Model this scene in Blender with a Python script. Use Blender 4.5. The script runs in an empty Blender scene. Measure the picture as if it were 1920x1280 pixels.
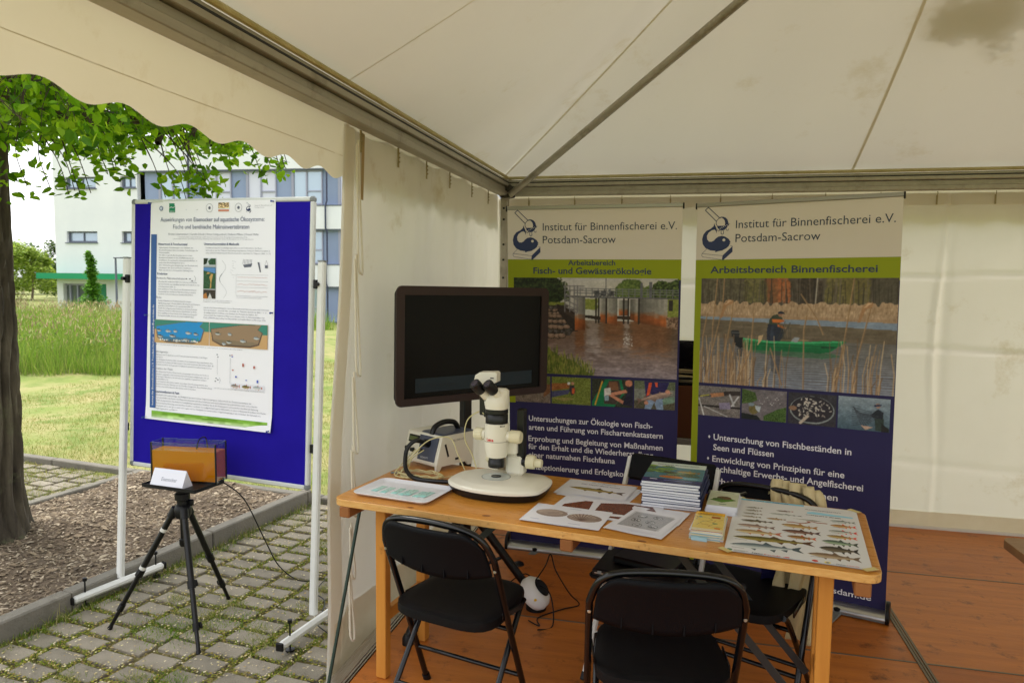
import bpy, bmesh, math, random
import numpy as np
from mathutils import Vector, Matrix
from mathutils.geometry import tessellate_polygon
random.seed(7)
RNG = np.random.default_rng(7)
SC = bpy.context.scene
COL = SC.collection
PI = math.pi

# ------------------------------------------------------------------ camera, sky, sun, exposure
cam_d = bpy.data.cameras.new('camera'); cam = bpy.data.objects.new('camera', cam_d); COL.objects.link(cam)
SC.camera = cam
cam_d.sensor_width = 36.0; cam_d.lens = 25.54; cam_d.clip_start = 0.05; cam_d.clip_end = 2000
cam_d.dof.use_dof = True; cam_d.dof.focus_distance = 3.2; cam_d.dof.aperture_fstop = 6.5
cam.matrix_world = Matrix.Translation((0, 0, 1.6)) @ Matrix.Rotation(0.2292, 4, 'Z') @ Matrix.Rotation(PI/2-0.0835, 4, 'X') @ Matrix.Rotation(0.0123, 4, 'Z')
W = bpy.data.worlds.new('World'); SC.world = W; W.use_nodes = True
nt = W.node_tree; nt.nodes.clear()
SUN_EL, SUN_AZ = math.radians(50), math.radians(285)        # azimuth clockwise from +Y: to the left, above the tree
sky = nt.nodes.new('ShaderNodeTexSky'); sky.sky_type = 'NISHITA'; sky.sun_disc = False
sky.sun_elevation = SUN_EL; sky.sun_rotation = SUN_AZ; sky.air_density = 1.0; sky.dust_density = 5.0; sky.ozone_density = 1.0
bg = nt.nodes.new('ShaderNodeBackground'); bg.inputs['Strength'].default_value = 0.15
wo = nt.nodes.new('ShaderNodeOutputWorld')
hs = nt.nodes.new('ShaderNodeHueSaturation'); hs.inputs['Saturation'].default_value = 0.35    # thin bright overcast
cm = nt.nodes.new('ShaderNodeMix'); cm.data_type = 'RGBA'; cm.inputs['Factor'].default_value = .72; cm.inputs['B'].default_value = (6.6, 6.7, 6.9, 1)   # an even, bright cloud cover over the clear sky
nt.links.new(sky.outputs[0], hs.inputs['Color']); nt.links.new(hs.outputs[0], cm.inputs['A']); nt.links.new(cm.outputs['Result'], bg.inputs[0]); nt.links.new(bg.outputs[0], wo.inputs[0])
sun_d = bpy.data.lights.new('sun', 'SUN'); sun = bpy.data.objects.new('sun', sun_d); COL.objects.link(sun)
sun_d.energy = 1.5; sun_d.angle = math.radians(12); sun_d.color = (1.0, .95, .87)
sd = Vector((math.sin(SUN_AZ)*math.cos(SUN_EL), math.cos(SUN_AZ)*math.cos(SUN_EL), math.sin(SUN_EL)))
sun.rotation_euler = sd.to_track_quat('Z', 'Y').to_euler(); sun.location = sd*50
SC.view_settings.view_transform = 'Standard'; SC.view_settings.look = 'None'
SC.view_settings.gamma = 1.0; SC.view_settings.use_curve_mapping = False
SC.view_settings.exposure = 1.0
SC.render.engine = 'CYCLES'
cy = SC.cycles
cy.use_denoising = True; cy.max_bounces = 10; cy.diffuse_bounces = 6; cy.glossy_bounces = 4
cy.transmission_bounces = 8; cy.transparent_max_bounces = 12; cy.sample_clamp_indirect = 6

# ------------------------------------------------------------------ materials
def lin(c):
    return tuple(((x/12.92) if x <= .04045 else ((x+.055)/1.055)**2.4) for x in c)
def S(r, g, b):                      # 8 bit display colour -> linear
    return lin((r/255, g/255, b/255))
MATS = {}
def mat(name, col=(.5, .5, .5), rough=.55, metal=0.0, spec=.5, col2=None, scale=6.0, stretch=(1, 1, 1), contrast=.5,
        bump=0.0, bscale=40.0, bstretch=None, island=None, transl=0.0, tcol=None, coat=0.0, alpha=None, emit=None,
        trans=0.0, coords='Object', dirt=None, dscale=2.0, dlo=.55, dhi=.75, attr=None, ior=1.45, sss=0.0):
    if name in MATS: return MATS[name]
    m = bpy.data.materials.new(name); MATS[name] = m; m.use_nodes = True
    t = m.node_tree; n = t.nodes; l = t.links; n.clear()
    out = n.new('ShaderNodeOutputMaterial'); p = n.new('ShaderNodeBsdfPrincipled')
    p.inputs['Roughness'].default_value = rough; p.inputs['Metallic'].default_value = metal
    p.inputs['Specular IOR Level'].default_value = spec; p.inputs['IOR'].default_value = ior
    p.inputs['Coat Weight'].default_value = coat; p.inputs['Coat Roughness'].default_value = .15
    p.inputs['Transmission Weight'].default_value = trans
    p.inputs['Base Color'].default_value = (*col, 1)
    tc = n.new('ShaderNodeTexCoord'); src = tc.outputs[coords]
    def mapped(st):
        mp = n.new('ShaderNodeMapping'); mp.inputs['Scale'].default_value = st; l.new(src, mp.inputs[0]); return mp.outputs[0]
    cs = None
    if attr:
        a = n.new('ShaderNodeAttribute'); a.attribute_name = attr; cs = a.outputs['Color']
    if col2 is not None:
        nz = n.new('ShaderNodeTexNoise'); nz.inputs['Scale'].default_value = scale; nz.inputs['Detail'].default_value = 7; nz.inputs['Roughness'].default_value = .62
        l.new(mapped(stretch), nz.inputs[0])
        r = n.new('ShaderNodeValToRGB'); r.color_ramp.elements[0].position = .5-contrast*.4; r.color_ramp.elements[1].position = .5+contrast*.4
        r.color_ramp.elements[0].color = (*col, 1); r.color_ramp.elements[1].color = (*col2, 1)
        l.new(nz.outputs['Fac'], r.inputs[0]); cs = r.outputs[0]
    if island:
        g = n.new('ShaderNodeNewGeometry'); r = n.new('ShaderNodeValToRGB')
        while len(r.color_ramp.elements) < len(island): r.color_ramp.elements.new(.5)
        for i, c in enumerate(island):
            r.color_ramp.elements[i].position = i/(len(island)-1); r.color_ramp.elements[i].color = (*c, 1)
        l.new(g.outputs['Random Per Island'], r.inputs[0]); cs = r.outputs[0]
    if dirt is not None:
        nz = n.new('ShaderNodeTexNoise'); nz.inputs['Scale'].default_value = dscale; nz.inputs['Detail'].default_value = 8; nz.inputs['Roughness'].default_value = .7
        l.new(mapped(stretch if col2 is None else (1, 1, 1)), nz.inputs[0])
        mr = n.new('ShaderNodeMapRange'); mr.inputs[1].default_value = dlo; mr.inputs[2].default_value = dhi; mr.clamp = True
        l.new(nz.outputs['Fac'], mr.inputs[0])
        mx = n.new('ShaderNodeMix'); mx.data_type = 'RGBA'
        l.new(mr.outputs[0], mx.inputs['Factor'])
        if cs is not None: l.new(cs, mx.inputs['A'])
        else: mx.inputs['A'].default_value = (*col, 1)
        mx.inputs['B'].default_value = (*dirt, 1); cs = mx.outputs['Result']
    if cs is not None: l.new(cs, p.inputs['Base Color'])
    nrm = None
    if bump:
        nz = n.new('ShaderNodeTexNoise'); nz.inputs['Scale'].default_value = bscale; nz.inputs['Detail'].default_value = 6
        l.new(mapped(bstretch or stretch), nz.inputs[0])
        b = n.new('ShaderNodeBump'); b.inputs['Strength'].default_value = bump; b.inputs['Distance'].default_value = .01
        l.new(nz.outputs['Fac'], b.inputs['Height']); l.new(b.outputs[0], p.inputs['Normal']); nrm = b.outputs[0]
        rr = n.new('ShaderNodeMapRange'); rr.inputs[3].default_value = max(0.02, rough-.12); rr.inputs[4].default_value = min(1, rough+.12)
        l.new(nz.outputs['Fac'], rr.inputs[0]); l.new(rr.outputs[0], p.inputs['Roughness'])
    if emit is not None:
        p.inputs['Emission Color'].default_value = (*emit[0], 1); p.inputs['Emission Strength'].default_value = emit[1]
    sh = p.outputs[0]
    if transl:
        tr = n.new('ShaderNodeBsdfTranslucent'); mx = n.new('ShaderNodeMixShader'); mx.inputs[0].default_value = transl
        if cs is not None and tcol is None: l.new(cs, tr.inputs[0])
        elif cs is not None:
            mm = n.new('ShaderNodeMix'); mm.data_type = 'RGBA'; mm.blend_type = 'MULTIPLY'; mm.inputs['Factor'].default_value = 1
            l.new(cs, mm.inputs['A']); mm.inputs['B'].default_value = (*tcol, 1); l.new(mm.outputs['Result'], tr.inputs[0])
        else: tr.inputs[0].default_value = (*(tcol or col), 1)
        if nrm: l.new(nrm, tr.inputs['Normal'])
        l.new(p.outputs[0], mx.inputs[1]); l.new(tr.outputs[0], mx.inputs[2]); sh = mx.outputs[0]
    l.new(sh, out.inputs[0])
    return m
def glass(name, col=(1, 1, 1), mixf=.12):
    if name in MATS: return MATS[name]
    m = bpy.data.materials.new(name); MATS[name] = m; m.use_nodes = True; t = m.node_tree; n = t.nodes; n.clear()
    o = n.new('ShaderNodeOutputMaterial'); a = n.new('ShaderNodeBsdfTransparent'); a.inputs[0].default_value = (*col, 1)
    g = n.new('ShaderNodeBsdfGlossy'); g.inputs['Roughness'].default_value = .03; x = n.new('ShaderNodeMixShader')
    f = n.new('ShaderNodeLayerWeight'); f.inputs[0].default_value = .12
    t.links.new(f.outputs[1], x.inputs[0]); t.links.new(a.outputs[0], x.inputs[1]); t.links.new(g.outputs[0], x.inputs[2]); t.links.new(x.outputs[0], o.inputs[0])
    return m

# ------------------------------------------------------------------ geometry helpers
class G:
    def __init__(s): s.v = []; s.f = []; s.mi = []; s.cur = 0; s.M = Matrix.Identity(4)
    def add(s, vs, fs):
        k = len(s.v); s.v += [tuple(s.M @ Vector(p)) for p in vs]; s.f += [tuple(i+k for i in f) for f in fs]; s.mi += [s.cur]*len(fs); return s
    def box(s, c, d, R=None, b=0.0):
        x, y, z = d[0]/2, d[1]/2, d[2]/2
        if b > 0:
            b = min(b, x*.95, y*.95, z*.95); vs = []; 
            for sx in (-1, 1):
                for sy in (-1, 1):
                    for sz in (-1, 1):
                        vs += [(sx*(x-b), sy*(y-b), sz*z), (sx*(x-b), sy*y, sz*(z-b)), (sx*x, sy*(y-b), sz*(z-b))]
            bm = bmesh.new()
            for p in vs: bm.verts.new(p)
            bmesh.ops.convex_hull(bm, input=bm.verts); bmesh.ops.dissolve_limit(bm, angle_limit=.01, verts=bm.verts, edges=bm.edges)
            bm.verts.index_update()
            V = [p.co.copy() for p in bm.verts]; F = [tuple(q.index for q in f.verts) for f in bm.faces]; bm.free()
        else:
            V = [Vector((i*x, j*y, k*z)) for i in (-1, 1) for j in (-1, 1) for k in (-1, 1)]
            F = [(0, 1, 3, 2), (4, 6, 7, 5), (0, 4, 5, 1), (2, 3, 7, 6), (0, 2, 6, 4), (1, 5, 7, 3)]
        if R is not None: V = [R @ p for p in V]
        c = Vector(c); return s.add([p+c for p in V], F)
    def beam(s, a, b, w, h, up=(0, 0, 1), bv=0.0):      # box from a to b, w sideways, h along up
        a = Vector(a); b = Vector(b); d = b-a; L = d.length; x = d.normalized(); z = Vector(up); y = z.cross(x)
        if y.length < 1e-4: y = Vector((0, 1, 0)).cross(x)
        y.normalize(); z = x.cross(y)
        R = Matrix((x, y, z)).transposed(); return s.box((a+b)/2, (L, w, h), R, bv)
    def tube(s, pts, r, n=8, cap=True, closed=False):
        pts = [Vector(p) for p in pts]; N = len(pts); rs = r if isinstance(r, (list, tuple)) else [r]*N
        vs = []; fs = []; prev = None
        for i, p in enumerate(pts):
            if closed: t = (pts[(i+1) % N]-pts[i-1])
            else: t = (pts[min(i+1, N-1)]-pts[max(i-1, 0)])
            t.normalize()
            if prev is None: u = t.orthogonal().normalized()
            else:
                u = prev-t*prev.dot(t)
                if u.length < 1e-6: u = t.orthogonal()
                u.normalize()
            prev = u; w = t.cross(u)
            for k in range(n):
                a = 2*PI*k/n; vs.append(p+(u*math.cos(a)+w*math.sin(a))*rs[i])
        rng = range(N if closed else N-1)
        for i in rng:
            j = (i+1) % N
            for k in range(n): fs.append((i*n+k, i*n+(k+1) % n, j*n+(k+1) % n, j*n+k))
        if cap and not closed: fs.append(tuple(range(n-1, -1, -1))); fs.append(tuple((N-1)*n+k for k in range(n)))
        return s.add(vs, fs)
    def lathe(s, prof, n=24, c=(0, 0, 0), R=None, sx=1, sy=1):   # prof: (r,z)
        vs = []; fs = []; c = Vector(c)
        for r, z in prof:
            for k in range(n):
                a = 2*PI*k/n; p = Vector((r*math.cos(a)*sx, r*math.sin(a)*sy, z)); vs.append((R @ p if R is not None else p)+c)
        for i in range(len(prof)-1):
            for k in range(n): fs.append((i*n+k, i*n+(k+1) % n, (i+1)*n+(k+1) % n, (i+1)*n+k))
        fs.append(tuple(range(n-1, -1, -1))); fs.append(tuple((len(prof)-1)*n+k for k in range(n)))
        return s.add(vs, fs)
    def cyl(s, a, b, r, n=16, r2=None):
        return s.tube([a, b], [r, r if r2 is None else r2], n)
    def prism(s, poly, z0, z1, R=None, c=(0, 0, 0)):
        n = len(poly); V = [Vector((x, y, z0)) for x, y in poly]+[Vector((x, y, z1)) for x, y in poly]
        if R is not None: V = [R @ p for p in V]
        V = [p+Vector(c) for p in V]
        tri = tessellate_polygon([[Vector((x, y, 0)) for x, y in poly]])
        F = [tuple(reversed(t)) for t in tri]+[tuple(i+n for i in t) for t in tri]+[(i, (i+1) % n, (i+1) % n+n, i+n) for i in range(n)]
        return s.add(V, F)
    def grid(s, fn, nu, nv):
        vs = [fn(i/nu, j/nv) for j in range(nv+1) for i in range(nu+1)]
        fs = [(j*(nu+1)+i, j*(nu+1)+i+1, (j+1)*(nu+1)+i+1, (j+1)*(nu+1)+i) for j in range(nv) for i in range(nu)]
        return s.add(vs, fs)
    def poly(s, pts, y=0.0):                   # flat polygon of (u,v) on the local XZ plane, facing -Y
        tri = tessellate_polygon([[Vector((p[0], p[1], 0)) for p in pts]])
        V = [(p[0], y, p[1]) for p in pts]; F = []
        for a, b, c in tri:
            pa, pb, pc = pts[a], pts[b], pts[c]
            cr = (pb[0]-pa[0])*(pc[1]-pa[1])-(pb[1]-pa[1])*(pc[0]-pa[0])
            F.append((a, b, c) if cr > 0 else (a, c, b))
        return s.add(V, F)
    def stroke(s, pts, w, y=0.0, closed=False):
        P = list(pts)+([pts[0]] if closed else [])
        for (x0, z0), (x1, z1) in zip(P[:-1], P[1:]):
            d = math.hypot(x1-x0, z1-z0)
            if d < 1e-9: continue
            ux, uz = (x1-x0)/d, (z1-z0)/d; e = w*.3; nx, nz = -uz*w/2, ux*w/2
            s.poly([(x0-ux*e+nx, z0-uz*e+nz), (x0-ux*e-nx, z0-uz*e-nz), (x1+ux*e-nx, z1+uz*e-nz), (x1+ux*e+nx, z1+uz*e+nz)], y)
        return s
    def rect(s, x0, z0, x1, z1, y=0.0): return s.poly([(x0, z0), (x1, z0), (x1, z1), (x0, z1)], y)
    def disc(s, cx, cz, r, y=0.0, n=20, ry=None):
        return s.poly([(cx+r*math.cos(2*PI*k/n), cz+(ry or r)*math.sin(2*PI*k/n)) for k in range(n)], y)
def clean(name): return name
def obj(name, g, m, parent=None, loc=None, rot=None, smooth=True, ang=40, bevel=0.0, solid=0.0, seg=2):
    if isinstance(g, G):
        me = bpy.data.meshes.new(name); me.from_pydata(g.v, [], g.f); me.validate()
        ms = m if isinstance(m, (list, tuple)) else [m]
        for q in ms: me.materials.append(q)
        if len(ms) > 1 and len(g.mi) == len(me.polygons): me.polygons.foreach_set('material_index', g.mi)
        bm = bmesh.new(); bm.from_mesh(me); bmesh.ops.recalc_face_normals(bm, faces=bm.faces) if not getattr(g, 'flat', False) else None
        bm.to_mesh(me); bm.free()
        if smooth:
            me.shade_smooth(); me.set_sharp_from_angle(angle=math.radians(ang))
    else: me = g
    o = bpy.data.objects.new(name, me); COL.objects.link(o)
    if parent is not None: o.parent = parent
    if loc is not None: o.location = loc
    if rot is not None: o.rotation_euler = rot
    if solid:
        md = o.modifiers.new('thick', 'SOLIDIFY'); md.thickness = solid; md.offset = 0
    if bevel:
        md = o.modifiers.new('bevel', 'BEVEL'); md.width = bevel; md.segments = seg; md.limit_method = 'ANGLE'; md.angle_limit = math.radians(35)
    return o
def tag(o, label=None, cat=None, group=None, kind=None):
    if label: o['label'] = label
    if cat: o['category'] = cat
    if group: o['group'] = group
    if kind: o['kind'] = kind
    return o
def thing(name, label, cat, loc=(0, 0, 0), rz=0.0, group=None, M=None):
    o = bpy.data.objects.new(name, None); COL.objects.link(o); o.empty_display_size = .1
    if M is not None: o.matrix_world = M
    else: o.location = loc; o.rotation_euler = (0, 0, rz)
    return tag(o, label, cat, group)
def copy_tree(o, parent=None):
    c = o.copy(); COL.objects.link(c)
    if parent is not None: c.parent = parent
    for ch in list(o.children): copy_tree(ch, c)
    return c
def FG():
    g = G(); g.flat = True; return g
def catmull(P, k=6, closed=False):
    P = [Vector(p) for p in P]; n = len(P); out = []
    for i in range(n if closed else n-1):
        p0 = P[i-1] if (closed or i > 0) else P[0]; p1 = P[i]; p2 = P[(i+1) % n]; p3 = P[(i+2) % n] if (closed or i+2 < n) else P[-1]
        for j in range(k):
            t = j/k; out.append(.5*((2*p1)+(-p0+p2)*t+(2*p0-5*p1+4*p2-p3)*t*t+(-p0+3*p1-3*p2+p3)*t**3))
    if not closed: out.append(P[-1])
    return out
def rrect(x0, y0, x1, y1, r, k=4):
    out = []
    for cx, cy, a0 in ((x1-r, y0+r, -PI/2), (x1-r, y1-r, 0), (x0+r, y1-r, PI/2), (x0+r, y0+r, PI)):
        for i in range(k+1):
            a = a0+PI/2*i/k; out.append((cx+r*math.cos(a), cy+r*math.sin(a)))
    return out
def npmesh(name, V, F, m, parent=None, loc=None, smooth=False):       # V (n,3), F (k,3 or 4)
    me = bpy.data.meshes.new(name); V = np.asarray(V, np.float32); F = np.asarray(F, np.int32)
    me.vertices.add(len(V)); me.vertices.foreach_set('co', V.ravel())
    me.loops.add(F.size); me.loops.foreach_set('vertex_index', F.ravel())
    me.polygons.add(len(F)); me.polygons.foreach_set('loop_start', np.arange(0, F.size, F.shape[1], dtype=np.int32))
    me.update(calc_edges=True); me.validate()
    if m: me.materials.append(m)
    if smooth: me.shade_smooth()
    o = bpy.data.objects.new(name, me); COL.objects.link(o)
    if parent is not None: o.parent = parent
    if loc is not None: o.location = loc
    return o
def scatter(tv, tf, P, yaw, tilt, tdir, sc):
    """template verts tv (k,3) tris tf placed at P with yaw, tilt about a horizontal axis tdir, per-axis scale sc (n,3)"""
    tv = np.asarray(tv, float); tf = np.asarray(tf, int); n = len(P); k = len(tv)
    L = tv[None]*sc[:, None, :]
    c, s = np.cos(yaw)[:, None], np.sin(yaw)[:, None]
    X = L[..., 0]*c-L[..., 1]*s; Y = L[..., 0]*s+L[..., 1]*c; Z = L[..., 2]
    ct, st = np.cos(tilt)[:, None], np.sin(tilt)[:, None]; cd, sd_ = np.cos(tdir)[:, None], np.sin(tdir)[:, None]
    A = X*cd+Y*sd_; B = -X*sd_+Y*cd                       # A along the tilt direction
    A2 = A*ct+Z*st; Z2 = -A*st+Z*ct
    V = np.stack([A2*cd-B*sd_, A2*sd_+B*cd, Z2], -1)+P[:, None, :]
    F = (tf[None]+(np.arange(n)*k)[:, None, None]).reshape(-1, tf.shape[1])
    return V.reshape(-1, 3), F

# ------------------------------------------------------------------ lettering
def text_polys(s, size=.03, bold=0.0, res=3):
    cu = bpy.data.curves.new('t', 'FONT'); cu.body = s; cu.size = 1.0; cu.resolution_u = res; cu.offset = bold; cu.fill_mode = 'FRONT'
    o = bpy.data.objects.new('t', cu); COL.objects.link(o)
    me = bpy.data.meshes.new_from_object(o.evaluated_get(bpy.context.evaluated_depsgraph_get()))
    V = np.empty(len(me.vertices)*3); me.vertices.foreach_get('co', V); V = V.reshape(-1, 3)
    F = [tuple(p.vertices) for p in me.polygons]
    bpy.data.objects.remove(o); bpy.data.curves.remove(cu); bpy.data.meshes.remove(me)
    return V, F
_TC = {}
def put_text(g, s, x, z, size, width=None, bold=0.0, y=0.0, align='l', res=3, rot=0.0):
    key = (s, bold, res)
    if key not in _TC: _TC[key] = text_polys(s, 1, bold, res)
    V, F = _TC[key]
    if not len(V): return
    x0, x1 = V[:, 0].min(), V[:, 0].max(); sx = size if width is None else width/(x1-x0)
    u = (V[:, 0]-x0)*sx; w = V[:, 1]*size; W_ = (x1-x0)*sx
    if align == 'c': u = u-W_/2
    elif align == 'r': u = u-W_
    if rot: u, w = u*math.cos(rot)-w*math.sin(rot), u*math.sin(rot)+w*math.cos(rot)
    g.add([(x+a, y, z+b) for a, b in zip(u, w)], F)

# ------------------------------------------------------------------ printed pictures: a fine sheet whose points carry ink colours
class Cv:
    def __init__(s, w, h, nx, ny, bg):
        s.w, s.h, s.nx, s.ny = w, h, nx, ny
        s.a = np.zeros((ny, nx, 3)); s.a[:] = np.array(bg)/255
        s.X, s.Y = np.meshgrid(np.linspace(0, w, nx), np.linspace(0, h, ny))
    def put(s, m, c, al=1.0, nz=0.0):
        c = np.array(c)/255; m = m.astype(float)*al
        col = c+(RNG.normal(0, nz, (s.ny, s.nx, 1)) if nz else 0)
        s.a[:] = s.a*(1-m[..., None])+col*m[..., None]
    def poly(s, pts, c, al=1.0, nz=0.0):
        m = np.zeros((s.ny, s.nx), bool); n = len(pts)
        for i in range(n):
            x0, y0 = pts[i]; x1, y1 = pts[(i+1) % n]
            if y0 == y1: continue
            cond = ((s.Y >= min(y0, y1)) & (s.Y < max(y0, y1))); xi = x0+(s.Y-y0)*(x1-x0)/(y1-y0)
            m ^= cond & (s.X < xi)
        s.put(m, c, al, nz)
    def ell(s, cx, cy, rx, ry, c, al=1.0, nz=0.0, rot=0.0):
        dx, dy = s.X-cx, s.Y-cy; u = dx*math.cos(rot)+dy*math.sin(rot); v = -dx*math.sin(rot)+dy*math.cos(rot)
        s.put((u/rx)**2+(v/ry)**2 < 1, c, al, nz)
    def line(s, x0, y0, x1, y1, w, c, al=1.0):
        d2 = (x1-x0)**2+(y1-y0)**2+1e-12; t = np.clip(((s.X-x0)*(x1-x0)+(s.Y-y0)*(y1-y0))/d2, 0, 1)
        r = np.hypot(s.X-x0-t*(x1-x0), s.Y-y0-t*(y1-y0)); m = np.clip(1.0-(r-w/2)/(s.w/s.nx), 0, 1); s.put(m, c, al)
    def vgrad(s, y0, y1, c0, c1, m=None):
        t = np.clip((s.Y-y0)/(y1-y0), 0, 1)[..., None]; col = (np.array(c0)*(1-t)+np.array(c1)*t)/255
        mk = ((s.Y >= y0) & (s.Y <= y1)) if m is None else m
        s.a[:] = np.where(mk[..., None], col, s.a)
    def noise(s, amp, sx=1, sy=1, y0=0, y1=1e9, x0=0, x1=1e9, col=(1, 1, 1)):
        n = RNG.normal(0, 1, (s.ny//sy+2, s.nx//sx+2)); n = np.repeat(np.repeat(n, sy, 0), sx, 1)[:s.ny, :s.nx]
        k = (n+np.roll(n, 1, 0)+np.roll(n, 1, 1)+np.roll(n, -1, 1))/2
        m = (s.Y >= y0) & (s.Y <= y1) & (s.X >= x0) & (s.X <= x1)
        s.a += (k*m)[..., None]*amp*np.array(col)
    def field(s, cx, cy, seed_amp=1.0):              # smooth random field with cells of cx by cy points
        gy, gx = s.ny//cy+3, s.nx//cx+3; g = RNG.normal(0, seed_amp, (gy, gx))
        y = np.arange(s.ny)/cy; x = np.arange(s.nx)/cx; iy, ix = y.astype(int), x.astype(int); fy, fx = (y-iy)[:, None], (x-ix)[None]
        fy, fx = fy*fy*(3-2*fy), fx*fx*(3-2*fx)
        return (g[iy][:, ix]*(1-fy)*(1-fx)+g[iy+1][:, ix]*fy*(1-fx)+g[iy][:, ix+1]*(1-fy)*fx+g[iy+1][:, ix+1]*fy*fx)
    def dabs(s, pts, n, r, cols, al=.7):             # many small dabs of ink inside a polygon
        xs_ = [p[0] for p in pts]; ys_ = [p[1] for p in pts]; k = len(pts); cnt = 0
        dx_, dy_ = s.w/(s.nx-1), s.h/(s.ny-1)
        while cnt < n:
            x, y = random.uniform(min(xs_), max(xs_)), random.uniform(min(ys_), max(ys_)); ins = False; cnt += 1
            for i in range(k):
                x0, y0 = pts[i]; x1, y1 = pts[(i+1) % k]
                if (y0 > y) != (y1 > y) and x < (x1-x0)*(y-y0)/(y1-y0)+x0: ins = not ins
            if not ins: continue
            q = r*random.uniform(.5, 1.4); i0, i1 = max(0, int((x-q)/dx_)), min(s.nx, int((x+q)/dx_)+2); j0, j1 = max(0, int((y-q)/dy_)), min(s.ny, int((y+q)/dy_)+2)
            if i1 <= i0 or j1 <= j0: continue
            m = ((s.X[j0:j1, i0:i1]-x)**2+(s.Y[j0:j1, i0:i1]-y)**2 < q*q)[..., None]*al*random.uniform(.5, 1)
            c = np.array(random.choice(cols))/255; s.a[j0:j1, i0:i1] = s.a[j0:j1, i0:i1]*(1-m)+c*m
    def soften(s, k=.5, amp=.03):
        b = s.a.copy(); b[1:-1, 1:-1] = (s.a[1:-1, 1:-1]*2+s.a[:-2, 1:-1]+s.a[2:, 1:-1]+s.a[1:-1, :-2]+s.a[1:-1, 2:])/6
        s.a = s.a*(1-k)+b*k; f = s.field(12, 8)*.6+s.field(4, 3)*.6+s.field(2, 2)*.5; s.a = s.a*(1+f[..., None]*amp*1.6)+f[..., None]*amp*.3
    def mesh(s, name, parent, loc, m, rot=None, gain=1.0, curl=None):
        c = np.clip(s.a, 0, 1); c = np.where(c <= .04045, c/12.92, ((c+.055)/1.055)**2.4)*gain
        z = np.zeros(s.X.size) if curl is None else curl(s.X.ravel(), s.Y.ravel())
        V = np.stack([s.X.ravel(), z, s.Y.ravel()], -1)
        i = (np.arange(s.ny-1)[:, None]*s.nx+np.arange(s.nx-1)[None]).ravel()
        F = np.stack([i, i+1, i+s.nx+1, i+s.nx], -1)
        o = npmesh(name, V, F, m, parent)
        ca = o.data.color_attributes.new('ink', 'FLOAT_COLOR', 'POINT')
        ca.data.foreach_set('color', np.concatenate([c.reshape(-1, 3), np.ones((c.size//3, 1))], 1).astype(np.float32).ravel())
        o.location = loc
        if rot: o.rotation_euler = rot
        return o
M_INK = mat('printed_ink', attr='ink', rough=.45, spec=.3)
M_INKP = mat('printed_paper_ink', attr='ink', rough=.6, spec=.3)
M_INKG = mat('printed_gloss_ink', attr='ink', rough=.25, spec=.5)
def fish(cv, x0, y0, x1, y1, h, top, belly, fin, spots=None):
    """side view of a fish, nose at (x0,y0), tail end at (x1,y1)"""
    L = math.hypot(x1-x0, y1-y0); a = math.atan2(y1-y0, x1-x0); ca, sa = math.cos(a), math.sin(a)
    def T(p): return (x0+p[0]*L*ca-p[1]*h*sa, y0+p[0]*L*sa+p[1]*h*ca)
    fin_ = lambda P: cv.poly([T(p) for p in P], fin)
    fin_([(.80, 0), (1.0, .55), (.95, 0), (1.0, -.55)]); fin_([(.45, .3), (.52, .85), (.62, .25)]); fin_([(.70, .1), (.76, .5), (.80, .1)])
    fin_([(.52, -.3), (.6, -.8), (.64, -.2)]); fin_([(.26, -.3), (.34, -.75), (.38, -.25)]); fin_([(.68, -.2), (.77, -.6), (.80, -.1)])
    up = [(0, 0), (.06, .2), (.18, .4), (.35, .5), (.55, .42), (.75, .2), (.86, .14)]; dn = [(.86, -.14), (.75, -.22), (.55, -.42), (.35, -.48), (.18, -.38), (.06, -.18)]
    cv.poly([T(p) for p in up+dn], belly); cv.poly([T(p) for p in up+[(.86, 0), (.5, .02), (.2, .02)]], top)
    mid = [(t*(top[i]+belly[i])/2/t) for i, t in zip(range(3), (1, 1, 1))]
    cv.poly([T(p) for p in [(.1, .1), (.35, .2), (.86, .06), (.86, -.04), (.35, -.12), (.1, -.05)]], mid, .7)
    e = T((.06, .05)); cv.ell(e[0], e[1], max(.0012, h*.07), max(.0012, h*.07), (20, 20, 15))
    if spots:
        for _ in range(int(L*500)):
            p = T((random.uniform(.12, .8), random.uniform(-.15, .35))); cv.ell(p[0], p[1], .0011, .0011, spots, .7)
# ------------------------------------------------------------------ the setting: ground, paving, bed, lawn
P0 = Vector((-3.135, 2.712, 0)); E1 = Vector((.9904, -.1381, 0)); E2 = Vector((.1381, .9904, 0))      # frame of the kerbs
def K(a, b, z=0.0):
    p = P0+E1*a+E2*b; return (p.x, p.y, z)
RK = Matrix.Rotation(math.atan2(-.1381, .9904), 3, 'Z')
def hgt(x, y):
    b = (x-P0.x)*E2.x+(y-P0.y)*E2.y
    if b < 2.5: return -.215
    h = -.165+.01*math.sin(x*1.7)*math.sin(y*1.3)
    if y > 9: h += .32*max(0, min(1, (y-9)/5))*max(0, min(1, (-7-x)/3)) if y < 22 else .32*max(0, min(1, (-7-x)/3))*max(0, 1-(y-22)/10)
    if y > 14: h -= .75*max(0, min(1, (y-14)/20))
    return h
xs = sorted(set([-400, -200, -120, -80, -60]+list(np.arange(-48, -10, 2.0))+list(np.arange(-10, 4.1, .5))+[8, 16, 30, 60, 120, 250, 400]))
ys = sorted(set([-300, -100, -40, -15, -6]+list(np.arange(-3, 16, .5))+list(np.arange(16, 44, 2.0))+[50, 70, 100, 160, 300, 600]))
g = G(); g.flat = True
for y in ys:
    for x in xs: g.v.append((x, y, hgt(x, y)))
nx = len(xs); g.f = [(j*nx+i, j*nx+i+1, (j+1)*nx+i+1, (j+1)*nx+i) for j in range(len(ys)-1) for i in range(nx-1)]; g.mi = [0]*len(g.f)
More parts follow.
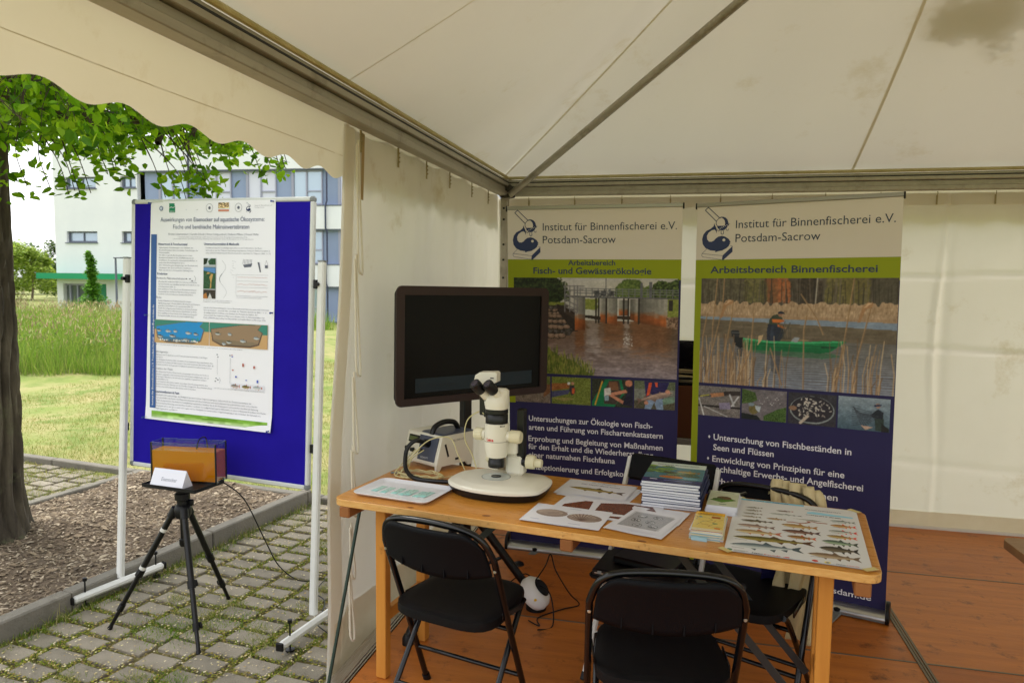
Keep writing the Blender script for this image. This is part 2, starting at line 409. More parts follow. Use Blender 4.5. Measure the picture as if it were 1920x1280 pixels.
M_LAWN = mat('lawn_ground', S(122, 136, 60), rough=.95, col2=S(158, 150, 98), scale=1.3, contrast=.35, dirt=S(104, 124, 46), dscale=2.2, dlo=.48, dhi=.62, bump=.5, bscale=60)
tag(obj('ground', g, M_LAWN), kind='structure')

GRASS_T = ([(-.5, 0, 0), (.5, 0, 0), (-.35, .0, .5), (.35, .0, .5), (0, .12, 1)], [(0, 1, 3), (0, 3, 2), (2, 3, 4)])
M_BLADE = mat('short_grass', island=[S(96, 122, 40), S(128, 142, 58), S(164, 160, 94), S(192, 180, 126), S(110, 134, 46)], rough=.7, transl=.35)
M_TALL = mat('tall_grass', island=[S(88, 132, 34), S(120, 160, 44), S(146, 176, 58), S(176, 184, 92), S(100, 146, 38), S(136, 132, 80), S(74, 118, 30)], rough=.7, transl=.4)
M_WEED = mat('weed_green', island=[S(84, 122, 30), S(116, 150, 42), S(150, 166, 62), S(72, 106, 28)], rough=.7, transl=.35)
M_STRAW = mat('dry_flakes', island=[S(196, 180, 128), S(214, 202, 150), S(166, 140, 84), S(222, 212, 180), S(140, 112, 60)], rough=.85)
M_MOSS = mat('moss', island=[S(124, 130, 40), S(150, 146, 52), S(104, 112, 34), S(134, 116, 60), S(160, 140, 70)], rough=.95)
# lawn blades
n = 90000
x = RNG.uniform(-9.5, -1.6, n); y = 5.0+RNG.random(n)**1.5*9
kp = ((x-P0.x)*E2.x+(y-P0.y)*E2.y > 2.56) & (x < -1.55) & (np.sin(x*2.3+np.sin(y*1.7)*2)*np.sin(y*2.9+1)+RNG.normal(0, .5, n) > -.55)
x, y = x[kp], y[kp]; n = len(x)
P = np.stack([x, y, np.array([hgt(a, b) for a, b in zip(x, y)])-.004], -1)
hh = RNG.uniform(.015, .05, n)*(1+.5*np.sin(x*3)*np.sin(y*2.2)); sc = np.stack([.004+.0006*(y-5), hh*1.5, hh], -1)
V, F = scatter(*GRASS_T, P, RNG.uniform(0, 2*PI, n), RNG.uniform(0, .7, n), RNG.uniform(0, 2*PI, n), sc)
tag(npmesh('lawn_grass', V, F, M_BLADE), 'short mown lawn with straw patches beyond the kerb', 'grass', kind='stuff')
# tall meadow
n = 60000
y = 9.9+RNG.random(n)**1.4*17; x = RNG.uniform(-1, 0, n)*(7+(y-9.9)*.75)-8.9-(y-9.9)*.28
kp = x > -1.5*y; x, y = x[kp], y[kp]; n = len(x)
edge = 9.9+.35*np.sin(x*1.9)+.25*np.sin(x*4.3+1)+(x+10.5)*.35*(x > -10.5)
P = np.stack([x, np.maximum(y, edge), np.array([hgt(a, b) for a, b in zip(x, y)])-.01], -1)
P[:, 1] += RNG.uniform(0, .3, n)
clump = .72+.30*np.sin(x*1.3+np.sin(y*.9)*2)*np.sin(y*1.1+.5)+.22*np.sin(x*4.1+y*2.3)*np.sin(y*3.7+x)
hh = RNG.uniform(.35, .85, n)*clump*np.clip(.55+(P[:, 1]-edge)*.5, .5, 1.15); sc = np.stack([.006+.0009*(P[:, 1]-9), hh*1.6, hh], -1)
V, F = scatter(*GRASS_T, P, RNG.uniform(0, 2*PI, n), RNG.uniform(0, .5, n), RNG.uniform(0, 2*PI, n), sc)
tag(npmesh('meadow_grass', V, F, M_TALL), 'tall unmown meadow grass in front of the white building', 'grass', kind='stuff')
wx_ = RNG.uniform(-13.5, -8.2, 60); wy_ = 10.5+RNG.random(60)*5; k = 60*90
P = np.stack([np.repeat(wx_, 90)+RNG.normal(0, .13, k), np.repeat(wy_, 90)+RNG.normal(0, .13, k), 0*np.repeat(wx_, 90)], -1); P[:, 2] = [hgt(a_, b_)+abs(RNG.normal(.3, .17)) for a_, b_ in P[:, :2]]
V, F = scatter([(0, 0, 0), (-.4, .5, .08), (.4, .5, .08), (0, 1, 0)], [(0, 2, 1), (1, 2, 3)], P, RNG.uniform(0, 6.28, k), RNG.uniform(-1, 1, k), RNG.uniform(0, 6.28, k), RNG.uniform(.04, .09, (k, 1))*np.array([[.6, 1, 1.]]))
tag(npmesh('meadow_weeds', V, F, M_WEED), 'leafy green weeds growing in clumps in the tall meadow', 'weeds', kind='stuff')
# seed heads and weeds in the meadow
n = 5200
y = 10.3+RNG.random(n)*10; x = RNG.uniform(-1, 0, n)*(7+(y-9.9)*.75)-8.9-(y-9.9)*.28; P = np.stack([x, y+.4, np.array([hgt(a, b) for a, b in zip(x, y)])+RNG.uniform(.35, .8, n)], -1)
V, F = scatter([(-.5, 0, 0), (.5, 0, 0), (0, .5, .1), (0, 0, 1)], [(0, 1, 3), (1, 2, 3), (2, 0, 3)], P, RNG.uniform(0, 6.28, n), RNG.uniform(0, .8, n), RNG.uniform(0, 6.28, n), np.stack([RNG.uniform(.012, .03, n), RNG.uniform(.012, .03, n), RNG.uniform(.05, .13, n)], -1))
tag(npmesh('seed_heads', V, F, mat('seed_head', island=[S(150, 120, 90), S(176, 160, 110), S(120, 96, 70), S(188, 190, 130)], rough=.8)), 'brown seed heads standing among the tall meadow grass', 'grass', kind='stuff')
# far path
g = G(); g.add([(-16, 25.5, -.52), (10, 27.0, -.52), (10, 30, -.62), (-16, 28.5, -.62)], [(0, 1, 2, 3)])
tag(obj('path', g, mat('far_asphalt', S(150, 150, 150), rough=.9)), kind='structure')

# ---- stone paving
M_STONE = mat('paving_concrete', S(142, 134, 118), rough=.9, col2=S(120, 113, 99), scale=9, contrast=.6, bump=.55, bscale=130, dirt=S(84, 80, 56), dscale=6, dlo=.57, dhi=.75)
M_STONE2 = mat('paving_concrete_pale', S(156, 147, 130), rough=.9, col2=S(130, 122, 107), scale=7, contrast=.6, bump=.55, bscale=110, dirt=S(104, 90, 66), dscale=5, dlo=.57, dhi=.75)
pav = obj('pavement', FG().add([K(-.02, -3.2, -.19), K(4.2, -3.2, -.19), K(4.2, 2.46, -.19), K(-.02, 2.46, -.19), K(-4.2, -2.5, -.19), K(-1.86, -2.5, -.19), K(-1.86, 2.46, -.19), K(-4.2, 2.46, -.19)], [(0, 1, 2, 3), (4, 5, 6, 7)]),
          mat('joint_soil', S(112, 98, 62), rough=1, col2=S(92, 96, 40), scale=14, contrast=.5, bump=.8, bscale=90, dirt=S(150, 134, 92), dscale=30, dlo=.5, dhi=.62))
tag(pav, kind='structure')
smesh = []
for k in range(5):
    gg = G(); gg.box((0, 0, -.03), (.192+.008*random.uniform(-1, 1), .104+.006*random.uniform(-1, 1), .06), None, .0045)
    o = obj('paving_stone', gg, M_STONE if k % 2 else M_STONE2, smooth=False); smesh.append(o.data); bpy.data.objects.remove(o)
stones = []
def lay(a0, a1, b0, b1, most):
    cnt = 0; col = 0; a = a0
    while a < a1:
        b = b0+(0.067 if col % 2 else 0)
        while b < b1:
            if cnt < most:
                o = bpy.data.objects.new('paving_stone', random.choice(smesh)); COL.objects.link(o); o.parent = pav
                p = K(a+.1+random.uniform(-.006, .006), b+.055+random.uniform(-.006, .006), -.17+random.uniform(-.004, .003))
                o.location = p; o.rotation_euler = (random.uniform(-.02, .02), random.uniform(-.02, .02), math.atan2(-.1381, .9904)+random.uniform(-.035, .035)+(PI if random.random() < .5 else 0))
                stones.append((o.location.x, o.location.y)); cnt += 1
            b += .134
        a += .226; col += 1
    return cnt
c1 = lay(.03, 1.95, -.62, 2.38, 230)
lay(-3.45, -1.95, 1.25, 2.38, 298-c1)
# moss and weeds in the joints
def joint_points(n, a0, a1, b0, b1):
    a = RNG.uniform(a0, a1, n); b = RNG.uniform(b0, b1, n)
    ca = np.mod(a-.03, .226); col = np.floor((a-.03)/.226).astype(int); cb = np.mod(b-b0_-np.where(col % 2 == 1, .067, 0), .134)
    return a, b, ((ca > .192) | (ca < .012) | (cb > .106) | (cb < .006))
b0_ = -.62
def patch(a, b): return np.sin(a*5.1+np.sin(b*3.3)*1.7)*np.sin(b*4.7+1.1*np.sin(a*4))
n = 60000; a, b, m = joint_points(n, -.02, 1.95, -.62, 2.42); pt = patch(a, b)
moss = m & (pt+RNG.normal(0, .35, n) > -.25)
def pos(a, b, z): return np.stack([P0.x+E1.x*a+E2.x*b, P0.y+E1.y*a+E2.y*b, np.full(len(a), z)], -1)
FL = ([(-.5, -.3, 0), (.5, -.4, .1), (.4, .5, 0), (-.4, .4, .2)], [(0, 1, 2), (0, 2, 3)])
am, bm_ = a[moss], b[moss]; k = len(am)
V, F = scatter(*FL, pos(am, bm_, -.172)+RNG.normal(0, .002, (k, 3)), RNG.uniform(0, 6.28, k), RNG.uniform(-.5, .5, k), RNG.uniform(0, 6.28, k), RNG.uniform(.005, .013, (k, 1))*np.array([[1, 1, 1.]]))
tag(npmesh('joint_moss', V, F, M_MOSS), 'olive moss filling the joints of the stone paving', 'moss', kind='stuff')
w = m & (pt+RNG.normal(0, .2, n) > .3)
a2 = np.concatenate([a[w], RNG.normal(.62, .13, 1500), RNG.normal(.85, .1, 700), RNG.uniform(-.02, .1, 1500), RNG.normal(1.0, .06, 500), RNG.normal(.3, .1, 700)])
b2 = np.concatenate([b[w], RNG.normal(.42, .07, 1500), RNG.normal(.62, .08, 700), RNG.uniform(-.6, 2.42, 1500), RNG.normal(.06, .05, 500), RNG.normal(-.35, .09, 700)])
k = len(a2); hh = RNG.uniform(.008, .03, k)*np.where((a2 < .1) & (a2 > -.02), 1.7, 1)
V, F = scatter(*GRASS_T, pos(a2, b2, -.178), RNG.uniform(0, 6.28, k), RNG.uniform(.1, 1.0, k), RNG.uniform(0, 6.28, k), np.stack([RNG.uniform(.002, .0045, k), hh*1.4, hh], -1))
tag(npmesh('joint_weeds', V, F, M_WEED), 'green weeds and grass sprouting between the paving stones', 'weeds', kind='stuff')
k = 9000; a3 = RNG.uniform(-.1, 1.95, k); b3 = RNG.uniform(-.62, 2.42, k); j = joint_points(k, -.02, 1.95, -.62, 2.42)
a3 = np.where(RNG.random(k) < .68, j[0], a3); b3 = np.where(RNG.random(k) < .68, j[1], b3)
kk = (j[2] | (RNG.random(k) < .3)); a3, b3 = a3[kk], b3[kk]; k = len(a3)
V, F = scatter(*FL, pos(a3, b3, -.1645)+RNG.uniform(0, .004, (k, 1))*np.array([[0, 0, 1.]]), RNG.uniform(0, 6.28, k), RNG.uniform(-.4, .4, k), RNG.uniform(0, 6.28, k), RNG.uniform(.005, .013, (k, 1))*np.array([[1, .8, 1.]]))
tag(npmesh('fallen_petals', V, F, M_STRAW), 'dry pale petals and leaf bits scattered over the paving', 'debris', kind='stuff')
n = 26000; a, b = RNG.uniform(-3.7, -1.9, n), RNG.uniform(.8, 2.42, n); kp = np.sin(a*6)*np.sin(b*7)+RNG.normal(0, .5, n) > -.1; a, b = a[kp], b[kp]; k = len(a)
hh = RNG.uniform(.015, .04, k); V, F = scatter(*GRASS_T, pos(a, b, -.18), RNG.uniform(0, 6.28, k), RNG.uniform(.1, .9, k), RNG.uniform(0, 6.28, k), np.stack([np.full(k, .004), hh, hh], -1))
tag(npmesh('overgrown_grass', V, F, M_BLADE), 'grass growing over the old paving behind the mulch bed', 'grass', kind='stuff')

tu = [(random.uniform(.0, 1.9), random.uniform(-.5, 2.3)) for _ in range(34)]
a4 = np.concatenate([RNG.normal(i, .035, 120) for i, j in tu]); b4 = np.concatenate([RNG.normal(j, .03, 120) for i, j in tu]); k = len(a4); hh = RNG.uniform(.02, .055, k)
V, F = scatter(*GRASS_T, pos(a4, b4, -.176), RNG.uniform(0, 6.28, k), RNG.uniform(.3, 1.2, k), RNG.uniform(0, 6.28, k), np.stack([np.full(k, .0026), hh*1.6, hh], -1))
tag(npmesh('dry_tufts', V, F, M_BLADE), 'small half dry grass tufts dotted over the stone paving', 'grass', kind='stuff')
# ---- kerbs: one block after another
M_KERB = mat('kerb_concrete', S(134, 128, 116), rough=.9, col2=S(110, 106, 98), scale=5, contrast=.7, bump=.5, bscale=90, dirt=S(86, 80, 66), dscale=3, dlo=.55, dhi=.75)
def kerb(name, p, q, w, top, bot, L=1.0, off=0.0):
    root = bpy.data.objects.new(name, None); COL.objects.link(root); root['kind'] = 'structure'
    p = Vector(p); q = Vector(q); d = (q-p).normalized(); t = -off; T = (q-p).length
    while t < T:
        a, b = max(0, t)+.003, min(T, t+L)-.003
        if b > a: obj('kerb_stone', G().beam(p+d*a+Vector((0, 0, (top+bot)/2+random.uniform(-.003, .003))), p+d*b+Vector((0, 0, (top+bot)/2+random.uniform(-.003, .003))), w, top-bot, bv=.008), M_KERB, root, smooth=False)
        t += L
kerb('kerb', K(-.045, -3, 0), K(-.045, 2.44, 0), .085, -.065, -.25, 1.0, .62)
kerb('kerb', K(-1.81, -1.5, 0), K(-1.81, 2.44, 0), .08, -.10, -.25, 1.0, .3)
kerb('kerb', K(-6.5, 2.49, 0), K(3.2, 2.49, 0), .08, -.125, -.3, 1.0, .45)

# ---- planting bed with bark mulch
g = G(); g.flat = True
def bedz(a, b): return -.115+.014*math.sin(a*7+b*3)+.010*math.sin(b*9-a*4)+.05*math.exp(-((a+1.0)**2+(b-1.12)**2)/.12)
g.grid(lambda u, v: K(-1.77+1.69*u, -2.2+4.65*v, bedz(-1.77+1.69*u, -2.2+4.65*v)), 40, 100)
tag(obj('planting_bed', g, mat('bed_soil', S(120, 104, 86), rough=1, col2=S(88, 74, 60), scale=24, contrast=.6, bump=1.0, bscale=110)), kind='structure')
n = 15000; a = RNG.uniform(-1.76, -.1, n); b = RNG.uniform(-1.0, 2.42, n)
P = pos(a, b, 0); P[:, 2] = [bedz(i, j)+.002+random.random()*.008 for i, j in zip(a, b)]
CH = ([(-.5, -.5, 0), (.5, -.35, .1), (.6, .3, 0), (-.4, .5, .15), (0, 0, .55)], [(0, 1, 4), (1, 2, 4), (2, 3, 4), (3, 0, 4)])
s_ = RNG.uniform(.006, .02, n)*np.where(RNG.random(n) < .06, 1.8, 1)
V, F = scatter(*CH, P, RNG.uniform(0, 6.28, n), RNG.uniform(-.6, .6, n), RNG.uniform(0, 6.28, n), np.stack([s_*1.7, s_*.75, s_*.7], -1))
tag(npmesh('bark_mulch', V, F, mat('bark_chip', island=[S(128, 112, 92), S(98, 84, 68), S(158, 140, 116), S(116, 100, 82), S(196, 180, 156), S(84, 70, 56), S(140, 122, 100)], rough=.95)), 'brown bark mulch covering the planting bed under the tree', 'mulch', kind='stuff')
n = 900; a = RNG.uniform(-.06, .05, n); b = RNG.uniform(-2, 2.42, n); hh = RNG.uniform(.03, .11, n)*(.5+.5*np.sin(b*5)**2)
V, F = scatter(*GRASS_T, pos(a+.05, b, -.18), RNG.uniform(0, 6.28, n), RNG.uniform(.1, .7, n), RNG.uniform(0, 6.28, n), np.stack([np.full(n, .0035), hh*1.8, hh], -1))
tag(npmesh('kerb_grass', V, F, M_BLADE), 'long thin grass along the foot of the kerb', 'grass', kind='stuff')

# ------------------------------------------------------------------ building far behind
BD = Vector((17.28, .95, 0)).normalized(); BM = Matrix.Translation((-36.808, 36.594, 0)) @ Matrix.Rotation(math.atan2(BD.y, BD.x), 4, 'Z')
bld = thing('office_building', 'white office building with grey blue window bands beyond the meadow', 'building', M=BM)
M_WR = mat('white_render', S(226, 228, 230), rough=.85, col2=S(216, 219, 223), scale=.5, contrast=.5, bump=.15, bscale=60)
M_BL = mat('blue_grey_cladding', S(140, 154, 184), rough=.6, col2=S(130, 145, 176), scale=.4)
M_FR = mat('window_frame_grey', S(92, 98, 112), rough=.5); M_FRL = mat('window_frame_light', S(150, 152, 170), rough=.5)
M_PANE = mat('window_glass', S(168, 184, 198), rough=.08, spec=.9, metal=.35)
M_BLIND = mat('white_blind', S(206, 208, 224), rough=.6)
BH = 9.6; BL = 42.0
wins = [(.78, 3.55, 2.85, 4.22), (4.5, 3.55, 5.5, 4.2), (.82, 6.72, 2.9, 7.42), (4.52, 6.72, 5.52, 7.38)]
bands = [(5.6, 5.62, 7.7), (5.6, 2.34, 4.35), (5.6, -.9, 1.14)]
# front wall built round its openings
g = G()
def wl(x0, z0, x1, z1, y=.15, d=.3): g.box(((x0+x1)/2, y, (z0+z1)/2), (x1-x0, d, z1-z0))
zs = [-1.3, 1.35, 3.55, 4.22, 6.72, 7.42, BH]
wl(0, 1.55, .8, BH); wl(2.87, 1.55, 4.5, BH); wl(5.52, 1.55, 5.6, BH)
for x0, x1 in ((.8, 2.87), (4.5, 5.52)):
    wl(x0, 1.55, x1, 3.55); wl(x0, 4.21, x1, 6.72); wl(x0, 7.4, x1, BH)
wl(5.6, 7.7, BL, BH); wl(5.6, 4.35, BL, 5.62); wl(5.6, 1.14, BL, 2.34); wl(5.6, -1.6, BL, -.9)
wl(0, -1.3, .42, 1.55); wl(3.35, -1.3, 5.6, 1.55); wl(.42, 1.1, 3.35, 1.55)
g.box((.15, 8, 4), (.3, 15.6, 11.2)); g.box((BL-.15, 8, 4), (.3, 15.6, 11.2)); g.box((BL/2, 15.9, 4), (BL, .3, 11.2))
obj('wall', g, M_WR, bld, smooth=False)
obj('roof', G().box((BL/2, 8, BH-.1), (BL-.6, 15.4, .15)), mat('flat_roof', S(120, 120, 120), rough=.9), bld, smooth=False)
for x0, z0, x1, z1 in wins:
    w = obj('window', G().box(((x0+x1)/2, .2, z0+.05), (x1-x0, .08, .1)).box(((x0+x1)/2, .2, z1-.05), (x1-x0, .08, .1)).box((x0+.06, .2, (z0+z1)/2), (.12, .08, z1-z0-.2)).box((x1-.05, .2, (z0+z1)/2), (.1, .08, z1-z0-.2)).box(((x0+x1)/2, .2, (z0+z1)/2), (.06, .06, z1-z0-.2)), M_FR, bld, smooth=False)
    obj('pane', G().box(((x0+x1)/2, .24, (z0+z1)/2), (x1-x0-.04, .02, z1-z0-.04)), M_PANE, w, smooth=False)
    obj('sill', G().box(((x0+x1)/2, -.03, z0-.025), (x1-x0+.1, .12, .05)), M_FR, w, smooth=False)
for bi, (x0, z0, z1) in enumerate(bands):
    g = G(); g.box(((x0+BL-.6)/2+.3, .33, (z0+z1)/2), (BL-x0-.6, .06, z1-z0+.2)); obj('cladding_band', g, M_BL, bld, smooth=False)
    obj('band_trim', G().box(((x0+BL)/2, .04, z1-.035), (BL-x0, .05, .07)).box(((x0+BL)/2, .0, z0+.03), (BL-x0, .06, .06)), M_FR, bld, smooth=False)
    k = 0; xw = 6.9
    while xw < BL-4:
        f = obj('window', G().box((xw, .25, (z0+z1)/2), (.14, .1, z1-z0-.14)).box((xw+.84, .25, (z0+z1)/2), (.09, .08, z1-z0-.14)).box((xw+1.75, .25, (z0+z1)/2), (.06, .08, z1-z0-.14)).box((xw+1.29, .25, z0+.85), (.86, .08, .07)).box((xw+.9, .25, z0+.12), (1.7, .08, .1)).box((xw+.9, .25, z1-.12), (1.7, .08, .08)), M_FRL, bld, smooth=False)
        obj('pane', G().box((xw+.43, .29, (z0+z1)/2), (.72, .02, z1-z0-.3)).box((xw+1.29, .29, (z0+z1)/2), (.84, .02, z1-z0-.3)), M_BLIND if k % 3 else M_PANE, f, smooth=False)
        xw += 2.78; k += 1
for xp in (8.95, 17.4, 29.0):
    obj('downpipe', G().tube([(xp, -.06, 9.4), (xp, -.06, 5.9), (xp-.06, -.12, 5.6), (xp-.06, -.12, 4.4), (xp, -.06, 4.2), (xp, -.06, 2.5), (xp-.05, -.12, 2.3), (xp-.05, -.12, 1.3), (xp, -.06, 1.1), (xp, -.06, -1.2)], .05, 8), mat('dark_pipe', S(52, 58, 82), rough=.5), bld)
obj('canopy', G().box((2.85, -.55, 1.55), (6.3, 1.3, .34)), mat('green_canopy', S(14, 142, 92), rough=.5), bld, smooth=False)
w = obj('window', G().box((.75, .2, -.1), (.08, .1, 2.4)).box((1.25, .2, -.1), (.07, .1, 2.4)).box((1.95, .2, -.1), (.1, .1, 2.4)).box((1.2, .2, 1.05), (1.5, .1, .1)), M_FRL, bld, smooth=False)
obj('pane', G().box((1.2, .26, -.1), (1.5, .02, 2.4)), mat('dark_glass', S(96, 104, 104), rough=.08, spec=.9), w, smooth=False)
d = obj('door', G().box((2.7, .22, -.1), (1.2, .08, 2.4), None, .02), mat('green_door', S(10, 120, 78), rough=.45), bld, smooth=False)
obj('handle', G().tube([(2.25, .15, -.2), (2.25, .12, .1)], .02, 8), M_FR, d)

# ---- street lamp, young tree, shrubs and trees behind
lp = thing('street_lamp', 'thin dark street lamp in front of the white building', 'lamp', (-27.25, 30.6, -.85))
obj('pole', G().tube([(0, 0, 0), (0, 0, 3.3)], [.06, .045], 10), M_FR, lp); obj('lamp_head', G().box((.16, 0, 3.33), (.5, .16, .06), None, .02), M_FR, lp)
LEAF_T = ([(0, 0, 0), (-.32, .3, .05), (.32, .3, .05), (-.26, .68, .02), (.26, .68, .02), (0, 1.05, -.08), (0, .35, -.04), (0, .68, -.04)],
          [(0, 6, 1), (0, 2, 6), (1, 6, 7), (1, 7, 3), (6, 2, 4), (6, 4, 7), (3, 7, 5), (7, 4, 5)])
QUAD_T = ([(0, 0, 0), (-.4, .5, .08), (.4, .5, .08), (0, 1, 0)], [(0, 2, 1), (1, 2, 3)])
def leafmat(n, cols, tr=.45): return mat(n, island=cols, rough=.5, spec=.35, transl=tr)
M_FAR = leafmat('far_foliage', [S(150, 176, 66), S(172, 194, 80), S(120, 148, 56), S(190, 204, 110), S(136, 164, 60)], .5)
M_FARD = leafmat('far_foliage_dark', [S(84, 112, 58), S(104, 130, 60), S(70, 96, 50), S(124, 140, 76)])
M_TRUNKF = mat('far_trunk', S(96, 84, 68), rough=.9)
def far_tree(name, label, cat, x, y, z0, h, r, n, m, lf, group=None, shape=1.0, trunk=.12):
    t = thing(name, label, cat, (x, y, z0), 0, group)
    obj('trunk', G().tube([(0, 0, 0), (.05*h, 0, h*.3), (0, .02*h, h*.75)], [trunk, trunk*.7, trunk*.25], 8), M_TRUNKF, t)
    nc = 26; cs = []
    for i in range(nc):
        u = random.uniform(.18, 1); rr = r*math.sqrt(random.random())*(math.sin(PI*min(1, u**shape*.93+.03))**.6); a = random.uniform(0, 6.28)
        cs.append((rr*math.cos(a), rr*math.sin(a), u*h, random.uniform(.18, .4)*r))
    C = np.array(cs); idx = RNG.integers(0, nc, n); dd = RNG.normal(0, 1, (n, 3)); dd /= np.linalg.norm(dd, axis=1)[:, None]
    P = C[idx, :3]+dd*(C[idx, 3:4]*RNG.random((n, 1))**.4)
    V, F = scatter(*QUAD_T, P, RNG.uniform(0, 6.28, n), RNG.uniform(-1, 1, n), RNG.uniform(0, 6.28, n), RNG.uniform(.7, 1.3, (n, 1))*np.array([[lf, lf, lf]]))
    npmesh('crown', V, F, m, t); return t
t = thing('young_tree', 'slim young conical tree in front of the green canopy', 'tree', (-23.7, 25.3, -.55))
obj('trunk', G().tube([(0, 0, 0), (.02, 0, 1.6), (-.1, 0, 3.1)], [.04, .03, .008], 8), M_TRUNKF, t)
n = 3600; u = RNG.random(n); zz = .55+u*2.55; rad = np.interp(zz, [.55, .9, 1.5, 2.0, 2.4, 3.1], [.5, .72, .42, .20, .24, .10])*RNG.uniform(.5, 1.15, n)*(.85+.25*np.sin(zz*11+2)); an = RNG.uniform(0, 6.28, n); rr = rad*np.sqrt(RNG.random(n))
cx = np.interp(zz, [.5, 2, 2.6, 3.1], [0, 0, -.02, -.14])
V, F = scatter(*QUAD_T, np.stack([rr*np.cos(an)+cx, rr*np.sin(an), zz], -1), RNG.uniform(0, 6.28, n), RNG.uniform(-.9, .9, n), RNG.uniform(0, 6.28, n), RNG.uniform(.08, .15, (n, 1))*np.ones((1, 3)))
npmesh('crown', V, F, leafmat('young_leaves', [S(96, 150, 44), S(122, 172, 56), S(72, 120, 36)]), t)
far_tree('bushy_tree', 'yellow green bushy tree at the far left edge beside the trunk', 'tree', -66.3, 60, -1, 5.4, 2.6, 5200, M_FAR, .28)
far_tree('bushy_tree', 'pale green bushy tree close to the left corner of the building', 'tree', -62.4, 59, -1, 5.2, 2.5, 5200, M_FAR, .28)
far_tree('bushy_tree', 'darker bushy tree between the two pale far bushy trees', 'tree', -66.0, 66, -1, 5.9, 2.4, 4200, M_FARD, .3)
far_tree('broad_tree', 'dull green tree on the horizon far left', 'tree', -84, 78, -1, 6.0, 4.5, 4200, M_FARD, .4)
far_tree('shrub', 'olive brown shrub at the edge of the meadow left of the building', 'shrub', -35.2, 31.5, -.9, 2.0, 1.1, 4200, leafmat('olive_leaves', [S(142, 140, 84), S(118, 124, 70), S(160, 150, 104)]), .12)
far_tree('shrub', 'light green shrub left of the white building behind the meadow', 'shrub', -38.6, 33.5, -.9, 2.6, 1.5, 4800, M_FAR, .14)

# ------------------------------------------------------------------ the near tree
TX, TY = -4.33, 3.70
tree = thing('lime_tree', 'tree with furrowed trunk in the mulch bed, its leaves hanging below the valance', 'tree', (TX, TY, -.12))
M_BARK = mat('furrowed_bark', S(98, 90, 74), rough=.95, col2=S(46, 40, 33), scale=13, stretch=(1, 1, .14), contrast=.45, bump=1.0, bscale=26, bstretch=(1, 1, .14), dirt=S(104, 108, 78), dscale=3, dlo=.56, dhi=.72)
g = G()
NT, NH = 64, 90
def trunk_r(z, a):
    r = .165+.075*math.exp(-z/.13)+.02*math.exp(-z/.8)-.008*z
    r += .035*math.exp(-z/.18)*math.sin(a*5+1)
    fur = math.sin(a*17+2.2*math.sin(z*3.1)+1.3*math.sin(z*7+a*2)); fur = abs(fur)**.6*(1 if fur > 0 else -1)
    return r+.022*fur+.005*math.sin(a*31+z*13)
vs = []; fs = []
for j in range(NH+1):
    z = -.05+3.3*j/NH
    for i in range(NT):
        a = 2*PI*i/NT; r = trunk_r(max(0, z), a); vs.append((r*math.cos(a)+.01*math.sin(z*2)+.022*z, r*math.sin(a), z))
for j in range(NH):
    for i in range(NT): fs.append((j*NT+i, j*NT+(i+1) % NT, (j+1)*NT+(i+1) % NT, (j+1)*NT+i))
g.add(vs, fs); obj('trunk', g, M_BARK, tree, ang=80)
random.seed(21)
tips = []; tw = G(); limbs = G()
def grow(p, d, L, r, lev):
    k = 5; pts = [p]; rs = [r]; q = Vector(p); dd = Vector(d)
    for i in range(k):
        dd = (dd+Vector((random.uniform(-.22, .22), random.uniform(-.22, .22), random.uniform(-.2, .12)-.05*lev))).normalized(); q = q+dd*L/k; pts.append(q.copy()); rs.append(r*(1-.75*(i+1)/k))
        if lev < 3 and i >= 1:
            for _ in range(2 if lev else 2):
                s = Vector((random.uniform(-1, 1), random.uniform(-1, 1), random.uniform(-.6, .4))); grow(q.copy(), (dd*.8+s*.8).normalized(), L*random.uniform(.4, .6), rs[-1]*.7, lev+1)
    if lev:
        q_ = [p_ for p_ in pts if p_.z-.12 > 1.74+.155*((p_.x+TX)*(-.2272)+(p_.y+TY)*.9739)]
        if len(q_) < len(pts): pts = pts[:max(2, next((i for i, p_ in enumerate(pts) if p_ not in q_), len(pts)))]; rs = rs[:len(pts)]
        if pts[0].z-.12 < 1.70+.155*((pts[0].x+TX)*(-.2272)+(pts[0].y+TY)*.9739): return
    (limbs if lev == 0 else tw).tube(pts, rs, 7 if lev == 0 else 4, cap=False)
    if lev >= 2:
        for p_ in pts[1:]: tips.append(p_.copy())
for az, el, L, z in ((-12, 18, 1.9, 2.7), (18, 12, 2.0, 2.75), (-38, 18, 1.7, 2.9), (48, 18, 1.9, 2.7), (85, 30, 1.7, 2.8), (140, 30, 1.7, 2.9), (195, 25, 1.6, 3.0), (250, 25, 1.6, 3.0), (300, 20, 1.8, 3.0), (5, 50, 1.9, 3.0), (160, 60, 1.9, 3.1), (270, 60, 1.8, 3.1), (75, 65, 2.0, 3.15)):
    a, e = math.radians(az), math.radians(el); grow(Vector((0, 0, z)), Vector((math.cos(a)*math.cos(e), math.sin(a)*math.cos(e), math.sin(e))), L, .06, 0)
obj('limbs', limbs, M_BARK, tree); tag(obj('twigs', tw, mat('twig_bark', S(74, 62, 48), rough=.9), tree, smooth=False), kind='stuff')
M_LEAF = leafmat('lime_leaf', [S(112, 160, 18), S(142, 188, 22), S(74, 122, 18), S(176, 210, 44), S(122, 172, 20), S(50, 92, 18), S(156, 198, 30)], .65)
T_ = np.array([tuple(p) for p in tips])
n = 30000; P = T_[RNG.integers(0, len(T_), n)]+RNG.normal(0, .10, (n, 3))
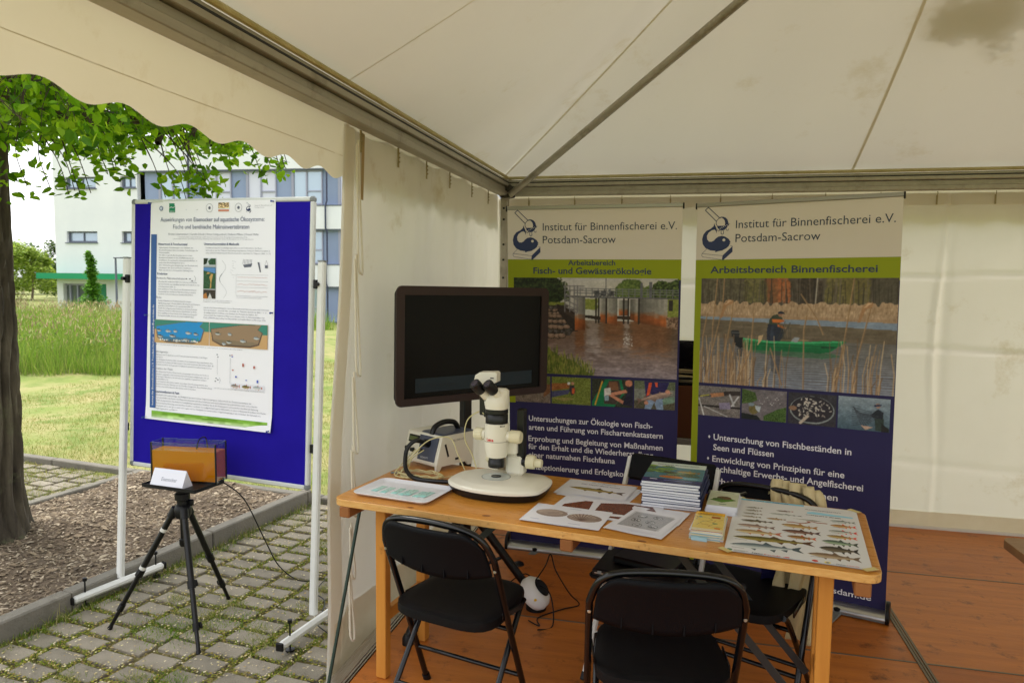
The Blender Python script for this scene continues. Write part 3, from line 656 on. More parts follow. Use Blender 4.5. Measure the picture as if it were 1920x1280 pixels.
# some leaves spread freely so that the crown fills
m_ = 95000; Q = np.stack([RNG.uniform(-2.1, 2.1, m_), RNG.uniform(-2.1, 2.1, m_), RNG.uniform(2.1, 4.6, m_)], -1); P = np.concatenate([P, Q])
wx, wy, wz = P[:, 0]+TX, P[:, 1]+TY, P[:, 2]-.12
rr = np.hypot(P[:, 0], P[:, 1]); D = -.2272*wx*-1*-1+.9739*wy; D = wx*(-.2272)+wy*.9739
low = 1.655+.160*D+.11*np.sin(wx*6+1)*np.cos(wy*5)+.05*np.sin(wx*13+wy*7)+.20*np.clip(rr-1.5, 0, 1)
kp = (wz > low) & (rr < 1.98+.12*np.sin(np.arctan2(P[:, 1], P[:, 0])*9)) & (wx < -1.75) & (wz < 5) & (D > 3.25)
P = P[kp]; P = P[(P[:, 2] < 2.95) | (RNG.random(len(P)) < .35)]
spray = G()
# a few hanging sprays below the crown
for sx, sy, sz, k in ((-3.33, 3.42, 2.06, 44), (-2.72, 3.72, 2.12, 90), (-2.80, 3.75, 2.05, 40), (-3.75, 3.35, 2.10, 60), (-2.45, 4.0, 2.25, 60), (-3.1, 3.5, 2.18, 70)):
    for q in range(5): e_ = Vector((sx-TX+random.uniform(-.12, .12), sy-TY+random.uniform(-.12, .12), sz+.12+random.uniform(-.03, .05))); spray.tube(catmull([(e_.x-.25+random.uniform(-.1, .1), e_.y+random.uniform(-.1, .2), e_.z+.42), (e_.x-.10, e_.y+.03, e_.z+.20), tuple(e_)], 4), [.004]*4+[.0025]*5, 5, cap=False)
    P = np.concatenate([P, np.array([[sx-TX, sy-TY, sz+.12+.03]])+RNG.normal(0, 1, (k, 3))*np.array([[.07, .09, .05]])])
tag(obj('hanging_twigs', spray, MATS['twig_bark'], tree, smooth=False), kind='stuff')
n = len(P); s_ = RNG.uniform(.036, .068, n); V, F = scatter(*LEAF_T, P, RNG.uniform(0, 6.28, n), RNG.uniform(.2, 1.5, n)*np.where(RNG.random(n) < .5, 1, -1), RNG.uniform(0, 6.28, n), np.stack([s_, s_, s_], -1))
wx, wy, wz = P[:, 0]+TX, P[:, 1]+TY, P[:, 2]-.12; D = wx*(-.2272)+wy*.9739
el_ = (wz-1.6)/np.maximum(D, .1); seen = np.where((el_ < .27) & (D > 2), D/s_, 1e9); idx = np.argsort(seen)[:280]; mask = np.zeros(n, bool); mask[idx] = True
keep = ~mask; k8 = len(LEAF_T[0]); f8 = len(LEAF_T[1])
Vr = V.reshape(n, k8, 3)
Vk = Vr[keep].reshape(-1, 3); nk = keep.sum(); Fk = (np.array(LEAF_T[1])[None]+(np.arange(nk)*k8)[:, None, None]).reshape(-1, 3)
tag(npmesh('leaves', Vk, Fk, M_LEAF, tree), kind='stuff')
lm = []
for cshade in (S(104, 152, 18), S(134, 178, 24), S(78, 124, 18), S(158, 194, 38)):
    me = bpy.data.meshes.new('leaf'); me.from_pydata([tuple(p) for p in LEAF_T[0]], [], LEAF_T[1]); me.materials.append(mat('single_leaf_%d' % len(lm), cshade, rough=.5, spec=.35, transl=.5)); lm.append(me)
for i in idx:
    c = P[i]; o = bpy.data.objects.new('leaf', lm[int(i) % 4]); COL.objects.link(o); o.parent = tree; o.location = c; s = s_[i]
    o.scale = (s, s, s); o.rotation_euler = (random.uniform(-2.4, -.6), random.uniform(-.6, .6), random.uniform(0, 6.28))
# ------------------------------------------------------------------ the tent
XW, YW, XE, YE = -1.306, 5.22, 3.70, .22            # left wall, back wall, right and front eaves
tent = thing('party_tent', 'cream white pavilion tent with scalloped valance over the wooden floor', 'tent')
CREAM = S(232, 222, 196)
M_ROOF = mat('roof_membrane', S(228, 225, 216), rough=.5, spec=.35, col2=S(224, 221, 214), scale=1.2, contrast=.6, transl=.12, tcol=S(250, 248, 239), bump=.3, bscale=3.5, dirt=S(200, 188, 156), dscale=2.3, dlo=.58, dhi=.84)
M_WALL = mat('wall_membrane', S(230, 227, 220), rough=.5, spec=.3, col2=S(223, 219, 210), scale=1.7, contrast=.6, transl=.37, tcol=S(250, 248, 240), bump=.45, bscale=5, dirt=S(186, 170, 130), dscale=2.6, dlo=.6, dhi=.85)
M_HEM = mat('membrane_hem', S(214, 204, 160), rough=.6, col2=S(190, 178, 126), scale=9, transl=.3)
M_ALU = mat('tent_aluminium', S(176, 170, 154), rough=.45, metal=.5, col2=S(154, 148, 133), scale=3, stretch=(8, .6, 8), contrast=.8, dirt=S(104, 96, 76), dscale=4, dlo=.55, dhi=.8)
M_ALUD = mat('dark_slot', S(30, 30, 28), rough=.6)
PK = Vector(((XW+XE)/2, (YW+YE)/2, 3.95)); ZE = 2.345
cn = [Vector((XW, YW, ZE)), Vector((XE, YW, ZE)), Vector((XE, YE, ZE)), Vector((XW, YE, ZE))]
for i in range(4):
    a, b = cn[i], cn[(i+1) % 4]
    def fn(u, v, a=a, b=b):
        p = a.lerp(b, u).lerp(PK, v); s = v*(1-v)
        p.z -= .16*s*1.0+.035*math.sin(PI*u)*math.sin(PI*min(1, v*1.3))+.006*math.sin(u*37+v*5)*(1-v)
        return p
    g = G(); g.grid(fn, 48, 30); obj('roof_panel', g, M_ROOF, tent, ang=80)
def roofpt(face, u, v):
    a, b = cn[face], cn[(face+1) % 4]; p = a.lerp(b, u).lerp(PK, v); s = v*(1-v)
    p.z -= .16*s+.035*math.sin(PI*u)*math.sin(PI*min(1, v*1.3)); return p
M_SEAM = mat('welded_seam', S(224, 216, 194), rough=.55, transl=.3)
def strip(name, pts, w, m, dz=-.004):
    g = G(); g.flat = True; k = len(pts); vs = []
    for i, p in enumerate(pts):
        t = (pts[min(i+1, k-1)]-pts[max(i-1, 0)]).normalized(); s = t.cross(Vector((0, 0, 1))).normalized()
        vs += [p+s*w/2+Vector((0, 0, dz)), p-s*w/2+Vector((0, 0, dz))]
    g.add(vs, [(2*i, 2*i+1, 2*i+3, 2*i+2) for i in range(k-1)]); return obj(name, g, m, tent)
strip('seam', [roofpt(0, .472, v/20*.95) for v in range(21)], .018, M_SEAM)
strip('seam', [roofpt(3, .485, v/20*.95) for v in range(21)], .007, M_SEAM)
strip('seam', [roofpt(0, 0, v/20*.97) for v in range(21)], .016, M_SEAM, -.006)
strip('seam', [roofpt(0, 1, v/20*.97) for v in range(21)], .016, M_SEAM, -.006)
k = 620; aa = RNG.uniform(0, 6.28, k); rr_ = np.sqrt(RNG.random(k))*(1+.3*np.sin(aa*3+1)+.25*np.sin(aa*7)); wh = RNG.random(k); UU = np.where(wh < .6, .535, .60)+.05*rr_*np.cos(aa)*np.where(wh < .6, 1, .7); VV = np.where(wh < .6, .385, .40)+np.where(wh < .6, .035, .07)*rr_*np.sin(aa)+.02  # unseen leaves added above the roof to cast a leaf shadow on the membrane
P_ = np.array([tuple(roofpt(0, u, v)+Vector((0, 0, .065+random.random()*.02))) for u, v in zip(UU, VV)])
V_, F_ = scatter(LEAF_T[0], LEAF_T[1], P_, RNG.uniform(0, 6.28, k), RNG.uniform(.3, .9, k), np.full(k, PI/2), np.full((k, 3), .05))
tag(npmesh('roof_shadow_leaves', V_, F_, mat('shadow_leaf', S(70, 54, 38), rough=.9)), 'unseen leaves added above the tent roof to cast the dark patch at the upper right', 'shadow caster', kind='stuff')
# eave profiles
def eave(a, b, inward):
    a = Vector(a); b = Vector(b); i_ = Vector(inward)
    g = G()
    g.beam(a+i_*.030+Vector((0, 0, 2.222)), b+i_*.030+Vector((0, 0, 2.222)), .062, .030, bv=.003)
    g.beam(a+i_*.020+Vector((0, 0, 2.252)), b+i_*.020+Vector((0, 0, 2.252)), .052, .030)
    g.beam(a+i_*.034+Vector((0, 0, 2.284)), b+i_*.034+Vector((0, 0, 2.284)), .066, .026, bv=.003)
    g.beam(a+i_*.028+Vector((0, 0, 2.310)), b+i_*.028+Vector((0, 0, 2.310)), .058, .020, bv=.003)
    r = obj('eave_beam', g, M_ALU, tent, smooth=False)
    obj('slot', G().beam(a+i_*.0665+Vector((0, 0, 2.2985)), b+i_*.0665+Vector((0, 0, 2.2985)), .004, .007), M_ALUD, r, smooth=False)
    h = G(); h.tube([a+i_*.062+Vector((0, 0, 2.332)), b+i_*.062+Vector((0, 0, 2.332))], .011, 8); obj('hem_cord', h, M_HEM, tent)
eave((XW, YE, 0), (XW, YW, 0), (1, 0, 0)); eave((XW, YW, 0), (XE, YW, 0), (0, -1, 0)); eave((XE, YE, 0), (XE, YW, 0), (-1, 0, 0))
# hip poles
RA = (Vector((-1.27, 5.18, 2.19)), Vector((.227, 3.686, 2.925)))
rd = (RA[1]-RA[0])/1.497
obj('hip_pole', G().tube([RA[0], RA[0]+rd*2.45], .023, 16), M_ALU, tent)
for x, y, sx, sy in ((XE, YW, -1, -1), (XE, YE, -1, 1), (XW, YE, 1, 1)):
    p = Vector((x+sx*.04, y+sy*.04, 2.19)); obj('hip_pole', G().tube([p, p+Vector((sx*abs(rd.x), sy*abs(rd.y), rd.z))*2.45], .023, 16), M_ALU, tent)
obj('corner_bracket', G().box((XW+.045, YW-.045, 2.24), (.09, .09, .09), None, .01).box((XW+.07, YW-.07, 2.205), (.07, .07, .03), Matrix.Rotation(.785, 3, 'Z'), .008), mat('dark_bracket', S(64, 60, 52), rough=.5, metal=.6), tent, smooth=False)
# posts
for x, y in ((XW+.03, YW-.03), (XE-.03, YW-.03), (XE-.03, YE+.03), (XW+.03, YE+.03)):
    p = obj('corner_post', G().box((x, y, 1.10), (.055, .055, 2.2), None, .006), M_ALU, tent, smooth=False)
g = G()
for z in (2.12, 2.04, 1.86, 1.75, 1.62, 1.52): obj('bolt', G().cyl((XW+.03, YW-.0585, z), (XW+.03, YW-.064, z), .008, 10), M_ALUD, tent)
obj('post_sleeve', G().box((XW+.085, YW-.045, 1.2), (.03, .02, .85), None, .003), M_ALU, tent, smooth=False)
M_VAL = mat('valance_membrane', S(227, 222, 210), rough=.5, spec=.3, col2=S(219, 213, 198), scale=1.7, contrast=.6, transl=.25, tcol=S(250, 243, 222), bump=.3, bscale=6, dirt=S(196, 180, 146), dscale=2.2, dlo=.58, dhi=.82)
# valances outside the walls
def valance(a, b, ph, outward):
    a = Vector(a); b = Vector(b); L = (b-a).length; o_ = Vector(outward); g = G(); g.flat = True
    def fn(u, v):
        s = u*L; zb = 2.0175-.0145*math.cos(2*PI*(s-ph)/.2515); z = 2.345+(zb-2.345)*v
        off = .03+.045*v+.006*math.sin(s*5.1)*v
        return a+(b-a)*u+o_*off+Vector((0, 0, z))
    g.grid(fn, int(L/.02), 10); r = obj('valance', g, M_VAL, tent, ang=80)
    s = G(); s.flat = True
    s.grid(lambda u, v: a+(b-a)*u+o_*(.0655+.006*math.sin(u*L*5.1)*.8-.003)+Vector((0, 0, 2.098+.0022*v)), int(L/.1), 1)
    obj('valance_seam', s, mat('seam_thread', S(206, 192, 164), rough=.8), r)
valance((XW, YE, 0), (XW, YW, 0), 1.475-YE, (-1, 0, 0)); valance((XW, YW, 0), (XE, YW, 0), .1, (0, 1, 0)); valance((XE, YE, 0), (XE, YW, 0), .1, (1, 0, 0))
# left side wall, drawn back from the corner to the opening
def sidex(y, z):
    k = max(0, min(1, (2.245-z)/2.2)); t = (5.17-y)
    f = .016*math.sin(t*7.5+.6)+.010*math.sin(t*16+z*1.2)+.007*math.sin(t*29+z*2.2)
    e = math.exp(-(t-2.45)**2/.05)*.03*k
    return XW-.034+f*(.35+.75*k)-e-.03*k*max(0, min(1, t/2.0))+.012*math.sin(z*4+t*3)*k
def side(u, v):
    ytop, ybot = 2.745, 2.60+.015*math.sin(v*9)
    ye = ytop+(ybot-ytop)*v**1.3; y = 5.265+(ye-5.265)*u
    z = 2.225-.012*abs(math.sin((5.17-y)/.40*PI))**.8*1.6
    z = z+(-.10-z)*v
    return (sidex(y, z), y, z)
g = G(); g.flat = True; g.grid(side, 150, 60); sw = obj('side_curtain', g, M_WALL, tent, ang=80)
g = G(); g.flat = True
def sk(u, v):
    x, y, z = side(u*.985, .885+.115*v); return (x+.006, y, z)
g.grid(sk, 100, 6); obj('mud_flap', g, mat('mud_flap', S(236, 228, 210), rough=.6, transl=.5, col2=S(226, 216, 194), scale=5), sw)
g = G(); g.flat = True
g.grid(lambda u, v: (lambda p: (p[0]+.005, p[1], p[2]))(side(.965+.03*u, v)), 3, 60); obj('curtain_hem', g, mat('hem_strip', S(236, 230, 216), rough=.6, transl=.5), sw)
g = G(); g.flat = True
g.grid(lambda u, v: (lambda p: (p[0]+.012, p[1], p[2]))(side(.935+.012*u, v*.12)), 2, 10); obj('stain_strap', g, mat('stained_strap', S(160, 136, 88), rough=.7), sw)
for yy in (2.86, 3.27, 3.66, 4.05, 4.5, 4.9):
    h = G(); h.box((XW-.018, yy, 2.17), (.004, .014, .09)); 
    for z in (2.15, 2.17, 2.19): h.cyl((XW-.014, yy, z), (XW-.010, yy, z), .004, 8)
    obj('curtain_tab', h, mat('curtain_tab', S(150, 136, 92), rough=.7), sw, smooth=False)
# lacing rope on the free edge
P = []
for k, (z0, z1) in enumerate(((2.16, 1.62), (1.70, 1.2), (1.22, .88), (.92, .62), (.6, .36), (.42, .1))):
    y0 = 2.80-.11*(2.2-z0)/2; loop = [(XW-.012, y0, z0), (XW-.01, y0+.012, (z0+z1)/2), (XW-.006, y0+.022, z1+.03), (XW-.002, y0+.004, z1), (XW-.006, y0-.018, z1+.04), (XW-.012, y0-.008, (z0+z1)/2), (XW-.016, y0-.004, z0-.02)]
    P.append(loop)
g = G()
for l_ in P: g.tube(catmull([(x+.02, y-.02, z) for x, y, z in l_], 5), .0045, 6)
obj('lacing_rope', g, mat('white_rope', S(214, 208, 190), rough=.8, bump=.4, bscale=300), sw)
# back wall
def back(u, v):
    x = XW-.05+(XE-XW+.03)*u; z = 2.196+(-.0-2.196)*v
    w = .010*math.sin(x*3.1+1)+.005*math.sin(x*11+z*1.5)
    w += -.018*math.exp(-((x-1.62-.02*math.sin(z*4))/.018)**2)+.016*math.exp(-((x-1.655)/.03)**2)
    w += -.018*math.exp(-((z-1.18-.01*math.sin(x*5))/.014)**2)-.013*math.exp(-((z-1.66-.04*(x-1.6))/.012)**2)-.012*math.exp(-((z-.42+.05*(x-1.8))/.02)**2)
    w += -.02*math.exp(-((x-2.12+.1*(z-1.9))/.016)**2)*(z > 1.6)
    return (x, YW+.025+w*(1-.7*v)-.05*v**3, z)
g = G(); g.flat = True; g.grid(back, 330, 110); bw = obj('back_wall', g, M_WALL, tent, ang=80)
g = G(); g.flat = True; g.grid(lambda u, v: (lambda p: (p[0], p[1]-.006, p[2]))(back(u, .948+.046*v)), 200, 3); obj('mud_flap', g, MATS['mud_flap'], bw)
g = G(); g.flat = True; g.grid(lambda u, v: (lambda p: (p[0], p[1]-.005, p[2]))(back(u, .035*v)), 200, 2); obj('top_hem', g, MATS['hem_strip'], bw)
x = XW+.2
while x < XE-.1:
    h = G(); h.box((x, YW+.008, 2.150), (.010, .003, .06)).tube([(x, YW, 2.178), (x, YW-.004, 2.192), (x, YW, 2.204)], .0025, 6)
    for z in (2.13, 2.15, 2.17): h.cyl((x, YW+.006, z), (x, YW+.002, z), .004, 8)
    obj('curtain_hook', h, mat('curtain_hook', S(160, 146, 100), rough=.5), bw, smooth=False); x += .335
obj('base_rail', G().beam((XW, YW-.034, .010), (XE, YW-.034, .010), .012, .018), mat('white_rail', S(222, 220, 210), rough=.5), bw, smooth=False)
# right side wall, drawn closed
g = G(); g.flat = True; g.grid(lambda u, v: (XE+.02+.012*math.sin(u*40), YE+1.6+(YW-YE-1.6)*u, 2.2-2.2*v), 90, 20); obj('side_curtain', g, M_WALL, tent, ang=80)
# dark green rod leaning by the curtain
rod = thing('tent_rod', 'thin dark green rod leaning against the curtain beside the left table leg', 'rod', (-1.318, 2.44, -.17))
obj('rod', G().tube([(0, 0, 0), (.085, .235, .93)], .007, 10), mat('green_rod', S(22, 48, 40), rough=.35), rod)

# ------------------------------------------------------------------ tent floor
fl = obj('tent_floor', G().box(((XW+XE)/2, (YW+YE)/2, -.075), (XE-XW-.1, YW-YE-.08, .09)), mat('floor_substructure', S(60, 50, 40), rough=.9), smooth=False)
tag(fl, kind='structure')
def woodmat(name, a, b, dirt, scale, st, rough=.45, dl=.56, dh=.7, ds=5, coat=0.0):
    return mat(name, a, rough=rough, col2=b, scale=scale, stretch=st, contrast=.8, bump=.12, bscale=30, dirt=dirt, dscale=ds, dlo=dl, dhi=dh, coat=coat)
FP = [woodmat('plywood_floor_%d' % i, c, d_, S(84, 40, 14), 2.6, (.8, 8, 1), .42, .56, .72, 9) for i, (c, d_) in enumerate(((S(204, 122, 46), S(150, 80, 26)), (S(196, 113, 42), S(142, 74, 24)), (S(210, 128, 50), S(164, 92, 34))))]
yb = [YE+.06, 1.19, 2.24, 3.29, 4.34, YW-.02]; xb = [-1.245, 1.04, 2.37, XE-.08]
for j in range(5):
    for i in range(3):
        x0, x1, y0, y1 = xb[i]+.003, xb[i+1]-.003, yb[j]+.003, yb[j+1]-.003
        o = obj('floor_panel', G().box((0, 0, -.015), (x1-x0, y1-y0, .03), None, .0015), FP[(i*2+j) % 3], fl, ((x0+x1)/2, (y0+y1)/2, random.uniform(-.001, .001)), smooth=False)
M_STRIP = mat('joint_strip', S(120, 112, 96), rough=.5, metal=.6)
for y in yb[1:-1]: obj('joint_strip', G().box(((xb[0]+XE)/2, y, -.0005), (XE-xb[0]-.09, .0085, .006)), M_STRIP, fl, smooth=False)
obj('joint_profile', G().box((1.04, (YW+YE)/2, .001), (.008, YW-YE-.1, .006)).box((1.053, (YW+YE)/2, .002), (.010, YW-YE-.1, .006)).box((1.027, (YW+YE)/2, .002), (.010, YW-YE-.1, .006)), M_STRIP, fl, smooth=False)
M_EDGE = mat('edge_aluminium', S(206, 204, 198), rough=.25, metal=.95, col2=S(186, 184, 178), scale=3, stretch=(30, .8, 1), bump=.1, bscale=8, bstretch=(60, 1, 1))
obj('edge_profile', G().box((-1.300, (YW+YE)/2, -.05), (.062, YW-YE, .105), None, .004).box((-1.262, (YW+YE)/2, .0), (.008, YW-YE, .008)).box((-1.250, (YW+YE)/2, -.002), (.006, YW-YE, .008)), M_EDGE, fl, smooth=False)
# ------------------------------------------------------------------ frames of reference of the big things
def pose(x, y, z, a, ro=0, le=0):
    return Matrix.Translation((x, y, z)) @ Matrix.Rotation(a, 4, 'Z') @ Matrix.Rotation(-ro, 4, 'Y') @ Matrix.Rotation(le, 4, 'X')
M_BLKP = mat('black_plastic', S(14, 14, 16), rough=.42, spec=.35, bump=.12, bscale=350)
M_BLKM = mat('black_enamel', S(9, 9, 11), rough=.3, spec=.45)
M_WHT = mat('white_powder_coat', S(226, 226, 222), rough=.4, col2=S(216, 216, 210), scale=6)
M_ALU2 = mat('satin_aluminium', S(190, 190, 188), rough=.3, metal=.9, col2=S(172, 172, 170), scale=4, stretch=(.5, 8, 8))
M_GREY = mat('grey_plastic', S(126, 130, 130), rough=.5)
M_NAVY_T = mat('ink_navy', S(34, 48, 92), rough=.5); M_SLATE = mat('ink_slate', S(44, 56, 80), rough=.5); M_WHT_T = mat('ink_white', S(226, 226, 232), rough=.5)
M_BLACK_T = mat('ink_black', S(30, 30, 34), rough=.5)

# ------------------------------------------------------------------ institute emblem (whale-like fish on a book below a scoop)
def emblem(u0, v0, sc, g=None, th=1.0, y=0.0):
    """u0,v0: top left; sc: metres per drawing unit"""
    g = g or FG()
    def p(l): return [(u0+(a-112)*sc, v0-(b-62)*sc) for a, b in l]
    w = 5.5*sc*th
    g.stroke(p([(240, 197), (136, 92), (163, 66), (265, 163)]), w*1.3, y)
    g.poly(p([(262, 163), (282, 157), (304, 158), (325, 168), (341, 186), (348, 210), (347, 232), (337, 256), (320, 274), (300, 281), (275, 278), (258, 266), (250, 250), (248, 238), (316, 238), (320, 215), (314, 190), (300, 173), (283, 165)]), y)
    g.stroke(p([(250, 238), (240, 225), (238, 205), (246, 186), (262, 170), (280, 165)]), w, y)
    for cx, cy in ((263, 277), (342, 274)): g.stroke(p([(cx-9, cy-6), (cx-6, cy+8), (cx+6, cy+8), (cx+9, cy-6)]), w*.8, y)
    g.stroke(p([(285, 284), (286, 310), (292, 315), (302, 315), (308, 309), (307, 284)]), w, y)
    g.poly(p([(340, 222), (352, 212), (350, 224), (366, 222), (352, 232), (356, 242), (344, 236)]), y)
    g.poly(p([(222, 212), (216, 240), (190, 262), (150, 280), (124, 312), (113, 355), (120, 400), (145, 435), (190, 458), (238, 464), (238, 477), (262, 468), (300, 462), (340, 440), (360, 421), (362, 409), (372, 401), (364, 396), (374, 388), (355, 358), (325, 338), (295, 329), (262, 335), (240, 350), (222, 370), (200, 380), (178, 378), (160, 357), (157, 325), (171, 297), (200, 276), (226, 270), (239, 286), (243, 307), (248, 276), (238, 250), (228, 232)]), y)
    g.stroke(p([(166, 438), (116, 487), (305, 509), (392, 426), (372, 420)]), w*.6, y)
    g.stroke(p([(116, 487), (113, 503), (124, 517), (312, 547)]), w*.6, y)
    g.poly(p([(305, 509), (392, 427), (393, 475), (312, 549), (300, 543)]), y)
    return g
def emblem_light(u0, v0, sc, y):
    g = FG(); cx, cy = u0+(313-112)*sc, v0-(367-62)*sc; g.disc(cx, cy, 13*sc, y)
    for i in range(6): g.disc(u0+(262+i*15-112)*sc, v0-(268-i*7-62)*sc, 4.2*sc, y, 8)
    return g

# ------------------------------------------------------------------ painted pictures of the banners
def pic_weir():
    c = Cv(.924, .55, 330, 198, (196, 192, 186)); w, h = c.w, c.h
    X, Y = c.X/w, c.Y/h
    def P(l): return [(a/1474*w, (1-b/900)*h) for a, b in l]        # layout units, origin upper left
    def N(a, b): return a/1474*w, (1-b/900)*h
    c.vgrad(h*.78, h, (204, 198, 190), (190, 186, 184))
    DK = ((40, 52, 28), (30, 40, 22), (58, 72, 34), (72, 86, 42), (26, 34, 20)); MD = ((78, 98, 44), (100, 120, 54), (60, 80, 36), (120, 136, 70))
    T1 = P([(-5, 0), (395, -10), (450, 60), (480, 130), (455, 200), (400, 240), (300, 265), (-5, 285)]); c.poly(T1, (40, 50, 28)); c.dabs(T1, 2200, .006, DK, .8)
    for x, y in ((400, 30), (450, 80), (480, 150)): c.dabs(P([(x-60, y-50), (x+50, y-40), (x+40, y+60), (x-50, y+60)]), 90, .005, DK, .8)
    T2 = P([(925, 160), (935, 90), (1000, 20), (1060, 10), (1140, 25), (1170, 90), (1230, 60), (1250, 165)]); c.dabs(T2, 1500, .006, MD, .85)
    T3 = P([(1240, 165), (1260, 60), (1310, 20), (1400, 40), (1480, 0), (1480, 175)]); c.dabs(T3, 1700, .006, DK+MD, .85)
    for g_ in (P([(280, 235), (480, 225), (480, 262), (280, 275)]), P([(650, 190), (770, 190), (770, 285), (650, 305)]), P([(1370, 180), (1480, 180), (1480, 350), (1370, 340)])): c.poly(g_, (128, 136, 60)); c.dabs(g_, 260, .005, ((150, 156, 74), (110, 124, 48), (136, 140, 70)))
    # water
    m = Y < .57; t = np.clip((.57-Y)/.57, 0, 1); deep = np.stack([112+40*t, 84+56*t, 62+84*t], -1)/255; c.a = np.where(m[..., None], deep, c.a)
    rp = c.field(16, 2)*.6+c.field(7, 2)*.5+c.field(26, 5)*.5; rp2 = c.field(5, 1)
    for x0, x1, y1 in ((563, 662, 740), (820, 1010, 640), (1050, 1440, 720)):
        mk = np.clip(1-np.abs((X*1474-(x0+x1)/2)/((x1-x0)/2+12*rp))**6, 0, 1)*np.clip((y1-(1-Y)*900+40*rp)/120, 0, 1)*m; c.put(np.ones_like(Y), (124, 76, 42), mk*.62)
    for x0, x1, y1 in ((664, 800, 780), (1012, 1060, 620)):
        mk = np.clip(1-np.abs((X*1474-(x0+x1)/2)/((x1-x0)/2+14*rp))**4, 0, 1)*np.clip((y1-(1-Y)*900+60*rp)/160, 0, 1)*m; c.put(np.ones_like(Y), (176, 170, 172), mk*.5)
    mk = np.clip((X-.9)*9, 0, 1)*np.clip((Y-.1)*4, 0, 1)*m; c.put(np.ones_like(Y), (74, 60, 44), mk*.5)
    c.a += ((rp*.035+rp2*.02)*m*(.5+t))[..., None]*np.array([1, .98, 1.0])
    c.dabs(P([(1000, 500), (1080, 520), (1090, 620), (1010, 600)]), 40, .003, ((226, 224, 222),), .8)
    # rocky ramp
    RB = P([(0, 262), (500, 250), (560, 480), (520, 530), (300, 560), (0, 580)]); c.poly(RB, (58, 52, 48)); c.dabs(RB, 900, .006, ((80, 72, 66), (44, 40, 38), (104, 96, 92), (120, 116, 118)), .6)
    for r, (y0, n_) in enumerate(((300, 10), (328, 9), (358, 8), (402, 6), (455, 6), (535, 5))):
        for i in range(n_):
            x, y = N(240+i*44+r*6+random.uniform(-8, 8), y0+random.uniform(-5, 5)); q = .012+.0022*r; c.ell(x, y-.003, q, q*.62, (52, 44, 40)); c.ell(x, y, q*.92, q*.55, (140, 114, 98)); c.ell(x-q*.2, y+q*.2, q*.5, q*.25, (172, 148, 130), .7)
    c.poly(P([(400, 240), (560, 290), (592, 320), (592, 490), (555, 490), (405, 305)]), (54, 46, 42)); c.poly(P([(470, 290), (592, 350), (592, 400), (470, 320)]), (80, 66, 58), .7)
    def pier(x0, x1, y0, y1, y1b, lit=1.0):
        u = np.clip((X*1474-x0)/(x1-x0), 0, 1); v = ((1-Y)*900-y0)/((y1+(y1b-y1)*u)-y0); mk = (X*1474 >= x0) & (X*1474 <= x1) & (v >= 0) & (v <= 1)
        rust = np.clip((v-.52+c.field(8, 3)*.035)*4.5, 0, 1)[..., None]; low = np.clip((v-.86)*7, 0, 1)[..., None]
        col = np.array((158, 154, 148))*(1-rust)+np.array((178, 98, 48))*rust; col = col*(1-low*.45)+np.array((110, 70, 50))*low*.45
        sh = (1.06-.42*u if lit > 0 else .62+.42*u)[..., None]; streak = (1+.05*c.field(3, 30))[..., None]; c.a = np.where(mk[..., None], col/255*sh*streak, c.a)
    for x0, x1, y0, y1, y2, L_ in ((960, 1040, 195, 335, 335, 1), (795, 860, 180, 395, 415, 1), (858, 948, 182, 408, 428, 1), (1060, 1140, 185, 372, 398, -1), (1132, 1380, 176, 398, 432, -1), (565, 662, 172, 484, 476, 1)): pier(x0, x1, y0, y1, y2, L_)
    for x in (758, 782, 850, 1004, 1136, 1044): c.line(*N(x, 182), *N(x, 405), .006, (44, 38, 36))
    c.poly(P([(662, 338), (800, 348), (800, 384), (662, 362)]), (50, 40, 34)); c.poly(P([(662, 285), (745, 290), (745, 337), (662, 342)]), (196, 196, 190)); c.poly(P([(948, 340), (1060, 340), (1060, 374), (948, 368)]), (60, 44, 34))
    c.poly(P([(470, 162), (1480, 170), (1480, 182), (470, 177)]), (92, 90, 96))
    for y in (92, 112, 134): c.line(*N(560, y+2), *N(1480, y+12), .0026, (120, 120, 126), .9)
    for x in range(560, 1480, 54): c.line(*N(x, 94), *N(x, 172), .0026, (112, 112, 118), .9)
    for x in (475, 520, 560, 590): c.line(*N(x, 70), *N(x, 310), .0034, (122, 120, 124))
    for q in ((475, 75, 650, 75), (475, 115, 640, 110), (480, 240, 580, 290), (490, 270, 585, 320), (480, 200, 580, 250), (475, 150, 600, 200)): c.line(*N(q[0], q[1]), *N(q[2], q[3]), .0032, (126, 122, 126))
    for x in (1155, 1235): c.poly(P([(x-12, 40 if x < 1200 else 28), (x+12, 40 if x < 1200 else 28), (x+12, 168), (x-12, 168)]), (100, 100, 108))
    for x in (740, 800, 870): c.poly(P([(x, 112), (x+46, 110), (x+46, 162), (x, 164)]), (76, 74, 80)); c.dabs(P([(x-10, 100), (x+60, 100), (x+60, 165), (x-10, 165)]), 30, .004, ((60, 60, 66), (110, 110, 116)))
    c.line(*N(845, 0), *N(845, 160), .0022, (90, 90, 98)); c.poly(P([(1390, 190), (1425, 190), (1425, 285), (1390, 285)]), (50, 44, 40))
    SB = P([(1372, 345), (1480, 340), (1480, 450), (1380, 428)]); c.poly(SB, (112, 84, 68)); c.dabs(SB, 200, .005, ((150, 118, 98), (84, 62, 50), (176, 146, 124)))
    GB = P([(0, 620), (330, 660), (400, 720), (560, 770), (650, 840), (720, 905), (0, 905)]); c.poly(GB, (96, 108, 42)); c.dabs(GB, 900, .006, ((120, 132, 52), (84, 98, 38), (140, 140, 70)), .7)
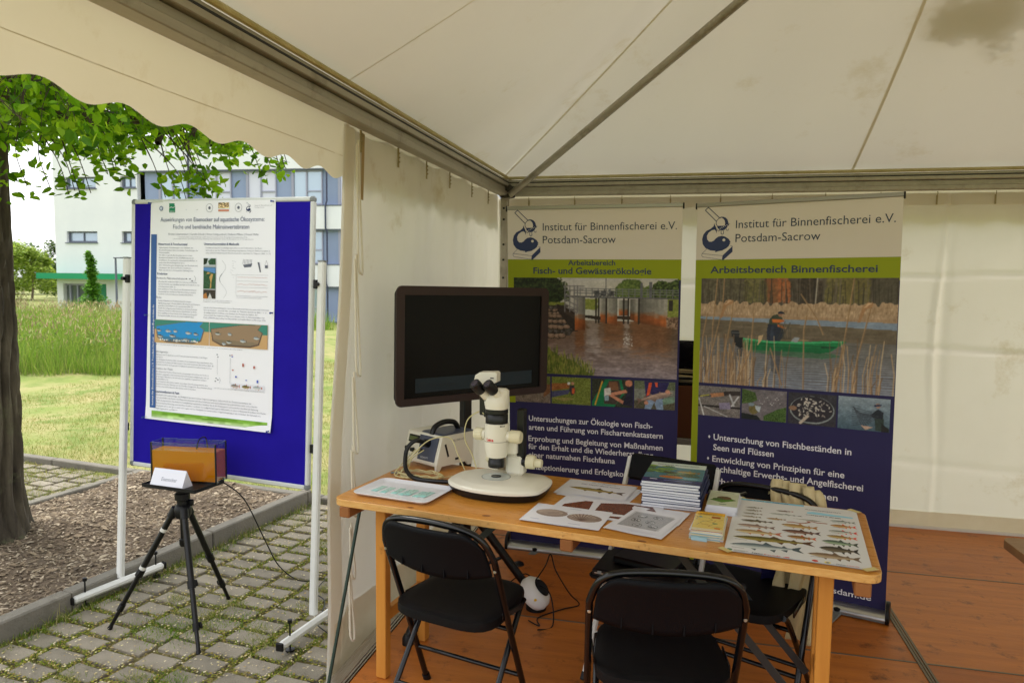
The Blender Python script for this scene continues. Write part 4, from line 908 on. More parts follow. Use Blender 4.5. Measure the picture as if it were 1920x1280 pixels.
    for _ in range(420):
        x = random.uniform(200, 740); y = 705+max(0, (x-400)*.42)+random.uniform(-15, 200); c.line(*N(x, y), *N(x+random.uniform(-16, 16), y-random.uniform(18, 75)), .0014, random.choice(((132, 148, 54), (88, 104, 40), (156, 148, 78), (66, 82, 30))), .75)
    c.soften(.5, .022); return c
def pic_boat():
    c = Cv(.931, .555, 330, 198, (112, 102, 88)); w, h = c.w, c.h
    def P(l): return [(a/1540*w, (1-b/905)*h) for a, b in l]
    def N(a, b): return a/1540*w, (1-b/905)*h
    Y = 1-c.Y/h; X = c.X/w
    f = c.field(3, 9)*.5+c.field(9, 14)*.5
    c.put(Y < .34, (92, 84, 72)); c.a += (f*(Y < .34)*.05)[..., None]
    for x, cols, s_ in ((660, ((176, 102, 62), (150, 86, 52), (196, 124, 78)), 80), (590, ((150, 96, 62), (120, 86, 58)), 50), (460, ((110, 106, 66), (92, 90, 58), (130, 122, 76)), 90), (1110, ((118, 110, 66), (100, 94, 58), (136, 126, 74)), 90), (1260, ((126, 116, 66), (104, 96, 60)), 90), (200, ((98, 92, 74), (84, 78, 64), (116, 108, 86)), 160), (890, ((70, 60, 52), (56, 50, 44), (88, 74, 62)), 90), (1440, ((96, 90, 76), (80, 74, 62)), 90)):
        c.dabs(P([(x-s_, 20), (x-s_*.5, -10), (x+s_*.5, -10), (x+s_, 30), (x+s_*1.1, 200), (x-s_*1.1, 200)]), int(s_*9), .006, cols, .55)
    for _ in range(120): a = random.uniform(0, 1540); b0 = random.uniform(180, 250); c.line(*N(a, b0), *N(a+random.uniform(-14, 14), b0-random.uniform(60, 240)), random.choice((.0012, .0016, .0022)), random.choice(((60, 52, 46), (124, 114, 102), (78, 70, 62), (52, 46, 42))), .6)
    c.line(*N(940, 245), *N(952, 0), .0034, (186, 178, 168), .9)
    edge = .235-.02*X+.012*c.field(6, 200)[0:1]; m = (Y > edge) & (Y < .372+.03*X); c.put(m, (182, 154, 126)); c.a += ((c.field(2, 6)*.045+c.field(1, 3)*.03)*m)[..., None]; m2 = m & (Y > .335+.02*X); c.put(m2, (160, 130, 104), .5)
    m = (Y > .36+.03*X) & (Y <= .58); c.put(m, (112, 100, 84)); c.a += ((c.field(18, 3)*.02)*m)[..., None]
    m = (Y > .362+.02*X) & (Y < .385+.058*X); c.put(m, (136, 152, 176)); c.a += (c.field(20, 1)*.02*m)[..., None]
    m = Y > .56; t = np.clip((Y-.56)/.44, 0, 1); base = np.stack([108+24*t, 104+34*t, 100+52*t], -1)/255; c.a = np.where(m[..., None], base, c.a)
    ph = np.sin(2*PI*(26*t**.75)+c.field(40, 9)*1.6+X*3); am = np.clip(.3+t*1.2, 0, 1)*(.75+.35*c.field(22, 6)); c.a += ((ph*am*.10)*m)[..., None]*np.array([.75, 1, 1.3]); c.a += (c.field(9, 1)*.02*m)[..., None]
    c.poly(P([(390, 596), (1080, 600), (1150, 622), (1010, 648), (700, 640), (450, 618)]), (48, 112, 70), .6); c.poly(P([(600, 600), (690, 600), (685, 800), (612, 770)]), (56, 56, 64), .45); c.poly(P([(325, 590), (380, 590), (370, 660), (330, 650)]), (50, 50, 56), .5)
    c.poly(P([(340, 497), (380, 588), (420, 600), (1000, 602), (1062, 592), (1182, 505), (1165, 498), (1000, 503), (900, 513), (600, 520)]), (24, 132, 76)); c.poly(P([(350, 500), (600, 523), (900, 516), (1165, 500), (1150, 509), (900, 527), (600, 534), (355, 512)]), (80, 190, 130)); c.poly(P([(372, 560), (1100, 556), (1062, 592), (1000, 602), (420, 600)]), (14, 100, 58), .7); c.line(*N(362, 545), *N(1112, 548), .0026, (12, 92, 54)); c.poly(P([(620, 505), (900, 498), (900, 508), (620, 514)]), (150, 136, 96))
    c.poly(P([(268, 446), (284, 438), (335, 440), (343, 470), (338, 492), (275, 492)]), (48, 48, 54)); c.poly(P([(275, 455), (338, 455), (338, 463), (275, 463)]), (150, 150, 150), .7); c.poly(P([(285, 490), (370, 500), (378, 585), (345, 590), (300, 560)]), (32, 32, 36))
    c.poly(P([(788, 478), (832, 484), (812, 520), (760, 518)]), (156, 162, 172)); c.line(*N(1000, 555), *N(1095, 552), .004, (16, 60, 44), .8)
    c.poly(P([(575, 380), (600, 374), (650, 375), (700, 420), (706, 470), (672, 518), (570, 518), (566, 440)]), (42, 48, 66)); c.poly(P([(600, 400), (620, 395), (625, 516), (596, 516)]), (58, 66, 88), .7); c.poly(P([(586, 336), (612, 308), (642, 294), (676, 306), (692, 330), (684, 360), (650, 384), (580, 380)]), (62, 70, 56)); c.poly(P([(606, 340), (650, 336), (704, 342), (706, 354), (690, 362), (640, 366), (612, 364)]), (212, 116, 54)); c.poly(P([(650, 376), (690, 392), (712, 404), (700, 412), (655, 398)]), (212, 116, 54)); c.ell(*N(672, 296), .011, .012, (160, 120, 98)); c.ell(*N(716, 408), .005, .004, (190, 146, 120)); c.poly(P([(652, 292), (654, 276), (676, 270), (698, 280), (706, 296), (690, 292)]), (36, 42, 66))
    for k in range(9): c.line(*N(656+k*13, 512), *N(712+math.sin(k)*46, 356+k*6), .0014, (74, 70, 62), .6)
    cols = ((192, 160, 122), (166, 134, 100), (210, 182, 146), (140, 112, 84), (120, 94, 70))
    for _ in range(150):
        a = random.choice((random.uniform(0, 420), random.uniform(0, 420), random.uniform(0, 740), random.uniform(1050, 1540))); t_ = random.uniform(470, 830); md = N(a+random.uniform(-10, 10), (905+t_)/2); q = N(a, 905); r = N(a+random.uniform(-30, 30), t_); wd = random.choice((.0014, .002, .0026)); cl_ = random.choice(cols); c.line(*q, *md, wd, cl_, .85); c.line(*md, *r, wd*.8, cl_, .85)
    for pts in ([(190, 880), (230, 560), (270, 330), (280, 190)], [(100, 880), (110, 400), (140, 0)], [(15, 880), (25, 500), (60, 300)], [(1235, 900), (1270, 620), (1330, 330), (1360, 190)], [(1120, 880), (1180, 400), (1225, 0)], [(60, 850), (190, 250), (200, 0)], [(330, 880), (440, 600), (455, 290)], [(700, 880), (600, 580)], [(830, 130), (960, 330), (1010, 450)], [(870, 900), (860, 420), (880, 300)]):
        for p_, q_ in zip(pts[:-1], pts[1:]): c.line(*N(*p_), *N(*q_), .0034, (190, 158, 120), .9); c.line(N(*p_)[0]+.0012, N(*p_)[1], N(*q_)[0]+.0012, N(*q_)[1], .0012, (130, 100, 72), .7)
    for x, y in ((240, 190), (1330, 200)): c.poly(P([(x+40, y), (x, y-15), (x-40, y+30), (x-72, y+150), (x-52, y+146), (x-14, y+44), (x+30, y+26)]), (176, 134, 98)); c.poly(P([(x+30, y-2), (x, y-6), (x-30, y+30), (x-20, y+34), (x+10, y+8)]), (214, 180, 146))
    c.poly(P([(500, 480), (540, 470), (525, 520), (495, 560)]), (206, 176, 138)); c.soften(.5, .02); return c
def thumb(kind):
    c = Cv(.226, .165, 96, 70, (90, 90, 90)); w, h = c.w, c.h; N = lambda a, b: (a*w, (1-b)*h); P = lambda l: [N(*p) for p in l]
    if kind == 0:      # rubble
        c.put(c.X > -1, (118, 106, 94), 1, .07); c.poly(P([(.85, .0), (1, 0), (1, .6), (.8, .8)]), (120, 80, 52), 1, .06); c.poly(P([(.8, 0), (1, 0), (1, .3), (.9, .3)]), (100, 112, 54), 1, .06); c.ell(*N(.6, .6), .008, .008, (210, 206, 198))
    elif kind == 1:    # brook
        c.put(c.X > -1, (112, 124, 52), 1, .07); c.poly(P([(0, .25), (.45, .22), (.5, .4), (.0, .52)]), (150, 96, 50), 1, .05); c.poly(P([(0, .55), (.5, .45), (.42, .62), (0, .78)]), (74, 76, 110), 1, .02)
        c.poly(P([(.0, .8), (.4, .75), (.6, .8), (.3, .9)]), (150, 140, 80), 1, .06); c.poly(P([(.46, .3), (.58, .3), (.62, .55), (.52, .68), (.45, .5)]), (60, 56, 62)); c.poly(P([(.52, .4), (.6, .38), (.58, .6), (.52, .6)]), (196, 92, 48)); c.ell(*N(.54, .22), .009, .010, (176, 128, 104)); c.ell(*N(.44, .23), .009, .009, (226, 226, 222))
    elif kind == 2:    # green boat from above
        c.put(c.X > -1, (50, 56, 44), 1, .05); c.poly(P([(0, .85), (.33, 0), (.72, 0), (.8, .5), (.55, 1), (0, 1)]), (22, 120, 76)); c.poly(P([(.3, .45), (.42, .05), (.66, .03), (.74, .5), (.6, .9), (.3, .9)]), (70, 62, 56)); c.poly(P([(.42, .1), (.62, .08), (.66, .4), (.42, .4)]), (124, 86, 60))
        c.poly(P([(.3, .35), (.45, .3), (.48, .55), (.3, .62)]), (214, 212, 208)); c.line(*N(.25, .1), *N(.08, .95), .006, (206, 158, 60)); c.poly(P([(.45, .5), (.82, .35), (.88, .45), (.5, .6)]), (206, 142, 112)); c.poly(P([(.4, .58), (.5, .55), (.85, .82), (.78, .9)]), (206, 142, 112)); c.poly(P([(.82, .1), (1, .05), (1, .95), (.75, .9), (.88, .4)]), (38, 36, 56)); c.ell(*N(.9, .12), .02, .02, (196, 130, 100)); c.poly(P([(.3, .62), (.42, .6), (.42, .78), (.32, .8)]), (150, 176, 190))
    elif kind == 3:    # person holding a fish
        c.put(c.X > -1, (128, 132, 122), 1, .04); c.put(c.Y < h*.3, (92, 88, 70), 1, .06); c.put(c.Y > h*.7, (100, 110, 84), 1, .06); c.poly(P([(.6, .65), (1, .5), (1, .72), (.65, .85)]), (120, 150, 130))
        c.poly(P([(.24, 0), (.86, 0), (.8, .25), (.72, .62), (.3, .62)]), (48, 44, 92)); c.poly(P([(.3, .62), (.7, .62), (.72, 1), (.56, 1), (.5, .75), (.42, 1), (.26, 1)]), (138, 160, 190)); c.poly(P([(.36, .05), (.44, .05), (.38, .5), (.3, .55)]), (222, 92, 60)); c.poly(P([(.5, .03), (.57, .03), (.58, .2), (.53, .2)]), (222, 92, 60))
        fish(c, .95*w, .62*h, .06*w, .26*h, .036, (150, 128, 116), (186, 160, 144), (130, 104, 92)); c.ell(*N(.82, .35), .013, .012, (206, 150, 124)); c.ell(*N(.3, .78), .012, .012, (206, 150, 124))
    elif kind == 4:    # fishing reel on planks
        c.put(c.X > -1, (122, 116, 112), 1, .06); c.put((c.Y > .3*h) & (c.Y < .36*h), (40, 36, 36)); c.poly(P([(.28, .25), (.6, .18), (.62, .3), (.3, .38)]), (186, 132, 92)); c.line(*N(0, .35), *N(.3, .32), .004, (60, 60, 64)); c.poly(P([(.6, .15), (1, .1), (1, .25), (.62, .28)]), (60, 52, 50))
        c.poly(P([(.5, .55), (.75, .5), (.78, .72), (.52, .76)]), (150, 142, 170)); c.line(*N(.75, .25), *N(.85, .6), .007, (196, 196, 200)); c.line(*N(.95, .3), *N(.8, .62), .006, (206, 206, 210)); c.line(*N(.15, .7), *N(.7, .98), .003, (196, 196, 196)); c.line(*N(.02, .45), *N(.14, 1), .005, (206, 206, 206)); c.line(*N(.05, .36), *N(.25, .3), .003, (196, 190, 60))
    elif kind == 5:    # pond with vegetation
        c.put(c.X > -1, (118, 112, 116), 1, .03); c.poly(P([(0, 0), (.3, .1), (.35, .35), (.2, .45), (0, .5)]), (72, 96, 44), 1, .07); c.poly(P([(.5, .85), (.8, .6), (1, .5), (1, 1), (.5, 1)]), (70, 98, 42), 1, .08); c.ell(*N(.27, .65), .025, .028, (116, 106, 62), 1, .05); c.poly(P([(.3, .52), (.44, .55), (.4, .75), (.32, .65)]), (190, 200, 206)); c.ell(*N(.22, .5), .016, .01, (124, 140, 150))
        for i in range(14): c.ell(*N(.4+i*.035, .35+.12*math.sin(i)), .0022, .0022, (226, 226, 226))
        c.poly(P([(0, .8), (.35, .85), (.45, 1), (0, 1)]), (30, 36, 36))
    elif kind == 6:    # dish of small things
        c.put(c.X > -1, (58, 56, 64), 1, .02); c.ell(*N(.5, .52), .105, .072, (148, 156, 156)); c.ell(*N(.5, .5), .099, .068, (50, 46, 54))
        for _ in range(75): a = random.uniform(0, 6.28); r = math.sqrt(random.random()); x, y = .5*w+r*.085*math.cos(a), .5*h+r*.056*math.sin(a); t = random.uniform(0, 3.1); c.line(x, y, x+.008*math.cos(t), y+.008*math.sin(t), .0028, random.choice(((206, 198, 186), (170, 160, 150), (226, 220, 208))))
        c.line(*N(.27, .95), *N(.42, .72), .012, (200, 186, 170)); c.ell(*N(.1, .5), .02, .012, (150, 116, 92))
    else:              # person with a net on misty water
        c.vgrad(0, h, (72, 96, 110), (150, 166, 178)); c.poly(P([(.7, .45), (.8, .35), (.88, .5), (.9, .98), (.74, .98)]), (52, 66, 62)); c.poly(P([(.62, .52), (.78, .32), (.88, .42), (.86, .6), (.68, .6)]), (40, 46, 56)); c.ell(*N(.77, .22), .011, .012, (170, 136, 116)); c.poly(P([(.7, .2), (.84, .17), (.83, .22), (.7, .26)]), (46, 56, 90))
        for k in range(9): c.line(*N(.3+k*.01, .3+k*.02), *N(.5+k*.035, .95-k*.05), .0014, (66, 74, 84), .8); c.line(*N(.28, .32+k*.07), *N(.65, .42+k*.04), .0012, (66, 74, 84), .7)
        c.poly(P([(.45, .85), (.7, .88), (.55, .98)]), (200, 170, 150)); c.poly(P([(.85, .75), (1, .9), (1, 1), (.85, 1)]), (36, 36, 36))
    c.soften(.6, .035); return c

# ------------------------------------------------------------------ roll-up banners
M_VINYL_W = mat('vinyl_white', S(214, 206, 200), rough=.55, spec=.3, bump=.03, bscale=8); M_VINYL_G = mat('vinyl_green', S(142, 154, 14), rough=.5, spec=.3)
M_VINYL_N = mat('vinyl_navy', S(48, 45, 86), rough=.55, spec=.2, col2=S(44, 41, 81), scale=2)
def banner(P, label, title, pic, kinds, lines, left_green, divs, url=False):
    w = .968; t = thing('rollup_banner', label, 'banner', M=P, group='roll-up banners of the institute')
    bow = lambda x, z: .004*math.sin(PI*x/w)+.003*math.sin(z*2.4)
    def sheet(x0, z0, x1, z1, m, y, n, nm):
        g = G(); g.flat = True; g.grid(lambda u, v: (x0+(x1-x0)*u, y+bow(x0+(x1-x0)*u, z0+(z1-z0)*v), z0+(z1-z0)*v), n, n); return obj(nm, g, m, t)
    sheet(0, .040, w, 2.012, M_VINYL_N, 0, 20, 'banner_sheet'); sheet(0, 1.729, w, 2.012, M_VINYL_W, -.0006, 12, 'white_field')
    sheet(0, 1.62, w, 1.7288, M_VINYL_G, -.0006, 12, 'green_field')
    if left_green == 1: sheet(0, .045, .034, 1.6205, M_VINYL_G, -.0006, 12, 'green_stripe')
    else: sheet(0, .895, .038, 1.6205, M_VINYL_G, -.0006, 12, 'green_stripe')
    cb = lambda ox, oz: (lambda x, z: np.array(.004*np.sin(PI*(x+ox)/w)+.003*np.sin((z+oz)*2.4)))
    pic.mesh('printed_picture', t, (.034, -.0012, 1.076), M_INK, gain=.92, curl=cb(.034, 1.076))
    for i, k in enumerate(kinds):
        x0, x1 = divs[i], divs[i+1]; c = thumb(k); o = c.mesh('printed_picture', t, (x0+.004, -.0012, .902), M_INK, gain=.92, curl=cb(x0, .902)); o.scale = ((x1-x0-.008)/c.w, 1, .158/c.h)
    g = emblem(.030, 2.006, .000575, y=-.0014); g.v = [(x, y+bow(x, z), z) for x, y, z in g.v]
    e_ = emblem_light(.030, 2.006, .000575, -.0019); e_.v = [(x, y+bow(x, z), z) for x, y, z in e_.v]
    obj('emblem', g, M_NAVY_T, t, smooth=False); obj('emblem_eye', e_, M_VINYL_W, t, smooth=False)
    def bend(q): q.v = [(x, y+bow(x, z), z) for x, y, z in q.v]; return q
    def line(m, *a): g = FG(); put_text(g, *a); obj('lettering', bend(g), m, t, smooth=False)
    line(M_SLATE, 'Institut für Binnenfischerei e.V.', .205, 1.889, .060, .735, 0.0, -.0014); line(M_SLATE, 'Potsdam-Sacrow', .205, 1.818, .060, .41, 0.0, -.0014)
    for s, x, z, sz, wd, al in title: line(M_SLATE, s, x, z, sz, wd, .020, -.0014, al)
    for s, x, z, wd, dot in lines:
        line(M_WHT_T, s, x, z, .046, wd, .014, -.0012)
        if dot: g = FG(); cx, cz = x-.023, z+.014; g.poly([(cx-.006, cz), (cx, cz-.0095), (cx+.006, cz), (cx, cz+.0095)], -.0012); obj('bullet_mark', bend(g), M_WHT_T, t, smooth=False)
    if url: line(M_WHT_T, 'www.ifb-potsdam.de', .905, .080, .040, .44, .012, -.0012, 'r')
    obj('top_rail', G().box((w/2, 0, 2.016), (w+.006, .016, .022), None, .003), mat('rail_grey', S(150, 148, 140), rough=.35, metal=.6), t, smooth=False)
    for x in (-.004, w+.004): obj('rail_cap', G().box((x, 0, 2.012), (.008, .02, .034), None, .003), M_BLKP, t, smooth=False)
    hs_ = G(); hs_.M = Matrix.Identity(4); pr = []
    for k in range(13): a = PI/2+PI*k/12-.3; pr.append((-.05*math.cos(a)*-1-.01, .045+.045*math.sin(a)*1.0))
    prof = [(-.045, .0), (-.055, .012), (-.058, .035), (-.050, .062), (-.030, .082), (-.008, .090), (.02, .086), (.042, .065), (.05, .03), (.045, 0)]
    R = Matrix(((0, 0, 1), (1, 0, 0), (0, 1, 0)))
    prof_low = [(a, b*.54) for a, b in prof]
    obj('base_housing', G().prism(prof_low, -.004, w+.004, R), M_ALU2, t, ang=50)
    for x in (-.020, w+.004): obj('end_cap', G().prism([(a*1.1, b*1.06-.002) for a, b in prof], x, x+.016, R), M_BLKP, t, ang=40)
    g = G()
    for i in range(3): g.box((w/2, -.0555, .006+.0055*i), (w, .004, .0018))
    obj('housing_groove', g, M_GREY, t, smooth=False)
    obj('support_pole', G().tube([(w/2, .05, .05), (w/2, .02, 2.01)], .009, 8), M_ALU2, t)
    for fx, s in ((.17, .36), (w-.20, .36)):
        f = obj('foot', G().box((0, -.12, -.005+.006), (.045, .28, .008), None, .002), M_GREY, t, (fx, -.02, .006), (0, 0, -.18), smooth=False)
        obj('foot_pad', G().lathe([(.0, -.012), (.030, -.012), (.034, .002), (.028, .014), (0.005, .018)], 20, (0, -.25, .012)), M_BLKP, f); obj('foot_knob', G().lathe([(0, 0), (.016, 0), (.016, .012), (.004, .016)], 16, (0, -.03, .012)), M_BLKP, f)
    return t
B1 = pose(-.9663, 4.1737, -.0044, -.0572, .0021, .066); B2 = pose(.0725, 3.9814, -.0071, -.3208, .0117, -.0217)
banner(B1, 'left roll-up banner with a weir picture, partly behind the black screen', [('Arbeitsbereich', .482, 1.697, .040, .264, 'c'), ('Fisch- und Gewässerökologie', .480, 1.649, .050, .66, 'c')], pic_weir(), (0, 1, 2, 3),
       [('Untersuchungen zur Ökologie von Fisch-', .117, .790, .715, 1), ('arten und Führung von Fischartenkatastern', .117, .737, .773, 0), ('Erprobung und Begleitung von Maßnahmen', .114, .669, .777, 1), ('für den Erhalt und die Wiederherstellung', .114, .621, .724, 0), ('einer naturnahen Fischfauna', .114, .570, .511, 0), ('Konzeptionierung und Erfolgskontrolle', .095, .498, .70, 1)], 0, (.034, .251, .486, .724, .955))
banner(B2, 'right roll-up banner showing an angler in a green boat, behind the table', [('Arbeitsbereich Binnenfischerei', .079, 1.659, .050, .794, 'l')], pic_boat(), (4, 5, 6, 7),
       [('Untersuchung von Fischbeständen in', .121, .775, .671, 1), ('Seen und Flüssen', .121, .720, .31, 0), ('Entwicklung von Prinzipien für eine', .118, .658, .647, 1), ('nachhaltige Erwerbs- und Angelfischerei', .119, .606, .731, 0), ('Erhebung von fischereilichen', .121, .540, .618, 1)], 1, (.030, .259, .489, .721, .955), True)

# ------------------------------------------------------------------ display screen on a stand
TVM = pose(-1.205, 2.931, 1.043, .912-.0, -.01, .001)
tv = thing('display_screen', 'large black display screen on a black pole stand behind the table', 'screen', M=TVM)
M_BEZEL = mat('brown_black_bezel', S(50, 36, 34), rough=.4, spec=.35); M_SCRN = mat('screen_glass', S(5, 4, 4), rough=.2, spec=.22)
fr = G(); o_ = rrect(0, 0, .876, .53, .028, 6); i_ = [(.040, .034), (.818+.02, .034), (.838, .490), (.040, .490)]
R_XZ = Matrix(((1, 0, 0), (0, 0, -1), (0, 1, 0)))
obj('casing', G().prism(rrect(.012, .012, .864, .518, .028, 6), -.028, 0, Matrix(((1, 0, 0), (0, 0, -1), (0, 1, 0)))), mat('casing_black', S(30, 26, 26), rough=.4), tv, (0, .002, 0), smooth=True)
def ring(x0, z0, x1, z1, X0, Z0, X1, Z1, r):
    g = G(); a = rrect(x0, z0, x1, z1, r, 5); b = []
    for x, z in a: b.append((min(max(x, X0), X1), min(max(z, Z0), Z1)))
    n = len(a); V = [(x, -.002, z) for x, z in a]+[(x, -.012, z) for x, z in a]+[(x, -.012, z) for x, z in b]+[(x, -.004, z) for x, z in b]; F = []
    for k in range(3):
        for i in range(n): j = (i+1) % n; F.append((k*n+i, k*n+j, (k+1)*n+j, (k+1)*n+i))
    g.add(V, F); return g
obj('bezel', ring(0, 0, .876, .53, .040, .034, .830, .490, .028), M_BEZEL, tv, smooth=False)
obj('screen', G().box((.435, -.0035, .262), (.80, .003, .47)), M_SCRN, tv, smooth=False)
g = FG().rect(.100, .056, .778, .120, -.0056); obj('message_bar', g, mat('message_bar', S(32, 38, 42), rough=.3, spec=.2, emit=(S(54, 68, 74), .04)), tv, smooth=False)
g = FG(); put_text(g, 'Kein Videosignal', .176, .079, .023, .135, 0, -.0062)
n = 22; g.stroke([(.136+.0155*math.cos(2*PI*k/n), .087+.0155*math.sin(2*PI*k/n)) for k in range(n)], .0028, -.0062, True); g.rect(.1348, .079, .1374, .090, -.0062); g.rect(.1348, .093, .1374, .096, -.0062)
obj('lettering', g, mat('ink_dark', S(14, 18, 20), rough=.4), tv, smooth=False)
iv = TVM.inverted()
g = G(); g.M = iv
pc = TVM @ Vector((.44, .085, 0)); px_, py_ = pc.x, pc.y
g.box((px_, py_, .70), (.045, .045, 1.32), Matrix.Rotation(.912, 3, 'Z'), .004)
obj('pole', g, M_BLKM, tv, smooth=False)
for (ex, ey) in ((-.665, 3.442), (-1.13, 2.90), (-1.12, 3.82)):
    g = G(); g.M = iv; g.tube([(px_, py_, .52), (ex, ey, .025)], .021, 12); o = obj('leg', g, M_BLKM, tv)
    g = G(); g.M = iv; g.lathe([(0, 0), (.026, 0), (.026, .03), (.018, .045)], 14, (ex, ey, 0)); obj('foot_cap', g, M_BLKP, o)
for (ex, ey) in ((-.665, 3.442), (-1.13, 2.90), (-1.12, 3.82)):
    g = G(); g.M = iv; g.tube([(px_, py_, .16), (px_*.45+ex*.55, py_*.45+ey*.55, .245)], .009, 8); obj('strut', g, M_BLKM, tv)
# ------------------------------------------------------------------ pin board with research poster
BP = pose(-3.0411, 3.4831, .5247, -.115, -.0122, -.0352); BI = BP.inverted(); bw_, bh_ = 1.204, 1.5008
pb = thing('pin_board', 'blue felt pin board in a white frame on two white posts', 'pinboard', M=BP)
M_FELT = mat('blue_felt', S(38, 26, 160), rough=.98, spec=.1, col2=S(33, 22, 146), scale=3, bump=.25, bscale=500)
obj('felt_panel', G().box((bw_/2, 0, bh_/2), (bw_-.03, .018, bh_-.03)), M_FELT, pb, smooth=False)
M_BFR = mat('board_frame', S(214, 216, 214), rough=.35, col2=S(204, 206, 204), scale=4)
for a, b in (((0.022, 0, .012), (bw_-.022, 0, .012)), ((.022, 0, bh_-.012), (bw_-.022, 0, bh_-.012))): obj('frame_rail', G().beam(a, b, .030, .024, bv=.006), M_BFR, pb, smooth=False)
for x in (.012, bw_-.012): obj('frame_rail', G().beam((x, 0, .022), (x, 0, bh_-.022), .030, .024, up=(1, 0, 0), bv=.006), M_BFR, pb, smooth=False)
for x in (.014, bw_-.014):
    for z in (.014, bh_-.014): obj('corner_cap', G().box((x, 0, z), (.034, .033, .034), None, .010), M_GREY, pb, smooth=False)
posts = []
for sgn, foot, fb, fe in ((-1, (-3.040, 3.372, -.10), (-3.085, 3.085), (-2.960, 3.62)), (1, (-1.772, 3.236, -.10), (-1.775, 2.93), (-1.700, 3.46))):
    xl = -.045 if sgn < 0 else bw_+.045
    top = Vector((xl, 0.004, 1.175)); ft = BI @ Vector(foot)
    p = obj('post', G().beam(ft, top, .038, .034, up=(0, 1, 0), bv=.007), M_WHT, pb, smooth=False); posts.append(p)
    obj('post_cap', G().beam(top, top+(top-ft).normalized()*.006, .036, .032, up=(0, 1, 0)), M_GREY, p, smooth=False)
    g = G(); g.M = BI; g.beam((*fb, -.112), (*fe, -.112), .040, .042, bv=.014); f = obj('foot_bar', g, M_WHT, pb, smooth=False)
    for q in (fb, fe):
        d = (Vector((*q, -.112))-Vector((foot[0], foot[1], -.112))).normalized()
        g = G(); g.M = BI; g.beam(Vector((*q, -.112)), Vector((*q, -.112))+d*.012, .041, .043, bv=.014); obj('foot_cap', g, M_BLKP, f, smooth=False)
    d = (Vector(fe)-Vector(fb)).normalized()
    for t in (.07, .5):
        q = Vector(fb)+d*t; g = G(); g.M = BI; g.lathe([(.003, -.165), (.022, -.165), (.022, -.157), (.004, -.155), (.004, -.03), (.011, -.028), (.011, -.012), (.004, -.01)], 14, (q.x-.0, q.y, 0)); obj('levelling_screw', g, M_BLKP, f)
    for z in (.22, 1.06):
        x = (xl*.5+(0 if sgn < 0 else bw_)*.5); c = obj('clamp', G().box((x+sgn*.0, -.014, z), (.022, .022, .045), None, .003).cyl((x+sgn*.016, -.02, z), (x+sgn*.016, -.038, z), .010, 12), M_BLKP, pb, smooth=False)
    g = G(); g.cyl((xl+(ft.x-xl)*.3, -.016, .72), (xl+(ft.x-xl)*.3, -.020, .72), .005, 10); obj('screw', g, M_BLKP, p)

po = thing('research_poster', 'white research poster with logos, text and two water pictures pinned to the blue board', 'poster', M=BP @ Matrix.Translation((0, -.0115, 0)))
g = G(); g.flat = True
def psh(u, v):
    xl = .143-.026*v**1.2; x = xl+(.975-xl)*u; z = 1.487-1.207*v
    return (x, -.0015-.003*math.exp(-((v-.0)/.05)**2)*math.sin(PI*u)-.012*max(0, v-.93)/.07*(.4+.6*u)-.004*math.sin(u*5+v*3)**2, z)
g.grid(lambda u, v: psh(u, 1-v), 30, 60)
obj('poster_sheet', g, mat('poster_paper', S(240, 240, 248), rough=.35, spec=.4, bump=.04, bscale=4), po, ang=80)
YT = -.0062
g = FG(); g.rect(.150, .345, .190, 1.308, YT+.0006); obj('blue_bar', g, mat('poster_blue', S(42, 88, 156), rough=.5), po, (0, 0, 0), smooth=False)
g = FG()
TB = [('Auswirkungen von Eisenocker auf aquatische Ökosysteme:', .216, 1.377, .033, .692, .0), ('Fische und benthische Makroinvertebraten', .305, 1.338, .033, .507, .0)]
M_PIB = mat('poster_ink_blue', S(66, 80, 118), rough=.5)
for s, x, z, sz, wd, b in TB: g = FG(); put_text(g, s, x, z, sz, wd, b, YT); obj('lettering', g, M_PIB, po, smooth=False)
for s, x, z, wd in (('Hintergrund & Forschungsziel', .201, 1.249, .203), ('Untersuchungsgebiet & Methodik', .517, 1.252, .233), ('Ergebnisse', .196, 1.087, .072), ('Zusammenfassung & Fazit', .180, .434, .180)): g = FG(); put_text(g, s, x, z, .017, wd, .02, YT); obj('lettering', g, M_PIB, po, smooth=False)
g = FG()
put_text(g, 'Kristin Scharnweber | Carolin Scholz | Victor Schippenbeil | Stefanie Milano | Daniel Hühn', .274, 1.304, .016, .598, 0, YT, res=1)
put_text(g, 'Universität Potsdam, Institut für Biologie und Biochemie; Universität zu Köln, Biologisches Forschungszentrum Köln;', .338, 1.291, .0075, .464, 0, YT, res=0)
put_text(g, 'Leibniz-Institut für Zoo- und Wildtierforschung; Humboldt-Universität Berlin; Institut für Binnenfischerei e.V. Potsdam-Sacrow', .304, 1.281, .0075, .536, 0, YT, res=0)
for s, x, z, wd in (('Benthische Makroinvertebraten', .193, 1.063, .196), ('Fische', .191, .957, .038), ('Nahrungsnetze', .184, .657, .094), ('Kondition der Ukelei', .183, .563, .128)): put_text(g, s, x, z, .016, wd, 0, YT, res=1)
def para(lines, x, z, dz, size, wmax):
    m = max(len(l) for l in lines)
    for i, l in enumerate(lines):
        if l: put_text(g, l, x, z-i*dz, size, wmax*len(l)/m, 0, YT, res=0)
para(['Hydrologische Veränderungen in den Gebieten des', 'Braunkohletagebaus führen zu starken Veränderungen der', 'Wasserqualität.', 'Vor allem steigende Eisenkonzentrationen sowie', 'Eisenhydroxidschlamm in den Oberflächengewässern', 'beeinflussen die aquatischen Lebensgemeinschaften, so', 'auch in der Brandenburgischen Spree.', 'Ziel: Untersuchung der Auswirkungen der Eisenhydroxid-', 'belastung in der Spree auf Fische, benthische', 'Makroinvertebraten und aquatische Nahrungsnetze.'], .208, 1.232, .0137, .0105, .27)
